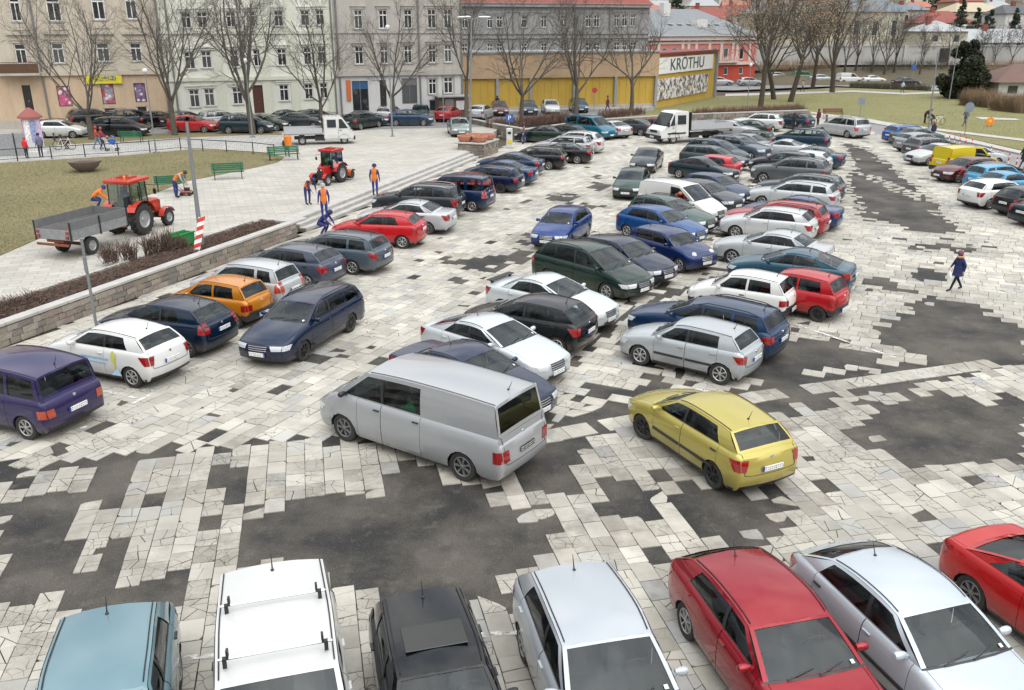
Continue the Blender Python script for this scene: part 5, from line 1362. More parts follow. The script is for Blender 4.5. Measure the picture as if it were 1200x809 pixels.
bx('wall', (Ws/2, 2.5, zs_(64)/2), (Ws, 5, zs_(64)), M_YEL, root); bx('post', (Ws, -.1, zs_(64)/2), (.5, .5, zs_(64)), M_GREY2, root)
bx('roof_edge', (Ws/2, 2.4, zs_(63)+.1), (Ws+.6, 5.4, .3), simple('maroon_trim', (.16, .03, .03), .6), root)
u0, u1 = PLS.hit(770, 75)[0], PLS.hit(834, 75)[0]; sg_ = bx('sign_panel', ((u0+u1)/2, -.12, zs_(75)), (u1-u0-.1, .16, zs_(66)-zs_(84)), simple('sign_white', (.72, .72, .72), .4), root)
text_obj('sign_lettering', 'KRŌTHU', 2.0, simple('ink', (.06, .08, .09), .5), sg_, ((u0+u1)/2, -.23, zs_(75)), (math.pi/2, 0, 0), .02).scale = (1.6, 1, 1)
u0, u1 = PLS.hit(769, 100)[0], PLS.hit(828, 100)[0]
t = NT('mural'); v = t.add('TexVoronoi', i_Scale=1.6); t.link(t.pos(), v.inputs[0]); n = t.noise(1.4, 6, t.pos(), .8)
c = t.mix(t.ramp(n, [(.47, 0), (.53, 1)]), (.68, .66, .66), (.06, .05, .07)); c = t.mix(t.ramp(v.outputs['Distance'], [(.2, .8), (.3, 0)]), c, (.55, .40, .06)); t.bsdf(c, .5)
bx('poster_panel', ((u0+u1)/2, -.10, zs_(101)), (u1-u0, .12, zs_(90)-zs_(113)), t.m, root)
# pink building
PLP = Plane(G(795, 99), G(886, 95)); zp = lambda y, x=840: PLP.hit(x, y)[1]
wins = row_([(776, 782), (787, 794), (820.5, 827), (834, 841), (848, 854), (867, 872)], 56, 70, 'plain')+[(819, 826, 80, 86, 'plain'), (832, 841, 79, 97, door(M_DOOR)), (848, 853, 79, 88, 'plain'), (866, 871, 79, 87, 'plain'), (801, 807, 79, 88, 'plain')]
b5, W5_, ua5 = building('pink_building', 'pink and red two storey building with white pilasters and grey hipped roof', PLP, 752, 881, 0, [(0, zp(75), M_RED, 'ground_floor_wall'), (zp(75), zp(43), M_PINK, 'upper_wall')], wins, depth=16)
for y, h, o in ((75, .5, .35), (44, .9, .6), (50, .4, .2)): band(b5, W5_, zp(y), h, o, plaster('pale_pink', '#e3c3b5', .15))
for x in (771, 799, 806, 815, 830.5, 844.5, 858, 863, 878):
    u = PLP.hit(x, 60)[0]-ua5; bx('pilaster', (u, -.1, (zp(73)+zp(47))/2), (.6, .22, zp(47)-zp(73)), MATS['pale_pink'], b5)
u0, u1 = PLP.hit(815, 71)[0]-ua5, PLP.hit(862, 71)[0]-ua5; bl = bx('balustrade', ((u0+u1)/2, -.5, zp(73)), (u1-u0, .8, .2), MATS['pale_pink'], b5)
for k in range(24): bx('baluster', (lerp(u0, u1, (k+.5)/24), -.8, zp(73)+.5), (.12, .12, .9), MATS['pale_pink'], bl)
zt_ = zp(42.5); zr_ = zp(24, 815); m = MB(); a, b, c_, d = (-.8, -.9, zt_), (W5_+.8, -.9, zt_), (W5_+.8, 17, zt_), (-.8, 17, zt_); e, f = (7, 8, zr_+2.0), (W5_-8, 8, zr_+2.0)
m.quad([a, b, f, e]); m.quad([b, c_, f]); m.quad([c_, d, e, f]); m.quad([d, a, e]); rf = m.build('roof', M_SLATE, b5)
for k in range(6): 
    uu = lerp(8, W5_-8, k/5); bx('skylight', (uu, 2.9, lerp(zt_, zr_+2, .44)), (1.1, 1.0, .12), M_WHITE, rf, tilt=0)
bx('chimney', (W5_*.35, 6, zr_+1.8), (1.6, 1.2, 2.2), M_WHITE, rf); bx('dormer', (W5_*.55, 3.2, zt_+2.0), (2.6, 2.4, 1.6), M_WHITE, rf)

# ---- far town on the hillside
def AT(x, y, Y):
    u = (x-600)/F_PX; v = (404.5-y)/F_PX; c, s = math.cos(PITCH), math.sin(PITCH); d = (u, c+v*s, -s+v*c); k = Y/d[1]; return d[0]*k, CAM_H+d[2]*k
def house(label, x0, x1, yb, ye, yr, Y, wall, roof, nw=3, rows=1, depth=12, hip=.5, ang=0, group=None, name='town_house'):
    X0, zb = AT(x0, yb, Y); X1, _ = AT(x1, yb, Y); _, ze = AT((x0+x1)/2, ye, Y); _, zr = AT((x0+x1)/2, yr, Y+depth/2); W = X1-X0
    root = empty(name, (X0, Y, 0), ang, label, 'house', group)
    zlow = zb-6; ws = []
    for r in range(rows):
        for k in range(nw):
            uc = W*(k+.5)/nw; h_ = (ze-zb)/rows; zc = zb+h_*(r+.52); ww = min(1.3, W/nw*.45); ws.append((uc-ww/2, uc+ww/2, zc-h_*.27, zc+h_*.25))
    wall_holes('front_wall', root, 0, W, zlow, ze, ws, wall)
    m = MB(); m.quad([(W, 0, zlow), (W, depth, zlow), (W, depth, ze), (W, 0, ze)]); m.quad([(0, 0, zlow), (0, 0, ze), (0, depth, ze), (0, depth, zlow)]); m.quad([(0, .25, zlow), (W, .25, zlow), (W, .25, ze), (0, .25, ze)]); m.quad([(0, depth, zlow), (0, depth, ze), (W, depth, ze), (W, depth, zlow)]); m.build('side_wall', wall, root)
    for (a, b, c, d) in ws: put_window(root, (a+b)/2, (c+d)/2, b-a, d-c, 'plain', sill=False)
    m = MB(); o = .5; h2 = hip*min(depth/2, W/2); A, B, C_, D = (-o, -o, ze), (W+o, -o, ze), (W+o, depth+o, ze), (-o, depth+o, ze); E, F = (h2, depth/2, zr), (W-h2, depth/2, zr)
    m.quad([A, B, F, E]); m.quad([B, C_, F]); m.quad([C_, D, E, F]); m.quad([D, A, E]); m.quad([D, C_, B, A]); rf = m.build('roof', roof, root)
    if W > 6: bx('chimney', (W*.3, depth*.45, zr), (.9, .9, 1.8), M_TILE, rf)
    return root
M_CREAMH = plaster('cream_house', '#d8cfae', .2); M_GOLD = plaster('gold_house', '#d0a572', .2); M_ZINC = plaster('zinc_roof', '#a7abae', .3); M_BLUER = plaster('blue_roof', '#6f7f8e', .25)
# hillside terrain
hm = MB(); xs_ = [-500, -300, -180, -90, -30, 30, 80, 130, 200, 300, 500, 800]; prof = [(156, -.05), (160, .3), (180, 2.75), (200, 2.9), (240, 3.2), (300, 5), (420, 15), (600, 34), (900, 62), (1300, 95), (1900, 120)]
def hz(X, Y):
    z = interp(Y, [p[0] for p in prof], [p[1] for p in prof])
    if Y > 210: z += 4*math.sin(X*.011+Y*.004)*min(1, (Y-210)/200)
    if X < 60 and Y < 300: z *= max(0, min(1, (Y-165)/135)) if X < 40 else 1
    return z
def interp(x, xs, ys):
    if x <= xs[0]: return ys[0]
    for i in range(1, len(xs)):
        if x <= xs[i]: return lerp(ys[i-1], ys[i], (x-xs[i-1])/(xs[i]-xs[i-1]))
    return ys[-1]
hm.grid(lambda u, v: ((lambda X, Y: (X, Y, hz(X, Y)))(lerp(-700, 1000, u), interp(v, [0, .15, .3, .5, 1], [156, 181, 240, 500, 1900]))), 60, 60)
ho = hm.build('hillside', grass_mat('hill_grass', (.12, .09, .045), (.10, .085, .05), (.07, .06, .05)), smooth=60); ho['kind'] = 'structure'
M_FWALL = plaster('boundary_plaster', '#bdbab2', .45)
ww = empty('boundary_wall', (0, 0, 0), 0, 'long pale boundary wall on top of the embankment', 'wall')
for k in range(14):
    X0 = 42+k*9.0; bx('wall_panel', (X0+4.5, 182, 4.3), (8.9, .4, 3.2), M_FWALL, ww); bx('pier', (X0, 181.8, 4.4), (.7, .7, 3.6), M_FWALL, ww)
    bx('wall_cap', (X0+4.5, 182, 5.97), (9.0, .6, .14), M_ZINC, ww)
bx('gate', (AT(1109, 60, 181)[0], 181.6, 4.2), (1.7, .3, 2.8), M_BLACK, ww)
poly('upper_road', [(40, 176.2, 2.65), (175, 176.2, 2.65), (175, 181.5, 2.9), (40, 181.5, 2.9)], M_ROAD)
house('big cream hall with arched dark windows and blue grey roof', 968, 1056, 52, 14, -16, 205, M_CREAMH, M_BLUER, 4, 1, 16, .8)
house('cream house with pale zinc hipped roof above the boundary wall', 1083, 1132, 54, 37, 24, 190, M_CREAMH, M_ZINC, 2, 1, 12, 1.0)
house('long low house with grey zinc roof above the boundary wall', 1134, 1240, 54, 50, 34, 192, M_WHITE, M_ZINC, 8, 1, 12, .2)
house('red roofed house behind the cream hipped house', 1086, 1140, 40, 27, 13, 225, M_CREAMH, M_TILE, 4, 1, 14, .6)
house('wide cream house with flat gold roof on the hill', 1118, 1176, 30, 14, 3, 250, M_CREAMH, plaster('straw_roof', '#c2ad85', .2), 3, 1, 14, .5)
house('orange house with two window rows high on the hill', 1118, 1150, 14, 2, -8, 290, M_GOLD, M_TILE, 2, 2, 12, .5)
house('white house with dark grey roof behind the long zinc roof', 1176, 1240, 36, 16, 6, 235, M_WHITE, plaster('dark_roof', '#5b5f63', .3), 3, 1, 12, .3)
house('dark blue roofed house beside the big cream hall', 1052, 1086, 34, 12, 5, 245, M_GREY, M_BLUER, 2, 1, 12, .4)
house('white church-like house with red roof behind the park trees', 806, 856, 40, 24, 8, 230, M_WHITE, M_TILE, 3, 1, 14, .4)
house('orange tiled house behind the pink building', 775, 836, 42, 26, 14, 200, M_WHITE, plaster('orange_tile', '#c2663f', .3), 3, 1, 14, .6)
house('white house with red roof beyond the pink building', 842, 905, 30, 18, 6, 260, M_WHITE, M_TILE, 4, 1, 14, .4)
house('cream house behind the big brown trees', 880, 965, 44, 16, 2, 240, M_CREAMH, M_SLATE, 6, 2, 14, .5)
rt = random.Random(21); k = 0
ROOFS = [M_TILE, MATS['orange_tile'], M_SLATE, MATS['dark_roof'], M_ZINC]; WALLS = [M_WHITE, M_CREAMH, M_GOLD, M_GREY]
NM = {0: 'red', 1: 'orange', 2: 'slate grey', 3: 'dark grey', 4: 'pale zinc'}; NW = ['white', 'cream', 'gold', 'grey']
for Y in (270, 320, 380, 450, 530, 630):
    x = 742+rt.uniform(0, 12)
    while x < 1210:
        w_ = rt.uniform(9, 15)*F_PX/Y; zb = hz((x-600)/F_PX*Y, Y); _, yb = PX((x-600)/F_PX*Y, Y, zb); hh = rt.uniform(3.5, 6)*F_PX/Y; rr = rt.uniform(2.5, 4)*F_PX/Y
        ri, wi = rt.choice([0, 0, 1, 1, 2, 3, 4]), rt.choice([0, 0, 1, 1, 2, 3])
        if yb > -2 and yb-hh-rr < 40: house('%s hillside town house with %s roof' % (NW[wi], NM[ri]), x, x+w_, yb, yb-hh, yb-hh-rr, Y, WALLS[wi], ROOFS[ri], 2, 1, 9, rt.choice([0, .5, .9]), group='%s houses with %s roofs on the hillside' % (NW[wi], NM[ri])); k += 1
        x += w_+rt.uniform(3, 26)
# brick pavilion roof at the right edge
root = empty('park_pavilion', G(1178, 118), 0, 'low pavilion with brown hipped roof behind the tawny bushes', 'pavilion'); bx('wall', (4.5, 4, 1.2), (11, 7, 2.4), M_WHITE, root)
m = MB(); m.quad([(-2, -.5, 2.4), (11, -.5, 2.4), (7, 4, 4.6), (2.5, 4, 4.6)]); m.quad([(11, -.5, 2.4), (11, 8.5, 2.4), (7, 4, 4.6)]); m.quad([(-2, 8.5, 2.4), (-2, -.5, 2.4), (2.5, 4, 4.6)]); m.quad([(11, 8.5, 2.4), (-2, 8.5, 2.4), (2.5, 4, 4.6), (7, 4, 4.6)]); m.build('roof', plaster('brown_roof', '#7a5446', .3), root)
for k in range(3): bx('window', (1+k*3.4, .48, 1.4), (1.3, .06, 1.0), M_PANE, root)
# ------------------------------------------------------------------ trees, hedges, shrubs
def bark(name, c):
    if name in MATS: return MATS[name]
    t = NT(name); mp = t.add('Mapping'); mp.inputs['Scale'].default_value = (6, 6, 1.2); t.link(t.obj(), mp.inputs[0]); n = t.noise(2.5, 6, mp.outputs[0], .7)
    t.bsdf(t.mix(t.ramp(n, [(.35, 0), (.65, 1)]), tuple(x*.55 for x in c), c), .95, bump=n, bstr=.8, bdist=.03); MATS[name] = t.m; return t.m
M_BARK = bark('bark_grey', (.115, .10, .08)); M_TWIG = bark('twig_brown', (.125, .112, .096)); M_TWIG2 = bark('twig_tan', (.22, .165, .105)); M_TWIG3 = bark('twig_red', (.15, .075, .05)); M_BARK2 = bark('bark_brown', (.075, .06, .046))
M_DRY = bark('dry_leaves', (.30, .22, .14))
def rdir(r, d, ang):
    a = d.orthogonal().normalized(); b = d.cross(a); t = r.uniform(0, 6.2832)
    return (d*math.cos(ang)+(a*math.cos(t)+b*math.sin(t))*math.sin(ang)).normalized()
def bare_tree(label, base, H, seed, fork=.24, spread=38, nl=6, dens=(6, 6, 5), lean=0, rad=None, mats=(M_BARK, M_TWIG), group=None, levels=4, name='bare_tree', up=.12, tw=1.0, leaves=0, leafmat=None):
    r = random.Random(seed); root = empty(name, base, r.uniform(0, 6.28), label, 'tree', group); rad = rad or H*.0165; tips = []
    tr = MB(); cr = MB()
    def branch(m, p, d, L, r0, r1, n, wob, upw, seg):
        pts = [p]; q = p
        for i in range(n):
            d = (d+Vector((r.gauss(0, wob), r.gauss(0, wob), r.gauss(0, wob)+upw))).normalized(); q = q+d*(L/n); pts.append(q)
        m.tube(pts, [lerp(r0, r1, i/n) for i in range(n+1)], seg, cap=False); return pts
    d0 = Vector((math.sin(R(lean)), 0, math.cos(R(lean))))
    tp = branch(tr, Vector((0, 0, -.1)), d0, H*fork, rad*1.25, rad*.85, 4, .03, .05, 9)
    def rec(p, d, L, rr, lv):
        n = {1: 6, 2: 4, 3: 3, 4: 2, 5: 2}[lv]; seg = {1: 6, 2: 5, 3: 4, 4: 3, 5: 3}[lv]
        pts = branch(cr, p, d, L, rr, rr*(.32 if lv < 4 else .5), n, .10 if lv < 3 else .16, up if lv < 3 else .03, seg)
        if lv >= levels: tips.append(pts[-1]); tips.append(pts[-2]); return
        k = dens[min(lv-1, len(dens)-1)]
        for i in range(k):
            t = lerp(.22, 1.0, (i+r.random()*.7)/k); j = min(int(t*n), n-1); f = t*n-j; q = pts[j].lerp(pts[j+1], f); dd = (pts[j+1]-pts[j]).normalized()
            rec(q, rdir(r, dd, R(r.uniform(22, 58))), L*r.uniform(.38, .62)*(1.15-.45*t), max(rr*(1-.62*t)*.60, .010*tw), lv+1)
    for i in range(nl):
        a = 2*math.pi*(i+r.uniform(-.3, .3))/nl; sp = R(spread*r.uniform(.35, 1.25)) if i else R(8)
        dd = Vector((math.cos(a)*math.sin(sp), math.sin(a)*math.sin(sp), math.cos(sp))); j = r.choice([-1, -1, -2]); p = tp[j]
        rec(p, dd, H*(1-fork)*r.uniform(.62, .9), rad*r.uniform(.36, .56), 1)
    tr.build('trunk', mats[0], root, smooth=60); cr.build('crown', mats[1], root)
    if leaves:
        V, Fc = [], []
        for i in range(leaves):
            p = r.choice(tips)+Vector((r.gauss(0, .22), r.gauss(0, .22), r.gauss(0, .22))); a = Vector((r.gauss(0, 1), r.gauss(0, 1), r.gauss(0, 1))).normalized()*r.uniform(.05, .13); b = a.orthogonal()*.6; k = len(V); V += [tuple(p-a), tuple(p+b), tuple(p+a), tuple(p-b)]; Fc.append((k, k+1, k+2, k+3))
        mobj('dry_leaves', mesh_from('dry_leaves', V, Fc, [leafmat]), root, kind='stuff')
    return root
GT = 'bare street trees before the old houses'
TREES = [(108, 164, 13.5, 'bare street tree behind the white kiosk car, trunk forking low', 1), (205, 159, 15, 'bare street tree standing behind the red small car', 2), (296, 158, 14.5, 'bare street tree beside the dark blue people carrier', 3), (378, 150, 13, 'bare street tree rising behind the white dropside lorry', 4),
         (462, 147, 12.5, 'bare street tree with wide fork before the grey house', 5), (546, 147, 14, 'slim leaning bare tree beside the triple lamp post', 6), (611, 139, 13.5, 'bare tree at the hedge before the yellow shop, next to the maroon hatchback', 7), (675, 134, 13.5, 'bare tree at the hedge in the middle of the yellow shop front', 8), (740, 130, 13.5, 'bare tree at the hedge near the billboard wing', 9)]
for (x, y, H, lab, sd) in TREES:
    bare_tree(lab, G(x, y, TZ), H, sd*13+1, fork=(.16, .20, .24, .18, .22, .3, .17, .21, .25)[sd-1], spread=(50, 40, 46, 52, 48, 30, 44, 38, 48)[sd-1], nl=(5, 6, 7, 6, 5, 5, 6, 7, 5)[sd-1], dens=(7, 7, 7), group=GT, lean=5 if sd == 6 else 0, tw=.75, rad=H*(.0165, .015, .017, .014, .0165, .014, .015, .0165, .015)[sd-1])
GP = 'big brown trees in the park'
for (x, y, H, lab, sd, ln, fk) in [(891, 126, 17, 'tall brown park tree with a straight pale trunk behind the hedge', 31, 2, .3), (907, 117, 17, 'park tree leaning towards the pink building', 32, -14, .25), (926, 120, 18, 'thick dark park tree leaning away from the pink building', 33, 12, .3), (975, 109, 20, 'big tan park tree with dense fine twigs by the avenue', 34, 0, .22), (952, 104, 17, 'brown park tree standing behind the leaning pair', 35, 3, .3)]:
    t = bare_tree(lab, G(x, y), H, sd, fork=fk, spread=46, nl=7, dens=(7, 6, 6), lean=ln, rad=H*.017, mats=(M_BARK2, M_TWIG), group=GP, tw=1.2, leaves=9000 if sd == 34 else 2500, leafmat=M_DRY); t.rotation_euler[2] = 0
for i, (x, y, Y, H, mt) in enumerate([(1003, 78, 172, 12, M_TWIG), (1022, 80, 170, 11, M_TWIG), (1037, 80, 168, 13, M_TWIG), (1048, 82, 170, 12, M_TWIG), (1078, 84, 168, 9, M_TWIG), (1150, 70, 178, 8, M_TWIG), (1166, 70, 178, 8, M_TWIG), (1185, 72, 178, 9, M_TWIG), (1074, 48, 205, 11, M_TWIG3), (1062, 46, 206, 9, M_TWIG3), (1002, 50, 195, 10, M_TWIG), (1140, 30, 220, 9, M_TWIG), (990, 82, 168, 12, M_TWIG), (1110, 75, 176, 9, M_TWIG), (860, 60, 192, 11, M_TWIG2), (905, 60, 195, 12, M_TWIG2), (940, 62, 192, 12, M_TWIG2), (965, 66, 190, 11, M_TWIG2)]):
    X, _ = AT(x, y, Y); lab = ['slender bare tree on the embankment below the boundary wall', 'reddish bare tree behind the boundary wall', 'brown bare tree on the slope behind the park'][0 if mt is M_TWIG else (1 if mt is M_TWIG3 else 2)]
    bare_tree(lab, (X, Y, hz(X, Y)), H, 60+i, fork=.2, spread=30, nl=5, dens=(6, 5, 5), leaves=(500 if mt is not M_TWIG else 0), leafmat=(M_DRY if mt is M_TWIG2 else M_TWIG3), mats=(M_BARK2, mt), group={M_TWIG: 'slender trees on the embankment', M_TWIG3: 'reddish trees behind the boundary wall', M_TWIG2: 'brown trees on the slope behind the park'}[mt], levels=4, tw=1.5)
BRUSH = [(44, 62), (66, 84), (88, 104), (112, 132), (136, 160)]
def leaf_mat(name, a, b):
    t = NT(name); n = t.noise(1.1, 3, t.pos()); n2 = t.noise(9, 2, t.pos()); c = t.mix(t.ramp(n, [(.4, 0), (.6, 1)]), a, b); c = t.mix(t.ramp(n2, [(.4, .5), (.6, 0)]), c, tuple(x*.4 for x in a)); t.bsdf(c, .8); MATS[name] = t.m; return t.m
M_YEW = leaf_mat('yew_foliage', (.018, .028, .012), (.045, .050, .022)); M_CON = leaf_mat('conifer_foliage', (.014, .032, .016), (.03, .05, .024))
def leaf_tree(label, base, H, W, seed, shape, mat, n=5000, sz=.16, group=None, name='evergreen_tree'):
    r = random.Random(seed); root = empty(name, base, 0, label, 'tree', group); m = MB(); m.tube([(0, 0, -.1), (0.1, 0, H*.4), (0, .1, H*.9)], [H*.03, H*.02, .02], 7); m.build('trunk', M_BARK2, root)
    V, Fc = [], []
    cl = []
    for i in range(46):
        z = r.uniform(.08, .98); rr = shape(z)*W/2; a = r.uniform(0, 6.28); q = rr*math.sqrt(r.uniform(.15, 1)); cl.append((q*math.cos(a), q*math.sin(a), z*H, r.uniform(.10, .20)*W*(.5+shape(z)*.5)))
    for i in range(n):
        c = r.choice(cl); d = Vector((r.gauss(0, 1), r.gauss(0, 1), r.gauss(0, .7))).normalized()*c[3]*r.uniform(.5, 1.05); p = Vector(c[:3])+d
        if p.z < .1: continue
        a = Vector((r.gauss(0, 1), r.gauss(0, 1), r.gauss(0, .6))).normalized()*sz*r.uniform(.6, 1.5); b = Vector((r.gauss(0, 1), r.gauss(0, 1), r.gauss(0, 1))).normalized()*sz*.5; k = len(V)
        V += [tuple(p-a), tuple(p+b), tuple(p+a), tuple(p-b)]; Fc.append((k, k+1, k+2, k+3))
    mobj('crown', mesh_from('crown', V, Fc, [mat]), root); return root
leaf_tree('dark broad evergreen tree standing in the park by the avenue', G(1124, 116), 7.4, 6.0, 5, lambda z: max(.05, math.sin(math.pi*min(1, z*.85+.12))**.7), M_YEW, 22000, .26)
for i, (x, y, h) in enumerate([(1124, 34, 7.5), (1142, 42, 7), (1153, 40, 5), (1158, 41, 6.5), (1187, 42, 7)]):
    X, z = AT(x, y, 212+i); leaf_tree('small dark conifer behind the boundary wall houses', (X, 212+i, z-1), h, h*.5, 80+i, lambda z: 1.05-z, M_CON, 1500, .25, 'conifers behind the boundary wall', 'conifer')
for i in range(16):
    rr_ = random.Random(400+i); X = lerp(10, 420, rr_.random()); Y = rr_.choice([300, 340, 400, 480, 560, 680]); leaf_tree('dark conifer on the far hillside', (X, Y, hz(X, Y)-.5), rr_.uniform(9, 15), rr_.uniform(6, 10), 500+i, lambda z: 1.05-z*.9, M_CON, 700, .7, 'conifers on the far hillside', 'conifer')
def twig_strip(name, label, cat, pts, w, h, n, seed, mat, group=None, z=0, part='twigs'):
    """a hedge or shrub: a thicket of fine upright twigs"""
    r = random.Random(seed); m = MB(); P = [Vector(p) for p in pts]; Ls = [(P[i+1]-P[i]).length for i in range(len(P)-1)]; T_ = sum(Ls); o = P[0].copy()
    root = empty(name, o, 0, label, cat, group)
    for i in range(n):
        t = r.uniform(0, T_); k = 0
        while t > Ls[k] and k < len(Ls)-1: t -= Ls[k]; k += 1
        d = (P[k+1]-P[k]).normalized(); nn = Vector((-d.y, d.x, 0)); a = r.uniform(-1, 1)
        p = P[k]+d*t+nn*a*w/2*.85-o; hh = h*r.uniform(.55, 1.0)*(1-.25*abs(a))
        q = p+Vector((r.gauss(0, .10), r.gauss(0, .10), hh*.6)); e = q+Vector((r.gauss(0, .14), r.gauss(0, .14), hh*.4)); m.tube([p, q, e], [.016, .012, .005], 3, cap=False)
        for _ in range(3):
            s_ = p.lerp(q, r.uniform(.3, 1)); m.tube([s_, s_+Vector((r.gauss(0, .16), r.gauss(0, .16), r.uniform(.05, .3)*h))], [.010, .004], 3, cap=False)
    m.build(part, mat, root); return root
M_HEDGE = bark('hedge_twigs', (.16, .095, .07)); M_BUSH = bark('bush_twigs', (.27, .19, .115)); M_STEM = bark('shrub_stems', (.13, .085, .065)); M_HEDGE2 = bark('dark_hedge_twigs', (.10, .085, .055))
HB = [G(612, 157), G(700, 146.5), G(800, 140.5), G(940, 134.5)]
HU = Vector((0, 0, .55))
twig_strip('hedge', 'brown leafless hedge on the low wall before the yellow shop', 'hedge', [G(572, 150, TZ), G(612, 147, TZ), G(668, 141, TZ)], 1.6, 1.2, 900, 1, M_HEDGE)
twig_strip('hedge', 'short brown hedge by the billboard wing forecourt', 'hedge', [G(704, 139, TZ), G(752, 134, .3)], 1.4, 1.1, 500, 2, M_HEDGE)
twig_strip('hedge', 'long brown leafless hedge between the park and the back row of cars', 'hedge', [G(815, 137.5, .1), G(880, 135, .1), G(940, 132, .1)], 2.2, 1.3, 1500, 3, M_HEDGE)
twig_strip('hedge', 'clipped dark hedge along the far avenue', 'hedge', [G(996, 103, .05), G(1090, 106.5, .05)], 1.5, 1.3, 1200, 4, M_HEDGE2)
for i, (x, y, ww, hh) in enumerate([(1140, 124, 3.4, 2.6), (1160, 126, 3.4, 2.5), (1178, 130, 3.2, 2.4), (1196, 132, 3.4, 2.6)]):
    p = G(x, y, .05); twig_strip('bush', ['tawny bush beside the dark evergreen', 'tawny bush second from the dark evergreen', 'tawny bush before the pavilion', 'tawny bush beside the pavilion corner'][i], 'bush', [p-Vector((1.2, 0, 0)), p+Vector((1.2, .4, 0))], ww, hh, 700, 20+i, M_BUSH)
for i, (xa, xb) in enumerate(BRUSH):
    twig_strip('brushwood', ['brown brushwood on the embankment behind the parked white van', 'brown brushwood on the embankment below the big cream hall', 'brown brushwood on the embankment below the hipped house', 'brown brushwood on the embankment beside the dark evergreen', 'brown brushwood on the embankment behind the pavilion'][i], 'bush', [Vector((xa, 172, hz(xa, 172))), Vector((xb, 174, hz(xb, 174)))], 5, 2.6, 700, 90+i, M_HEDGE2 if i % 2 else M_BUSH)
SB = [(130, 308, 1.0, 60, 'small bare shrub in the earth bed beside the sign pole'), (152, 306, 1.1, 50, 'reddish bare shrub in the earth bed'), (178, 300, 1.2, 70, 'bare shrub in the earth bed beside the green trough'), (196, 297, 1.25, 80, 'dense bare shrub under the green trough'), (212, 295, .9, 50, 'low bare shrub by the striped board'), (20, 362, .6, 160, 'low wide reddish shrub in the bed behind the white hatchback')]
for i, (x, y, hh, n, lab) in enumerate(SB):
    p = G(x, y, .62); twig_strip('shrub', lab, 'shrub', [p-Vector((.25, 0, 0)), p+Vector((.25, .1, 0))] if i < 5 else [p-Vector((1.2, 2, 0)), p+Vector((.2, .6, 0))], .6, hh, n, 40+i, M_STEM)
twig_strip('ground_cover', 'low brown leafless ground cover filling the earth bed behind the wall', 'shrub', [Vector((W0.x, W0.y, .62))+Vector((Wn.x, Wn.y, 0))*1.2+Vector((Wd.x, Wd.y, 0))*8, Vector((W1.x, W1.y, .62))+Vector((Wn.x, Wn.y, 0))*1.2-Vector((Wd.x, Wd.y, 0))*.4], 1.3, .26, 2600, 77, M_STEM)
# leaf litter and clods on the bed, tufts on the lawns
r = random.Random(9); V, Fc = [], []
for i in range(5000):
    t_ = r.uniform(0, LW-.5); a = r.uniform(.45, 2.1); p = W0+Wd*t_+Wn*a; z = .622; s_ = r.uniform(.02, .07); k = len(V); c = r.uniform(0, 6.28)
    for q in range(3): V.append((p.x+s_*math.cos(c+q*2.1), p.y+s_*math.sin(c+q*2.1), z+r.uniform(0, .05)))
    Fc.append((k, k+1, k+2))
mobj('leaf_litter', mesh_from('leaf_litter', V, Fc, [bark('dead_leaves', (.12, .075, .05))]), bedo, kind='stuff')
def tufts(name, px_poly, z, n, mat, seed, h=.05, ymax=None):
    r = random.Random(seed); P = [G(x, y, z) for x, y in px_poly]; x0, x1 = min(p.x for p in P), max(p.x for p in P); y0, y1 = min(p.y for p in P), max(p.y for p in P); PP = [(p.x, p.y) for p in P]; V, Fc = [], []
    for i in range(n):
        x, y = r.uniform(x0, x1), y0+(y1-y0)*r.random()**1.6
        if not inpoly(x, y, PP): continue
        c = r.uniform(0, 6.28); w_ = .016; k = len(V); hh = h*r.uniform(.4, 1.2)
        V += [(x-w_*math.cos(c), y-w_*math.sin(c), z), (x+w_*math.cos(c), y+w_*math.sin(c), z), (x+r.gauss(0, .05), y+r.gauss(0, .05), z+hh)]; Fc.append((k, k+1, k+2))
    o = mobj(name, mesh_from(name, V, Fc, [mat]), None, kind='stuff'); tag(o, 'short winter grass blades growing over the %s' % ('lawn beside the terrace' if seed == 1 else 'park lawn by the road'), 'grass'); return o
tufts('lawn_grass', lawnL, TZ+.03, 60000, M_GRASS, 1); tufts('park_grass', [(940, 136), (1000, 137), (1100, 155), (1300, 198), (1300, 130), (1200, 115), (1100, 109), (980, 105), (860, 114)], .05, 50000, M_GRASS2, 2, .06)
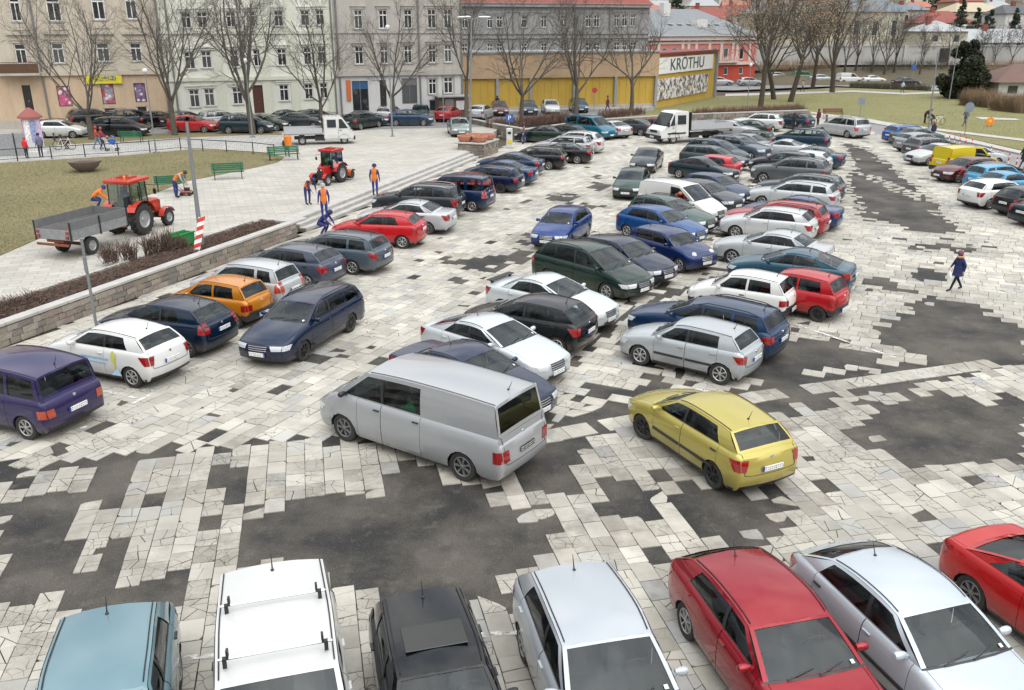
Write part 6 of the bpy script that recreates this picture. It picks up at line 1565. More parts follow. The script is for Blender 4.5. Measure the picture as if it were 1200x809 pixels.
# ------------------------------------------------------------------ people
SKIN = simple('skin', (.48, .29, .22), .6, var=.05)
def cloth(c): 
    k = 'cloth_%s' % (c,)
    if k in MATS: return MATS[k]
    return simple(k, c, .85, var=.25, scale=7)
POSES = {  # joint overrides in a figure 1.75 m tall facing +x (y is its left)
 'stand': {}, 'walk': dict(kl=(.16, .09, .50), al=(.30, .09, .08), kr=(-.10, -.09, .50), ar=(-.34, -.09, .12), el=(-.12, .25, 1.16), hl=(-.10, .24, .92), er=(.10, -.25, 1.15), hr=(.24, -.22, 1.0)),
 'bend': dict(sp=(.14, 0, 1.14), ch=(.36, 0, 1.26), nk=(.46, 0, 1.30), hd=(.56, 0, 1.33), sl=(.34, .19, 1.24), sr=(.34, -.19, 1.24), el=(.42, .22, .98), hl=(.55, .16, .78), er=(.42, -.22, .98), hr=(.55, -.14, .78), kl=(.06, .10, .5), kr=(-.02, -.10, .5)),
 'crouch': dict(pv=(-.1, 0, .62), hpl=(-.1, .1, .60), hpr=(-.1, -.1, .60), sp=(.08, 0, .82), ch=(.28, 0, .96), nk=(.38, 0, 1.03), hd=(.46, 0, 1.10), sl=(.26, .19, .95), sr=(.26, -.19, .95), el=(.42, .22, .72), hl=(.58, .14, .56), er=(.42, -.22, .72), hr=(.58, -.12, .56), kl=(.28, .13, .52), kr=(.28, -.13, .48), al=(.06, .11, .08), ar=(-.02, -.11, .08)),
 'sit': dict(pv=(0, 0, .52), hpl=(0, .1, .50), hpr=(0, -.1, .50), sp=(-.02, 0, .78), ch=(-.04, 0, .98), nk=(-.02, 0, 1.10), hd=(0, 0, 1.22), sl=(-.04, .19, 1.0), sr=(-.04, -.19, 1.0), el=(.06, .23, .76), hl=(.28, .14, .66), er=(.06, -.23, .76), hr=(.28, -.12, .66), kl=(.42, .11, .50), kr=(.42, -.11, .50), al=(.44, .11, .08), ar=(.44, -.11, .08)),
 'push': dict(el=(.12, .24, 1.14), hl=(.38, .17, 1.05), er=(.12, -.24, 1.14), hr=(.38, -.17, 1.05), kl=(.10, .09, .5), al=(.16, .09, .08), ar=(-.2, -.09, .1)),
}
J0 = dict(pv=(0, 0, .95), sp=(.01, 0, 1.14), ch=(0, 0, 1.34), nk=(.0, 0, 1.49), hd=(.02, 0, 1.62), hpl=(0, .10, .90), hpr=(0, -.10, .90), kl=(.02, .10, .50), kr=(.02, -.10, .50), al=(0, .10, .08), ar=(0, -.10, .08),
          sl=(0, .19, 1.40), sr=(0, -.19, 1.40), el=(-.02, .25, 1.13), er=(-.02, -.25, 1.13), hl=(.06, .26, .88), hr=(.06, -.26, .88))
BODY = {}
def body_mesh(pose, bulky):
    key = (pose, bulky)
    if key in BODY: return BODY[key]
    J = {k: Vector(v) for k, v in J0.items()}; J.update({k: Vector(v) for k, v in POSES[pose].items()})
    for s in 'lr': J['t'+s] = J['a'+s]+Vector((.17, 0, -.03))
    hdir = (J['hd']-J['nk']).normalized(); J['tp'] = J['hd']+hdir*.09
    f = 1.22 if bulky else 1.0
    V = []; E = []; Rr = []; idx = {}
    def v(n, p, r):
        idx[n] = len(V); V.append(tuple(p)); Rr.append(r)
    v('pv', J['pv'], (.155*f, .12*f)); v('sp', J['sp'], (.15*f, .115*f)); v('ch', J['ch'], (.175*f, .125*f)); v('nk', J['nk'], (.06, .06)); v('hd', J['hd'], (.088, .098)); v('tp', J['tp'], (.07, .075))
    E += [('pv', 'sp'), ('sp', 'ch'), ('ch', 'nk'), ('nk', 'hd'), ('hd', 'tp')]
    v('nose', J['hd']+Vector((.115, 0, -.005)), (.016, .02)); E.append(('hd', 'nose'))
    for s in 'lr':
        v('hp'+s, J['hp'+s], (.10, .10)); v('k'+s, J['k'+s], (.066, .066)); v('a'+s, J['a'+s], (.048, .048)); v('t'+s, J['t'+s], (.042, .034))
        v('s'+s, J['s'+s], (.068*f, .068*f)); v('e'+s, J['e'+s], (.05*f, .05*f)); w = J['h'+s]; v('w'+s, w, (.034, .034)); d = (w-J['e'+s]).normalized(); v('h'+s, w+d*.07, (.036, .02))
        sd = Vector((0, 1 if s == 'l' else -1, 0))
        for q in range(4): v('f%d%s' % (q, s), w+d*(.135+(.02, .03, .022, .0)[q])+Vector((.028*(q-1.5), 0, 0))-sd*.015, (.009, .009)); E.append(('h'+s, 'f%d%s' % (q, s)))
        v('th'+s, w+d*.06+Vector((.06, 0, .0)), (.010, .010)); E.append(('w'+s, 'th'+s))
        E += [('pv', 'hp'+s), ('hp'+s, 'k'+s), ('k'+s, 'a'+s), ('a'+s, 't'+s), ('ch', 's'+s), ('s'+s, 'e'+s), ('e'+s, 'w'+s), ('w'+s, 'h'+s)]
    me = bpy.data.meshes.new('body'); me.from_pydata(V, [(idx[a], idx[b]) for a, b in E], []); o = bpy.data.objects.new('tmp_body', me); COL.objects.link(o)
    md = o.modifiers.new('skin', 'SKIN'); md.use_smooth_shade = True
    for i, r in enumerate(Rr): me.skin_vertices[0].data[i].radius = r
    me.skin_vertices[0].data[0].use_root = True
    ms = o.modifiers.new('sub', 'SUBSURF'); ms.levels = 1; ms.render_levels = 1
    dg = bpy.context.evaluated_depsgraph_get(); res = bpy.data.meshes.new_from_object(o.evaluated_get(dg)); bpy.data.objects.remove(o)
    res.name = 'body'; res.materials.clear()
    for _ in range(5): res.materials.append(SKIN)
    segs = [('pv', 'ch', 1), ('ch', 'nk', 1), ('hd', 'tp', 0), ('nk', 'hd', 0)]
    for s in 'lr': segs += [('hp'+s, 'k'+s, 2), ('k'+s, 'a'+s, 2), ('a'+s, 't'+s, 3), ('s'+s, 'e'+s, 4), ('e'+s, 'w'+s, 4), ('w'+s, 'h'+s, 0), ('ch', 's'+s, 4)]
    P = {k: Vector(V[i]) for k, i in idx.items()}
    mi = []
    for f_ in res.polygons:
        c = f_.center; best = (9, 0)
        for a, b, k in segs:
            A, B = P[a], P[b]; d = B-A; t = max(0, min(1, (c-A).dot(d)/max(1e-6, d.dot(d)))); q = (A+d*t-c).length-(.07 if k == 1 else 0)
            if q < best[0]: best = (q, k)
        k = best[1]
        if k == 0 and (c-P['hd']).length > .3 and (c-P['hl']).length > .2 and (c-P['hr']).length > .2: k = 1
        mi.append(k)
    res.polygons.foreach_set('material_index', mi); res.polygons.foreach_set('use_smooth', [True]*len(mi)); res.update()
    BODY[key] = (res, P); return BODY[key]
def person(label, px, z, height, heading, pose='stand', top=(.05, .06, .12), legs=(.03, .04, .12), shoe=(.02, .02, .02), vest=None, hair=(.05, .035, .025), hat=None, coat=0, bulky=False, group=None, at=None, scarf=None):
    me, P = body_mesh(pose, bulky); loc = at if at is not None else G(px[0], px[1], z)
    root = empty('person', loc, R(heading), label, 'person', group); k = height/1.75; root.scale = (k, k, k)
    tm = cloth(top); b = mobj('body', me, root, [SKIN, cloth(vest) if vest else tm, cloth(legs), cloth(shoe), tm])
    hd, tp = P['hd'], P['tp']; d = (tp-hd).normalized(); m = MB(); q = d.to_track_quat('Z', 'Y').to_matrix()
    col = hat or hair; rr = .115 if not hat else .125
    m.lathe([(rr*1.0, -.035), (rr*1.04, .03), (rr*.92, .09), (rr*.55, .135), (.0, .15)], (0, 0, 0), 'z', 12); m.v = [tuple(q @ Vector((v[0]-.012, v[1]*.92, v[2]))+hd+d*.02) for v in m.v]; m.build('hat' if hat else 'hair', cloth(col), root, smooth=60)
    for s in (1, -1): bx('eye', tuple(hd+Vector((.094, s*.035, .015))), (.016, .026, .014), M_BLACK, root)
    bx('mouth', tuple(hd+Vector((.096, 0, -.055))), (.012, .045, .010), cloth((.25, .09, .08)), root)
    if coat:
        m = MB(); c = P['pv']; m.lathe([(.185, .22), (.20, .05), (.215, -.15), (.235, -coat)], (c.x, c.y, c.z), 'z', 14); m.build('coat_skirt', tm, root, smooth=60)
    if scarf:
        m = MB(); c = P['nk']; m.lathe([(.10, -.05), (.15, -.02), (.155, .03), (.10, .06)], (c.x, c.y, c.z), 'z', 12); m.build('fur_collar', cloth(scarf), root, smooth=60)
    return root
VEST, NAVY, BLUE = (.62, .17, .03), (.018, .025, .09), (.022, .03, .16)
lady = person('walking woman in a navy coat with mauve hat and fur collar', (1119, 341), 0, 1.52, 186, 'walk', (.012, .02, .09), (.008, .008, .01), hat=(.17, .05, .08), coat=.26, bulky=True, scarf=(.45, .27, .14))
hb = G(1119, 341); bag = empty('shopping_bag', hb+Vector((-.36, -.10, .50)), 0, 'white carrier bag held by the woman in the navy coat', 'bag'); m = MB(); m.lathe([(.02, .30), (.10, .22), (.13, .08), (.11, 0), (.001, -.01)], (0, 0, 0), 'z', 10); m.v = [(v[0]*.6, v[1], v[2]) for v in m.v]; m.build('sack', simple('white_plastic', (.7, .7, .68), .5), bag, smooth=50); MB().tube([(0, -.03, .28), (0, 0, .42), (0, .03, .28)], .008, 5).build('handle', MATS['white_plastic'], bag)
GW = 'road workers in orange vests'
person('worker in orange vest standing alone on the steps', (440, 230), .38, 1.78, 85, 'stand', NAVY, BLUE, vest=VEST, hat=NAVY, group=GW)
person('worker in orange vest bending before the small tractor', (361, 240), TZ, 1.78, -40, 'bend', NAVY, BLUE, vest=VEST, hat=NAVY, group=GW)
person('worker in orange vest seen from behind above the crouching worker', (381, 258), .35, 1.78, 115, 'stand', BLUE, BLUE, vest=VEST, hat=(.35, .35, .36), group=GW)
person('crouching worker in blue overalls at the end of the retaining wall', (378, 276), .18, 1.75, -20, 'crouch', BLUE, BLUE, hat=NAVY, hair=NAVY)
person('worker in orange vest bending over a red mower on the lawn edge', (207, 232), TZ, 1.8, 5, 'bend', (.3, .3, .3), BLUE, vest=VEST, group=GW)
person('worker with blue hood crouching behind the trailer', (113, 246), TZ, 1.75, 20, 'crouch', VEST, BLUE, hat=BLUE, bulky=True)
person('worker in blue beside the parking meter', (614, 169), .0, 1.78, 180, 'stand', (.3, .12, .12), BLUE, vest=BLUE, hair=(.1, .03, .03))
person('child in a red jacket standing by the kiosk', (32, 186), TZ, 1.5, 70, 'stand', (.55, .03, .03), (.012, .012, .014), hair=(.35, .05, .04), bulky=True)
person('woman in grey patterned jacket with bag at the kiosk', (49, 185), TZ, 1.72, 150, 'stand', (.14, .14, .22), (.012, .012, .02), hair=(.02, .02, .03), bulky=True)
person('child in pale jeans behind the kiosk beside a cyclist', (66, 175), TZ, 1.2, 200, 'stand', (.03, .03, .04), (.45, .47, .55), hair=(.03, .02, .02))
person('person in black crouching beside the child in pale jeans', (80, 175), TZ, 1.6, 180, 'crouch', (.02, .02, .025), (.12, .05, .04), bulky=True)
person('mother in a red brown coat pushing a pushchair', (121, 176), TZ, 1.7, 10, 'push', (.22, .03, .045), (.03, .04, .12), hair=(.25, .08, .05), bulky=True)
person('person in an orange red jacket beside the mother', (115, 175), TZ, 1.72, 20, 'walk', (.42, .06, .03), (.10, .22, .36), hair=(.3, .06, .03), bulky=True)
person('person with white cap sitting on the green bench', (336, 182), TZ, 1.7, -70, 'sit', (.03, .025, .025), (.02, .02, .02), hat=(.6, .6, .58), bulky=True)
person('person in dark red walking along the yellow shop', (712, 131), TZ, 1.72, 180, 'walk', (.14, .04, .05), (.05, .03, .05), coat=.2)
person('person in black beside the dark blue hatchback', (929, 155), 0, 1.8, 0, 'stand', (.012, .012, .014), (.015, .015, .02), coat=.3, bulky=True)
person('person in maroon behind the dark blue hatchback', (958, 149), 0, 1.75, 200, 'stand', (.12, .02, .03), (.04, .02, .03), bulky=True)
person('person in a black skirt beside the silver people carrier', (967, 156), 0, 1.65, 180, 'stand', (.12, .10, .09), (.012, .012, .012), coat=.35)
person('person in black bending on the park path', (1083, 145), .1, 1.75, 10, 'bend', (.02, .012, .014), (.015, .015, .02), bulky=True)
person('person crouching by a bicycle on the park path', (1093, 145.5), .1, 1.75, 170, 'crouch', (.03, .03, .035), (.05, .06, .10), bulky=True)
person('walker in grey on the park path beside the round sign', (1130, 148), .1, 1.72, 200, 'walk', (.10, .11, .14), (.05, .06, .08), hair=(.03, .03, .05))
person('walker in white top crossing the far lawn', (1057, 109), .05, 1.75, 0, 'walk', (.6, .62, .65), (.04, .05, .08))
person('walker in pale jacket on the lawn behind the park trees', (940, 108), .05, 1.75, 0, 'walk', (.4, .36, .32), (.02, .02, .03), bulky=True)
person('person with orange cap between the cars by the cones', (1092, 166), 0, 1.72, 200, 'stand', (.04, .04, .07), (.04, .04, .07), hat=(.5, .1, .05))
person('person in a long black coat walking on the road beyond the posts', (1198, 198), 0, 1.75, 180, 'walk', (.015, .015, .018), (.015, .015, .018), coat=.3, bulky=True)
person('person in black by the yellow shop beside the maroon hatchback', (583, 131), TZ, 1.7, -90, 'stand', (.015, .015, .02), (.02, .02, .03), bulky=True)
person('person in black before the beige house door', (3, 146), TZ, 1.75, 0, 'stand', (.015, .015, .02), (.015, .015, .02), bulky=True)
van = next(o for o in bpy.data.objects if o.get('label', '').startswith('white delivery van'))
pv_ = van.matrix_basis @ Vector((.28, -.50, .22)); person('person in a red jacket leaning in the white delivery van window', None, 0, 1.62, -100, 'bend', (.55, .02, .03), (.03, .03, .05), hair=(.3, .15, .08), at=pv_, bulky=True)

# ------------------------------------------------------------------ tractors, trailer, lorries
RED = paint('#b8231f'); ORED = paint('#c2402c'); ORANGE = paint('#d8641c'); WHITE = paint('#e4e5e3'); GREYM = simple('galvanised', (.30, .31, .32), .5, .5, var=.15); RUST = simple('rust', (.17, .06, .035), .9, var=.4, scale=3); M_CABG = glass_mat('cab_glass', (.55, .66, .62), 1.5); M_CABG2 = glass_mat('green_cab_glass', (.35, .55, .47), 1.6)
def lug_wheel(root, c, r, w, rimmat, sg=1, lugs=True):
    m = MB(); m.lathe([(r*.55, -w*.45), (r*.82, -w*.5), (r*.95, -w*.42), (r*.96, w*.42), (r*.82, w*.5), (r*.55, w*.45), (r*.5, 0)], (0, 0, 0), 'y', 24)
    if lugs:
        for k in range(18):
            a = 2*math.pi*k/18
            for s in (1, -1):
                aa = a+(.17 if s > 0 else 0); c0, s0 = math.cos(aa), math.sin(aa); c1, s1 = math.cos(aa+.16), math.sin(aa+.16)
                m.tube([(r*.96*c0, s*w*.48, r*.96*s0), (r*.98*c1, s*w*.06, r*.98*s1)], r*.055, 4)
    o = m.build('wheel', M_TYRE, root, smooth=40); o.location = c
    m = MB(); m.lathe([(r*.58, w*.44*sg), (r*.52, w*.46*sg), (r*.46, w*.30*sg), (r*.16, w*.24*sg), (r*.12, w*.34*sg), (.001, w*.36*sg)], (0, 0, 0), 'y', 20); rm = m.build('rim', rimmat, o, smooth=40); return o
def tractor(label, pr, pf, side, z, scale, body, roofm, rimm, glass, wheelbase=2.0):
    a, b = G(*pr, z), G(*pf, z); ang = math.atan2((b-a).y, (b-a).x); root = empty('tractor', a, ang, label, 'tractor'); root.scale = (scale,)*3
    tr = .62; off = Vector((-math.sin(ang), math.cos(ang), 0))*(tr+.15)*scale*(1 if side == 'r' else -1); root.location = a+off; L = wheelbase
    for s in (1, -1): lug_wheel(root, (0, s*tr, .70), .70, .38, rimm, s); lug_wheel(root, (L, s*.58, .40), .40, .24, rimm, s)
    m = MB(); m.box((L*.5, 0, .62), (L, .42, .34)); m.box((L, 0, .45), (.16, 1.0, .16)); m.box((0, 0, .70), (.3, 1.0, .3)); m.build('chassis', M_BLACK, root)
    m = MB(); m.box((L*.62, 0, 1.0), (L*.80, .62, .62), taper=.88); m.build('hood', body, root, bevel=.05)
    bx('grille', (L*1.03, 0, .98), (.05, .46, .44), M_BLACK, root)
    for s in (1, -1): bx('headlight', (L*1.045, s*.17, 1.12), (.05, .12, .10), M_HEAD, root)
    for s in (1, -1):
        m = MB(); m.grid(lambda u, v: ((.86*math.cos(lerp(.25, 2.6, u))), s*lerp(tr-.22, tr+.22, v), .70+.82*math.sin(lerp(.25, 2.6, u))), 10, 1); m.build('fender', body, root, smooth=50)
        m = MB(); m.grid(lambda u, v: (L+.50*math.cos(lerp(.4, 2.9, u)), s*lerp(.44, .72, v), .40+.50*math.sin(lerp(.4, 2.9, u))), 8, 1); m.build('front_fender', body, root, smooth=50)
    cz0, cz1 = 1.15, 2.30; cx0, cx1 = -.45, .80
    for x, y in ((cx0, .58), (cx0, -.58), (cx1, .52), (cx1, -.52), (.28, .60), (.28, -.60)): MB().tube([(x, y, cz0-.2), (x*.94+.02, y*.93, cz1)], .035, 6).build('cab_post', M_BLACK, root)
    bx('cab_base', ((cx0+cx1)/2, 0, 1.0), (cx1-cx0, 1.10, .34), M_BLACK, root)
    for s in (1, -1): m = MB(); m.quad([(cx0, s*.58, cz0), (cx1, s*.53, cz0), (cx1*.94, s*.50, cz1), (cx0*.94, s*.54, cz1)]); m.build('side_window', glass, root)
    for x in (cx0, cx1): m = MB(); m.quad([(x, -.54, cz0), (x, .54, cz0), (x*.95, .51, cz1), (x*.95, -.51, cz1)]); m.build('windscreen' if x > 0 else 'rear_window', glass, root)
    rf = bx('cab_roof', ((cx0+cx1)/2, 0, cz1+.10), (cx1-cx0+.28, 1.34, .20), roofm, root, bevel=.06); bx('roof_hatch', ((cx0+cx1)/2+.1, 0, cz1+.225), (.55, .6, .05), roofm, rf)
    MB().lathe([(.05, 0), (.05, .08), (.03, .12), (.0, .13)], (cx0+.25, -.2, cz1+.2), 'z', 10).build('beacon', simple('beacon_amber', (.6, .25, .03), .3), rf)
    bx('seat', (-.02, 0, 1.25), (.45, .5, .2), M_SEAT, root); bx('seat_back', (-.25, 0, 1.55), (.12, .48, .5), M_SEAT, root); MB().tube([(.38+.02*math.sin(k), .2*math.cos(k/10*6.283), 1.5+.14*math.sin(k/10*6.283)) for k in range(11)], .016, 5).build('steering_wheel', M_BLACK, root)
    MB().tube([(L*.6, .2, 1.25), (L*.6, .2, 1.95)], .035, 8).build('exhaust', M_BLACK, root)
    for s in (1, -1): MB().tube([(cx1, s*.5, 2.1), (cx1+.1, s*.85, 2.1), (cx1+.1, s*.85, 1.8)], .015, 5).build('mirror_arm', M_BLACK, root); bx('mirror', (cx1+.1, s*.85, 1.8), (.04, .14, .24), M_BLACK, root)
    return root, ang
t1, a1 = tractor('red tractor with orange cab roof pulling a grey trailer on the terrace', (172, 275), (208, 262), 'r', TZ, 1.0, ORED, ORED, GREYM, M_CABG)
person('driver in blue seated in the red tractor cab', None, 0, 1.7, math.degrees(a1), 'sit', BLUE, BLUE, at=t1.location+Vector((0, 0, .85)))
# trailer hitched behind
dv = Vector((math.cos(a1), math.sin(a1), 0)); sd = Vector((math.sin(a1), -math.cos(a1), 0))
pw = G(113, 298, TZ); tl = empty('farm_trailer', pw-sd*.85, a1-.10, 'grey tipping trailer with rusty bed behind the red tractor', 'trailer'); tl.scale = (.88, .92, .92)
for s in (1, -1): lug_wheel(tl, (0, s*.78, .42), .42, .24, GREYM, s, False)
m = MB(); m.box((.55, 0, .80), (3.5, .9, .12)); m.box((0, 0, .45), (.12, 1.4, .12)); m.tube([(2.3, .35, .78), (3.3, 0, .55)], .05, 5); m.tube([(2.3, -.35, .78), (3.3, 0, .55)], .05, 5); m.build('chassis', RUST, tl)
bx('bed_floor', (.55, 0, .90), (3.6, 1.86, .06), RUST, tl)
for s in (1, -1): bx('side_board', (.55, s*.93, 1.10), (3.6, .05, .42), GREYM, tl); bx('side_extension', (.55, s*.93, 1.50), (3.6, .04, .36), simple('grey_board', (.13, .135, .14), .8), tl)
for x, n_ in ((-1.24, 'tail_board'), (2.34, 'head_board')): bx(n_, (x, 0, 1.10), (.05, 1.82, .42), GREYM, tl)
bx('head_extension', (2.34, 0, 1.50), (.04, 1.82, .36), MATS['grey_board'], tl)
for x in (-1.25, .55, 2.35):
    for s in (1, -1): bx('stake', (x, s*.96, 1.25), (.06, .06, .84), M_BLACK, tl)
for s in (1, -1): bx('tail_light', (-1.30, s*.78, 1.0), (.04, .14, .14), M_TAIL, tl); bx('reflector', (-1.29, s*.80, 1.2), (.02, .14, .12), M_TAIL, tl)
bx('bumper_bar', (-1.35, 0, .68), (.08, 1.7, .10), RUST, tl); m = MB(); m.grid(lambda u, v: (lerp(-.9, 1.6, u), lerp(-.7, .5, v), .94+.14*math.sin(u*3.1)*math.sin(v*3.1)+.02*math.sin(u*31+v*17)), 10, 8); m.build('soil_load', M_EARTH, tl)
t2, a2 = tractor('small red tractor with green glass cab and orange sweeper', (402, 213.8), (383, 219), 'l', TZ, .80, RED, RED, GREYM, M_CABG2, 1.75)
m = MB(); m.lathe([(.001, -.75), (.32, -.75), (.32, .75), (.001, .75)], (-1.35, 0, .42), 'y', 16); m.build('sweeper_brush', M_BLACK, t2)
m = MB(); m.grid(lambda u, v: (-1.35+.42*math.cos(lerp(-.2, 2.6, u)), lerp(-.85, .85, v), .42+.42*math.sin(lerp(-.2, 2.6, u))), 8, 1); m.box((-.95, 0, .55), (.5, .5, .12)); m.build('sweeper_hood', ORANGE, t2); MB().tube([(-1.8, -.6, .3), (-1.8, -.6, .95), (-1.2, -.6, .95)], .03, 5).build('sweeper_arm', ORANGE, t2); bx('water_tank', (-.85, 0, 1.1), (.5, .8, .5), simple('tank_pale', (.42, .5, .5), .4), t2, bevel=.05)
def lorry(label, pf, z, heading, side, scale=1.0, wb=3.3, cabL=2.35, bedL=2.95, hood=.0, dark_bumper=True, grp=None):
    a = R(heading); P = G(pf[0], pf[1], z); yo = .86; root = empty('dropside_lorry', (0, 0, 0), a, label, 'lorry'); root.scale = (scale,)*3
    lx, ly = 0, (yo if side == 'l' else -yo); root.location = P-Vector((lx*math.cos(a)-ly*math.sin(a), lx*math.sin(a)+ly*math.cos(a), 0))*scale
    # cab: extruded side profile, x forward, front axle at x=0
    f = .78+hood; pr = [(f, .38), (f+.02, .72), (f-.08-hood*.3, .98+.1*hood), (f-.22-hood*.95, 1.22), (f-.85-hood*.6, 2.05), (f-1.05-hood*.6, 2.16), (f-cabL, 2.16), (f-cabL, .42)]
    m = MB(); W = .92
    for i in range(len(pr)):
        p0, p1 = pr[i], pr[(i+1) % len(pr)]
        if i == 3: continue
        ins = lambda zz: W-(.12*max(0, (zz-1.15))/1.0)
        m.quad([(p0[0], -ins(p0[1]), p0[1]), (p0[0], ins(p0[1]), p0[1]), (p1[0], ins(p1[1]), p1[1]), (p1[0], -ins(p1[1]), p1[1])])
    n_ = lambda zz: W-(.12*max(0, (zz-1.15))/1.0)
    for s in (1, -1):
        q = [(p[0], s*n_(p[1]), p[1]) for p in pr]; m.quad(q if s < 0 else q[::-1])
    cab = m.build('cab', WHITE, root); bm = bmesh.new(); bm.from_mesh(cab.data); bmesh.ops.remove_doubles(bm, verts=bm.verts, dist=.001); bmesh.ops.recalc_face_normals(bm, faces=bm.faces); bmesh.ops.bevel(bm, geom=[e for e in bm.edges if len(e.link_faces) == 2], offset=.05, segments=2, affect='EDGES', clamp_overlap=True); bm.to_mesh(cab.data); bm.free()
    for pl in cab.data.polygons: pl.use_smooth = True
    cab.data.set_sharp_from_angle(angle=R(40))
    a0, a1_ = pr[3], pr[4]; m = MB(); m.quad([(a0[0]+.012, -n_(a0[1])+.08, a0[1]+.05), (a0[0]+.012, n_(a0[1])-.08, a0[1]+.05), (a1_[0]+.03, n_(a1_[1])-.08, a1_[1]-.02), (a1_[0]+.03, -n_(a1_[1])+.08, a1_[1]-.02)]); m.build('windscreen', simple('dark_glass', (.02, .025, .028), .05), root)
    bx('dashboard', (a0[0]-.4, 0, a0[1]-.05), (.5, 1.5, .15), M_SEAT, root)
    for s in (1, -1):
        y = lambda zz: s*(n_(zz)+.008)
        xf = a0[0]-.22; xb = f-cabL*.52
        m = MB(); m.quad([(xf, y(1.25), 1.25), (xb+.08, y(1.25), 1.25), (xb+.08, y(1.95), 1.95), (a1_[0]-.05, y(1.95), 1.95)]); m.build('side_window', MATS['dark_glass'], root)
        m = MB(); m.quad([(xb-.15, y(1.32), 1.32), (f-cabL+.28, y(1.32), 1.32), (f-cabL+.28, y(1.92), 1.92), (xb-.15, y(1.92), 1.92)]); m.build('side_window', MATS['dark_glass'], root)
        bx('door_seam', (xb, s*(W+.003), .95), (.014, .012, 1.0), M_BLACK, root); bx('handle', (xb+.2, s*(W+.01), 1.1), (.14, .03, .04), M_BLACK, root); bx('mirror', (a0[0]+.02, s*(W+.14), 1.35), (.10, .16, .32), M_BLACK, root); bx('side_rub_strip', (xb-.1, s*(W+.005), .72), (1.5, .02, .10), M_BLACK if hood else WHITE, root)
        bx('headlight', (f-.02-.05*hood, s*.62, .86), (.12, .30, .18), M_HEAD, root)
        m = MB(); m.grid(lambda u, v: (.46*math.cos(lerp(0, math.pi, u)), s*lerp(.70, .95, v), .36+.46*math.sin(lerp(0, math.pi, u))), 8, 1); m.build('wheel_arch', M_BLACK, root)
    bx('bumper', (f+.02, 0, .48), (.16, 1.78, .30), M_BLACK, root, bevel=.03); bx('grille', (f-.0, 0, .86), (.08, .8, .16), M_BLACK, root); o = bx('number_plate', (0, 0, 0), (.016, .52, .11), M_PLATE, root); o.location = (f+.11, 0, .48)
    bx('underframe', (-wb*.5+.1, 0, .50), (wb+1.4, .8, .2), M_BLACK, root); bx('fuel_tank', (-1.9, .55, .48), (.7, .35, .3), M_BLACK, root); bx('tool_box', (-1.9, -.6, .48), (.8, .3, .35), M_BLACK, root)
    x0 = f-cabL-.12; bx('bed_floor', (x0-bedL/2, 0, .86), (bedL, 1.9, .10), GREYM, root)
    ALU = simple('aluminium_board', (.50, .51, .53), .4, .5, var=.08)
    for s in (1, -1):
        for k in range(3): bx('drop_board', (x0-bedL/2, s*.97, .97+k*.135), (bedL, .04, .128), ALU, root)
    for k in range(3): bx('tail_board', (x0-bedL, 0, .97+k*.135), (.04, 1.9, .128), ALU, root)
    bx('headboard', (x0+.02, 0, 1.5), (.06, 1.9, 1.2), M_BLACK, root)
    for x in (0, -wb):
        for s in (1, -1): lug_wheel(root, (x, s*.78, .34), .34, .22, GREYM, s, False)
    for s in (1, -1): bx('tail_light', (x0-bedL-.02, s*.75, .72), (.05, .3, .12), M_TAIL, root)
    return root
lorry('white double cab dropside lorry parked on the terrace', (404, 169), TZ, 14, 'r')
lorry('white dropside truck with dark bumper parked at the back of the car park', (788.8, 169), 0, 205, 'l', wb=4.0, bedL=3.6, hood=.32, scale=1.22)

# ------------------------------------------------------------------ street furniture
STEEL = simple('lamp_steel', (.22, .235, .245), .55, .4, var=.12, scale=3); GREEN = simple('bench_green', (.015, .12, .06), .5, var=.2); TERRA = simple('terracotta', (.42, .17, .105), .8, var=.15, scale=4)
def lamp(label, px, z, h, kind='single', lean=(0, 0), r=.07, group=None, dirn=0):
    root = empty('street_lamp', G(px[0], px[1], z), dirn, label, 'street lamp', group); top = (lean[0], lean[1], h)
    MB().tube([(0, 0, 0), (lean[0]*.4, lean[1]*.4, h*.4), top], [r*1.25, r, r*.7], 10).build('pole', STEEL, root, smooth=60); bx('base_plate', (0, 0, .03), (.4, .4, .06), STEEL, root)
    W_M = simple('lamp_head_pale', (.55, .56, .56), .4)
    if kind == 'triple':
        for k in range(3):
            a = k*2.094+.3; e = (top[0]+.75*math.cos(a), top[1]+.75*math.sin(a), h+.12); MB().tube([top, e], .03, 6).build('arm', STEEL, root); m = MB(); m.lathe([(.001, -.10), (.2, -.06), (.24, .02), (.15, .1), (.001, .12)], (0, 0, 0), 'z', 12); m.v = [(v[0]*2.4, v[1], v[2]*.8) for v in m.v]
            o = m.build('lamp_head', W_M, root, smooth=50); o.location = (top[0]+1.05*math.cos(a), top[1]+1.05*math.sin(a), h+.14); o.rotation_euler = (0, 0, a)
    elif kind == 'single':
        MB().tube([top, (top[0]+.3, top[1], h+.05)], .03, 6).build('arm', STEEL, root); m = MB(); m.lathe([(.001, -.08), (.13, -.05), (.16, .02), (.08, .09), (.001, .1)], (0, 0, 0), 'z', 12); m.v = [(top[0]+.45+v[0]*2.2, top[1]+v[1], h+.06+v[2]) for v in m.v]; m.build('lamp_head', W_M, root, smooth=50)
    elif kind == 'globe':
        m = MB(); m.lathe([(.05, 0), (.16, .12), (.2, .25), (.14, .38), (.0, .42)], top, 'z', 12); m.build('lamp_head', W_M, root, smooth=50)
    return root
lamp('grey steel post standing in the earth bed behind the striped board', (237, 290), .6, 5.1, 'plainpole', r=.085)
lamp('thin lamp post behind the railing by the mother with pushchair', (183, 179), TZ, 5.6, 'globe', r=.05)
lamp('thin lamp post before the bare tree at the cream house', (296, 161), TZ, 6.0, 'globe', r=.05)
lamp('tall lamp post on the terrace before the forked tree', (460, 160), TZ, 8.6, 'globe', r=.06)
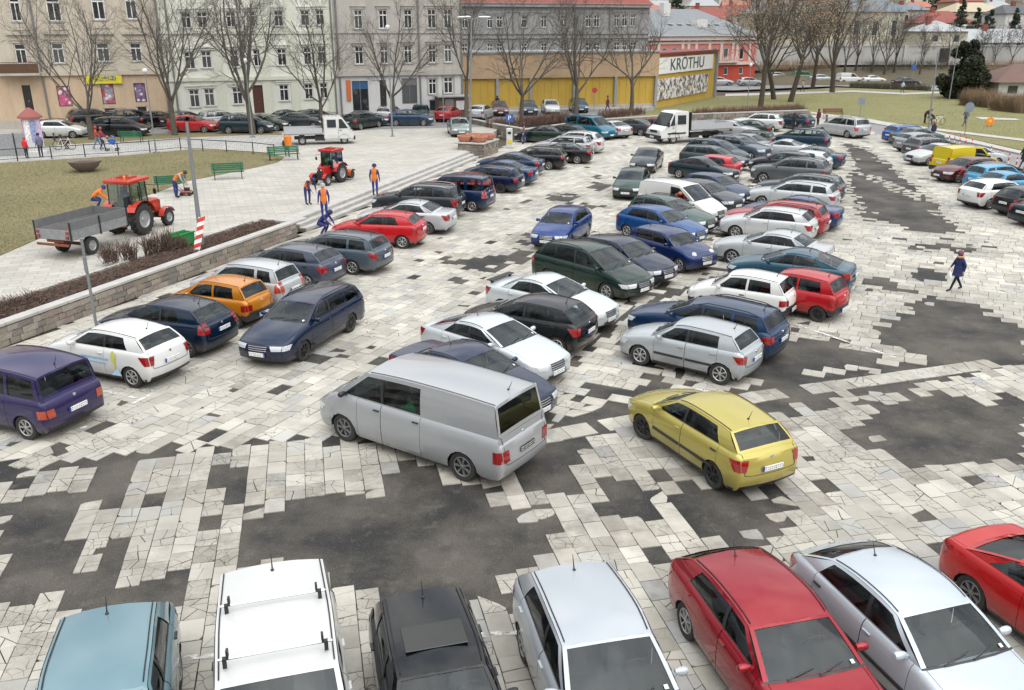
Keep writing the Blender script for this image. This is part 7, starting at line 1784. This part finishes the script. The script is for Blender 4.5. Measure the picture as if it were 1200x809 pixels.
lamp('tall triple headed lamp post by the planters', (551, 168), TZ, 9.4, 'triple', r=.085, lean=(.25, 0))
lamp('pale leaning lamp post by the park path', (1088, 151), .1, 7.0, 'plainpole', r=.07, lean=(-.25, 0))
lamp('pale lamp post beside the dark evergreen', (1112, 118), .05, 9.5, 'single', r=.06)
lamp('small lamp post in the park before the leaning trees', (875, 131), .05, 5.0, 'globe', r=.05)
for lab, px, z, h in [('grey sign pole in the earth bed beside the dark blue hatchback', (113, 382), .62, 2.7), ('thin sign pole before the red hatchback at the grey house', (520, 146), TZ, 3.2)]:
    root = empty('sign_pole', G(px[0], px[1], z), 0, lab, 'pole'); MB().tube([(0, 0, -.2), (0, 0, h)], .045, 8).build('pole', STEEL, root); bx('bracket', (0, -.03, h*.72), (.09, .06, .5), STEEL, root, bevel=.01); MB().lathe([(.05, 0), (.05, .04), (0, .06)], (0, 0, h), 'z', 8).build('cap', STEEL, root)
def disc_sign(label, px, z, h, r, front, back=True, square=False):
    root = empty('road_sign', G(px[0], px[1], z), 0, label, 'sign'); MB().tube([(0, 0, 0), (0, 0, h)], .035, 7).build('pole', STEEL, root)
    if square: bx('plate', (0, -.05, h-r), (2*r, .03, 2*r), front, root)
    else: MB().lathe([(.001, -.07), (r, -.07), (r, -.05), (.001, -.05)], (0, 0, h-r), 'y', 20).build('plate', front, root, smooth=40)
    return root
M_SBACK = simple('sign_back', (.20, .24, .28), .5, .3); M_SBLUE = simple('sign_blue_plate', (.03, .10, .32), .4); M_SORANGE = simple('sign_orange_plate', (.75, .22, .02), .4)
disc_sign('round road sign seen from behind on the road verge', (1130, 160), 0, 3.0, .45, M_SBACK)
disc_sign('small pale road sign at the car park exit', (1007, 139), 0, 2.2, .35, M_SBACK, square=True)
disc_sign('small road sign on the far avenue', (1068, 98), 0, 3.2, .4, M_SBLUE, square=True)
disc_sign('no parking sign before the yellow shop', (696, 131), TZ, 2.6, .3, simple('sign_red_plate', (.45, .05, .05), .4))
os_ = empty('warning_sign', G(1159, 149), 0, 'orange roadworks sign standing on the verge', 'sign'); m = MB(); m.lathe([(.001, -.03), (.42, -.03), (.42, .03), (.001, .03)], (0, 0, .55), 'y', 8); m.build('plate', M_SORANGE, os_); bx('symbol', (0, -.05, .58), (.3, .03, .25), simple('sign_amber', (.8, .45, .05), .4), os_)
for s in (1, -1): MB().tube([(s*.12, 0, .2), (s*.35, 0, -.02)], .025, 5).build('leg', M_BLACK, os_)
# parking meter with blue P sign
pm = empty('parking_meter', G(597, 174), 0, 'pale parking meter with a blue P sign above it', 'parking meter'); bx('cabinet', (0, 0, .85), (.5, .4, 1.5), simple('meter_pale', (.5, .52, .5), .5), pm, bevel=.03); bx('screen', (0, -.21, 1.25), (.26, .02, .2), M_BLACK, pm); bx('plinth', (0, 0, .06), (.6, .5, .12), M_CONC, pm); MB().tube([(.0, .15, 0), (0, .15, 2.7)], .035, 7).build('post', STEEL, pm)
bp = bx('sign_plate', (0, .10, 2.4), (.6, .03, .6), M_SBLUE, pm); text_obj('letter', 'P', .5, simple('sign_letter_white', (.8, .8, .8), .4), bp, (0, .075, 2.4), (math.pi/2, 0, 0), .006); bx('coin_box', (.05, -.22, .55), (.3, .06, .3), simple('meter_yellow', (.6, .42, .02), .5), pm)
# pedestal of planters
pd = empty('planter_pedestal', G(566, 185), R(70), 'stone pedestal with concrete slab at the head of the steps', 'pedestal')
rp = random.Random(8); bx('core', (1.6, 1.1, .48), (3.0, 2.0, .96), M_STONE, pd)
for r_ in range(4):
    for k in range(7):
        for (x, y, rz) in ((.3+k*.45, .06, 0), (.06, .3+k*.30, math.pi/2)):
            if rz and k > 5: continue
            o = bpy.data.objects.new('stone_block', stone_mesh[rp.randrange(10)]); link(o, pd); o.location = (x+(.1 if r_ % 2 else 0)*(rz == 0), y, .12+r_*.235); o.scale = (.42, 1, .215); o.rotation_euler = (0, 0, rz); o.material_slots[0].link = 'OBJECT'; o.material_slots[0].material = stone_m[rp.randrange(4)]
bx('slab', (1.6, 1.1, 1.01), (3.4, 2.4, .10), M_CONC, pd, bevel=.02)
for i, (x, y) in enumerate([(.75, 1.75), (.75, .55), (2.0, 1.55), (2.3, .55)]):
    w = pd.matrix_basis @ Vector((x, y, 1.06)); root = empty('terracotta_planter', w, R(70), 'round terracotta planter on the stone pedestal', 'planter', 'terracotta planters on the pedestal')
    m = MB(); m.lathe([(.001, 0), (.42, 0), (.55, .16), (.58, .34), (.62, .36), (.62, .46), (.52, .46), (.50, .36)], (0, 0, 0), 'z', 20); m.build('tub', TERRA, root, smooth=40); m = MB(); m.lathe([(.50, .36), (.001, .38)], (0, 0, 0), 'z', 20); m.build('soil', M_EARTH, root)
# low wall with pale coping at the back
def low_wall(label, pts, h, z0, zoff=0):
    root = empty('low_wall', (0, 0, 0), 0, label, 'wall'); rr = random.Random(len(label))
    for i in range(len(pts)-1):
        a, b = Vector(pts[i]), Vector(pts[i+1]); d = b-a; L = d.length; an = math.atan2(d.y, d.x); mid = (a+b)/2
        bx('core', (mid.x, mid.y, z0+h/2), (L, .30, h), M_STONE, root, rz=an); k = int(L/1.5)
        for j in range(k): c = a+d*((j+.5)/k); bx('coping_stone', (c.x, c.y, z0+h+.05), (L/k-.02, .42, .10), M_CONC, root, rz=an)
        nb = int(L/.55)
        if nb < 60:
            nrm = Vector((d.y, -d.x, 0)).normalized()*.17
            for j in range(nb):
                for q in range(2):
                    c = a+d*((j+.5+.3*q)/nb)+nrm; o = bpy.data.objects.new('stone_block', stone_mesh[rr.randrange(10)]); link(o, root); o.location = (c.x, c.y, z0+h*(.27+.46*q)); o.scale = (.5, .6, h*.44); o.rotation_euler = (0, 0, an); o.material_slots[0].link = 'OBJECT'; o.material_slots[0].material = stone_m[rr.randrange(4)]
    return root
low_wall('stone wall with pale coping running from the terrace tree to the meter', [G(554, 151, 0), G(585, 158, 0), G(612, 163, 0)], .85, 0)
low_wall('long low stone wall under the hedge behind the parked cars', [G(612, 163, 0), G(700, 150, 0), G(800, 143.5, 0), G(945, 138, 0)], .75, 0)
# benches
def bench(label, px, z, ang, L=1.9, mat=GREEN, group=None):
    root = empty('park_bench', G(px[0], px[1], z), R(ang), label, 'bench', group); seat = empty_part = None
    for k in range(4): bx('seat_slat', (0, -.18+.11*k, .44), (L, .09, .035), mat, root)
    for k in range(4): bx('back_slat', (0, .24+.035*k, .56+.11*k), (L, .035, .09), mat, root)
    for s in (1, -1):
        x = s*(L/2-.15); m = MB(); m.tube([(x, -.22, 0), (x, -.22, .42), (x, .22, .42), (x, .38, .95)], .025, 6); m.tube([(x, .22, .42), (x, .28, 0)], .025, 6); m.tube([(x, -.24, .42), (x, -.24, .64), (x, .26, .66)], .022, 6); m.build('leg_frame', M_BLACK, root)
    return root
bench('green bench standing alone on the lawn edge of the terrace', (268, 210), TZ, 18); bench('green bench with a person in a white cap', (333, 188), TZ, 20, 2.2); bench('green bench behind the red tractor', (201, 224), TZ, 200, 1.7); bench('green bench under the trees by the street', (155, 167), TZ, 180); bench('brown bench on the lawn by the car park exit', (976, 138), .08, 0, 2.2, simple('bench_brown', (.14, .05, .035), .7))
# round bowl planter on the lawn
bw = empty('bowl_planter', G(101, 201, TZ+.03), 0, 'wide shallow concrete bowl planter on the lawn', 'planter'); m = MB(); m.lathe([(.001, 0), (.38, 0), (.45, .08), (.75, .28), (1.0, .62), (1.03, .70), (.95, .70), (.85, .58)], (0, 0, 0), 'z', 28); m.build('bowl', simple('bowl_concrete', (.17, .13, .11), .9, var=.2), bw, smooth=40); m = MB(); m.lathe([(.87, .58), (.001, .60)], (0, 0, 0), 'z', 28); m.build('soil', M_EARTH, bw)
# railing
rl = empty('lawn_railing', (0, 0, 0), 0, 'low dark railing with posts along the far edge of the lawn', 'railing'); rp_ = [(-20, 192), (21, 189), (61, 186.5), (100, 184), (139, 182), (176, 179), (212, 176), (238, 177.5), (266, 179), (297, 181), (322, 184)]; RP = [G(x, y, TZ) for x, y in rp_]
for p in RP: bx('post', (p.x, p.y, TZ+.45), (.06, .06, .9), M_BLACK, rl)
for i in range(len(RP)-1):
    MB().tube([RP[i]+Vector((0, 0, .85)), RP[i+1]+Vector((0, 0, .85))], .03, 5).build('rail', M_BLACK, rl); MB().tube([RP[i]+Vector((0, 0, .18)), RP[i+1]+Vector((0, 0, .18))], .02, 5).build('rail', M_BLACK, rl)
    n_ = int((RP[i+1]-RP[i]).length/.18); m = MB()
    for k in range(1, n_): p = RP[i].lerp(RP[i+1], k/n_); m.tube([p+Vector((0, 0, .18)), p+Vector((0, 0, .85))], .006, 3, cap=False)
    m.build('bars', STEEL, rl, kind='stuff')
# advertising kiosk
ks = empty('advertising_kiosk', G(43, 181, TZ), 0, 'round advertising pillar with red cone roof and pink posters', 'kiosk'); MB().lathe([(.75, 0), (.75, .25), (.62, .28), (.62, 2.7), (.001, 2.7)], (0, 0, 0), 'z', 20).build('pillar', M_WHITE, ks, smooth=40); MB().lathe([(.84, 2.62), (.82, 2.72), (.45, 3.05), (.12, 3.3), (.0, 3.36)], (0, 0, 0), 'z', 20).build('roof', plaster('kiosk_red', '#a8433c', .3), ks, smooth=30)
for k, c in enumerate(['#d88ab0', '#e2e2e6', '#8a93b8', '#c9b0d0']):
    a0 = -math.pi*.9+k*.78; m = MB(); m.grid(lambda u, v: (.63*math.cos(a0+u*.68), .63*math.sin(a0+u*.68), lerp(.9+.2*(k % 2), 2.5, v)), 5, 1); m.build('poster', simple('poster_%d' % k, c, .6, var=.5, scale=9), ks)
cb = empty('electric_cabinet', G(26, 183, TZ), R(18), 'pair of grey metal cabinets beside the kiosk', 'cabinet')
for x in (-2.6, -1.0, .2): bx('box', (x, .6, .8), (1.1, .6, 1.6), GREYM, cb, bevel=.02)
# pushchair
pc = empty('pushchair', G(131, 177, TZ), R(10), 'blue pushchair with white frame pushed by the mother', 'pushchair'); m = MB(); m.lathe([(.001, 0), (.2, .02), (.28, .2), (.3, .35)], (.1, 0, .45), 'z', 12); m.build('seat', simple('pushchair_blue', (.03, .12, .5), .6), pc, smooth=50); m = MB(); m.grid(lambda u, v: (.1+.32*math.cos(lerp(.9, 2.9, u)), lerp(-.24, .24, v), .8+.32*math.sin(lerp(.9, 2.9, u))), 6, 1); m.build('hood', MATS['pushchair_blue'], pc)
for s in (1, -1): MB().tube([(-.55, s*.22, 1.0), (.0, s*.22, .55), (.4, s*.22, .15)], .018, 5).build('frame', simple('frame_white', (.7, .7, .7), .4), pc); MB().tube([(-.3, s*.22, .15), (.15, s*.22, .6)], .018, 5).build('frame', MATS['frame_white'], pc)
for x in (-.3, .4):
    for s in (1, -1): MB().lathe([(.05, -.02), (.12, -.02), (.12, .02), (.05, .02)], (x, s*.24, .12), 'y', 12).build('wheel', M_TYRE, pc)
def bicycle(label, px, z, ang):
    root = empty('bicycle', G(px[0], px[1], z), R(ang), label, 'bicycle')
    for x in (0, 1.0): MB().tube([(x+.32*math.cos(k/16*6.2832), 0, .34+.32*math.sin(k/16*6.2832)) for k in range(17)], .022, 5).build('wheel', M_TYRE, root)
    m = MB(); fr = MATS['frame_white']
    for a, b in (((0, 0, .34), (.42, 0, .32)), ((.42, 0, .32), (.85, 0, .8)), ((0, 0, .34), (.3, 0, .8)), ((.3, 0, .8), (.85, 0, .8)), ((.42, 0, .32), (.28, 0, .92)), ((1.0, 0, .34), (.83, 0, .95))): m.tube([a, b], .02, 5)
    m.build('frame', fr, root); bx('saddle', (.27, 0, .95), (.25, .13, .06), M_BLACK, root, bevel=.02); MB().tube([(.8, -.27, 1.0), (.83, 0, .97), (.8, .27, 1.0)], .015, 5).build('handlebar', M_BLACK, root)
bicycle('child bicycle standing behind the kiosk', (68, 176), TZ, 10); bicycle('bicycle lying by the path on the park lawn', (1094, 147), .1, 15)
# green trough, striped board, bin, crate, mower
gt = empty('green_trough', G(212, 291, .62), R(66), 'bright green plastic trough standing on the bed edge', 'trough'); gm = simple('green_plastic', (.012, .27, .07), .45); L_, W2, H_ = 1.15, .5, .62
for (c, d) in (((0, W2/2, H_/2), (L_, .03, H_)), ((0, -W2/2, H_/2), (L_, .03, H_)), ((L_/2, 0, H_/2), (.03, W2, H_)), ((-L_/2, 0, H_/2), (.03, W2, H_))): bx('side', c, d, gm, gt)
bx('bottom', (0, 0, .02), (L_, W2, .03), gm, gt); bx('rim', (0, W2/2+.02, H_), (L_+.08, .06, .05), gm, gt); bx('rim', (0, -W2/2-.02, H_), (L_+.08, .06, .05), gm, gt)
sb = empty('warning_board', G(230, 296, .6), R(10), 'red and white striped warning board leaning on the lamp post', 'warning board'); sb.rotation_euler = (R(-8), R(14), R(10)); bx('board', (0, 0, .72), (.26, .03, 1.44), simple('board_white', (.72, .72, .7), .5), sb)
for k in range(4): m = MB(); z = .12+k*.36; m.quad([(-.13, -.018, z), (.13, -.018, z+.16), (.13, -.018, z+.34), (-.13, -.018, z+.18)]); m.build('stripe', simple('stripe_red', (.5, .04, .03), .5), sb)
bi = empty('litter_bin', G(339, 184, TZ), 0, 'orange litter bin on a post behind the bench', 'litter bin'); MB().tube([(0, 0, 0), (0, 0, 1.0)], .04, 7).build('post', M_BLACK, bi); MB().lathe([(.001, .75), (.24, .75), (.28, 1.45), (.24, 1.47), (.22, 1.2), (.001, 1.2)], (0, 0, 0), 'z', 14).build('bucket', simple('bin_orange', (.68, .2, .02), .5), bi, smooth=40)
ct = empty('wooden_crate', G(537, 154, TZ), R(15), 'small brown wooden crate left on the terrace', 'crate')
for z in (.12, .36):
    for (c, d) in (((0, .3, z), (.9, .03, .18)), ((0, -.3, z), (.9, .03, .18)), ((.45, 0, z), (.03, .6, .18)), ((-.45, 0, z), (.03, .6, .18))): bx('plank', c, d, simple('crate_wood', (.20, .10, .07), .8), ct)
mw = empty('lawn_mower', G(219, 229, TZ), R(5), 'small red mower pushed by the bending worker', 'mower'); bx('deck', (0, 0, .18), (.55, .45, .16), RED, mw, bevel=.04); bx('engine', (.05, 0, .33), (.26, .26, .18), M_BLACK, mw)
for x in (-.22, .22):
    for s in (1, -1): MB().lathe([(.001, -.03), (.1, -.03), (.1, .03), (.001, .03)], (x, s*.25, .1), 'y', 12).build('wheel', M_TYRE, mw)
for s in (1, -1): MB().tube([(-.25, s*.18, .22), (-.75, s*.18, .85)], .015, 5).build('handle', M_BLACK, mw)
# red and white delineator posts
M_CR, M_CW = simple('post_red', (.5, .045, .035), .5), simple('post_white', (.7, .7, .68), .5)
for i, (x, y) in enumerate([(1035, 160), (1112, 166), (1118, 168), (1124, 170), (1131, 172), (1138, 174.5), (1160, 184), (1167, 187), (1173, 189), (1181, 193), (1190, 198), (1199, 203)]):
    root = empty('marker_post', G(x, y), 0, 'red and white plastic marker post on the road edge', 'marker post', 'marker posts along the road edge'); root.scale = (.8, .8, .78); MB().lathe([(.001, 0), (.2, 0), (.2, .05), (.06, .07)], (0, 0, 0), 'z', 12).build('base', M_BLACK, root)
    MB().lathe([(.055, .06), (.055, .35)], (0, 0, 0), 'z', 10).build('lower_band', M_CW, root); MB().lathe([(.058, .35), (.058, .65)], (0, 0, 0), 'z', 10).build('middle_band', M_CR, root); MB().lathe([(.055, .65), (.055, .85)], (0, 0, 0), 'z', 10).build('upper_band', M_CW, root); MB().lathe([(.06, .85), (.06, 1.02), (.0, 1.05)], (0, 0, 0), 'z', 10).build('cap', M_CR, root)
# ------------------------------------------------------------------ look-alikes in a line are counted from a landmark
ORD = ['first', 'second', 'third', 'fourth', 'fifth', 'sixth', 'seventh', 'eighth', 'ninth', 'tenth', 'eleventh', 'twelfth']
def count_off(group, text, key):
    obs = sorted([o for o in bpy.data.objects if o.get('group') == group], key=key)
    for i, o in enumerate(obs): o['label'] = '%s %s' % (ORD[i], text)
count_off('slender trees on the embankment', 'slender bare embankment tree counted from the big brown park trees', lambda o: o.location.x)
count_off('marker posts along the road edge', 'red and white marker post counted from the vivid blue estate', lambda o: -o.location.y)
count_off('conifers behind the boundary wall', 'small dark conifer counted from the cream hipped house', lambda o: o.location.x)
count_off('brown trees on the slope behind the park', 'brown slope tree counted from the pink building', lambda o: o.location.x)
count_off('reddish trees behind the boundary wall', 'reddish bare tree counted from the big cream hall', lambda o: o.location.x)
count_off('terracotta planters on the pedestal', 'terracotta planter on the pedestal counted from the steps', lambda o: o.location.y)
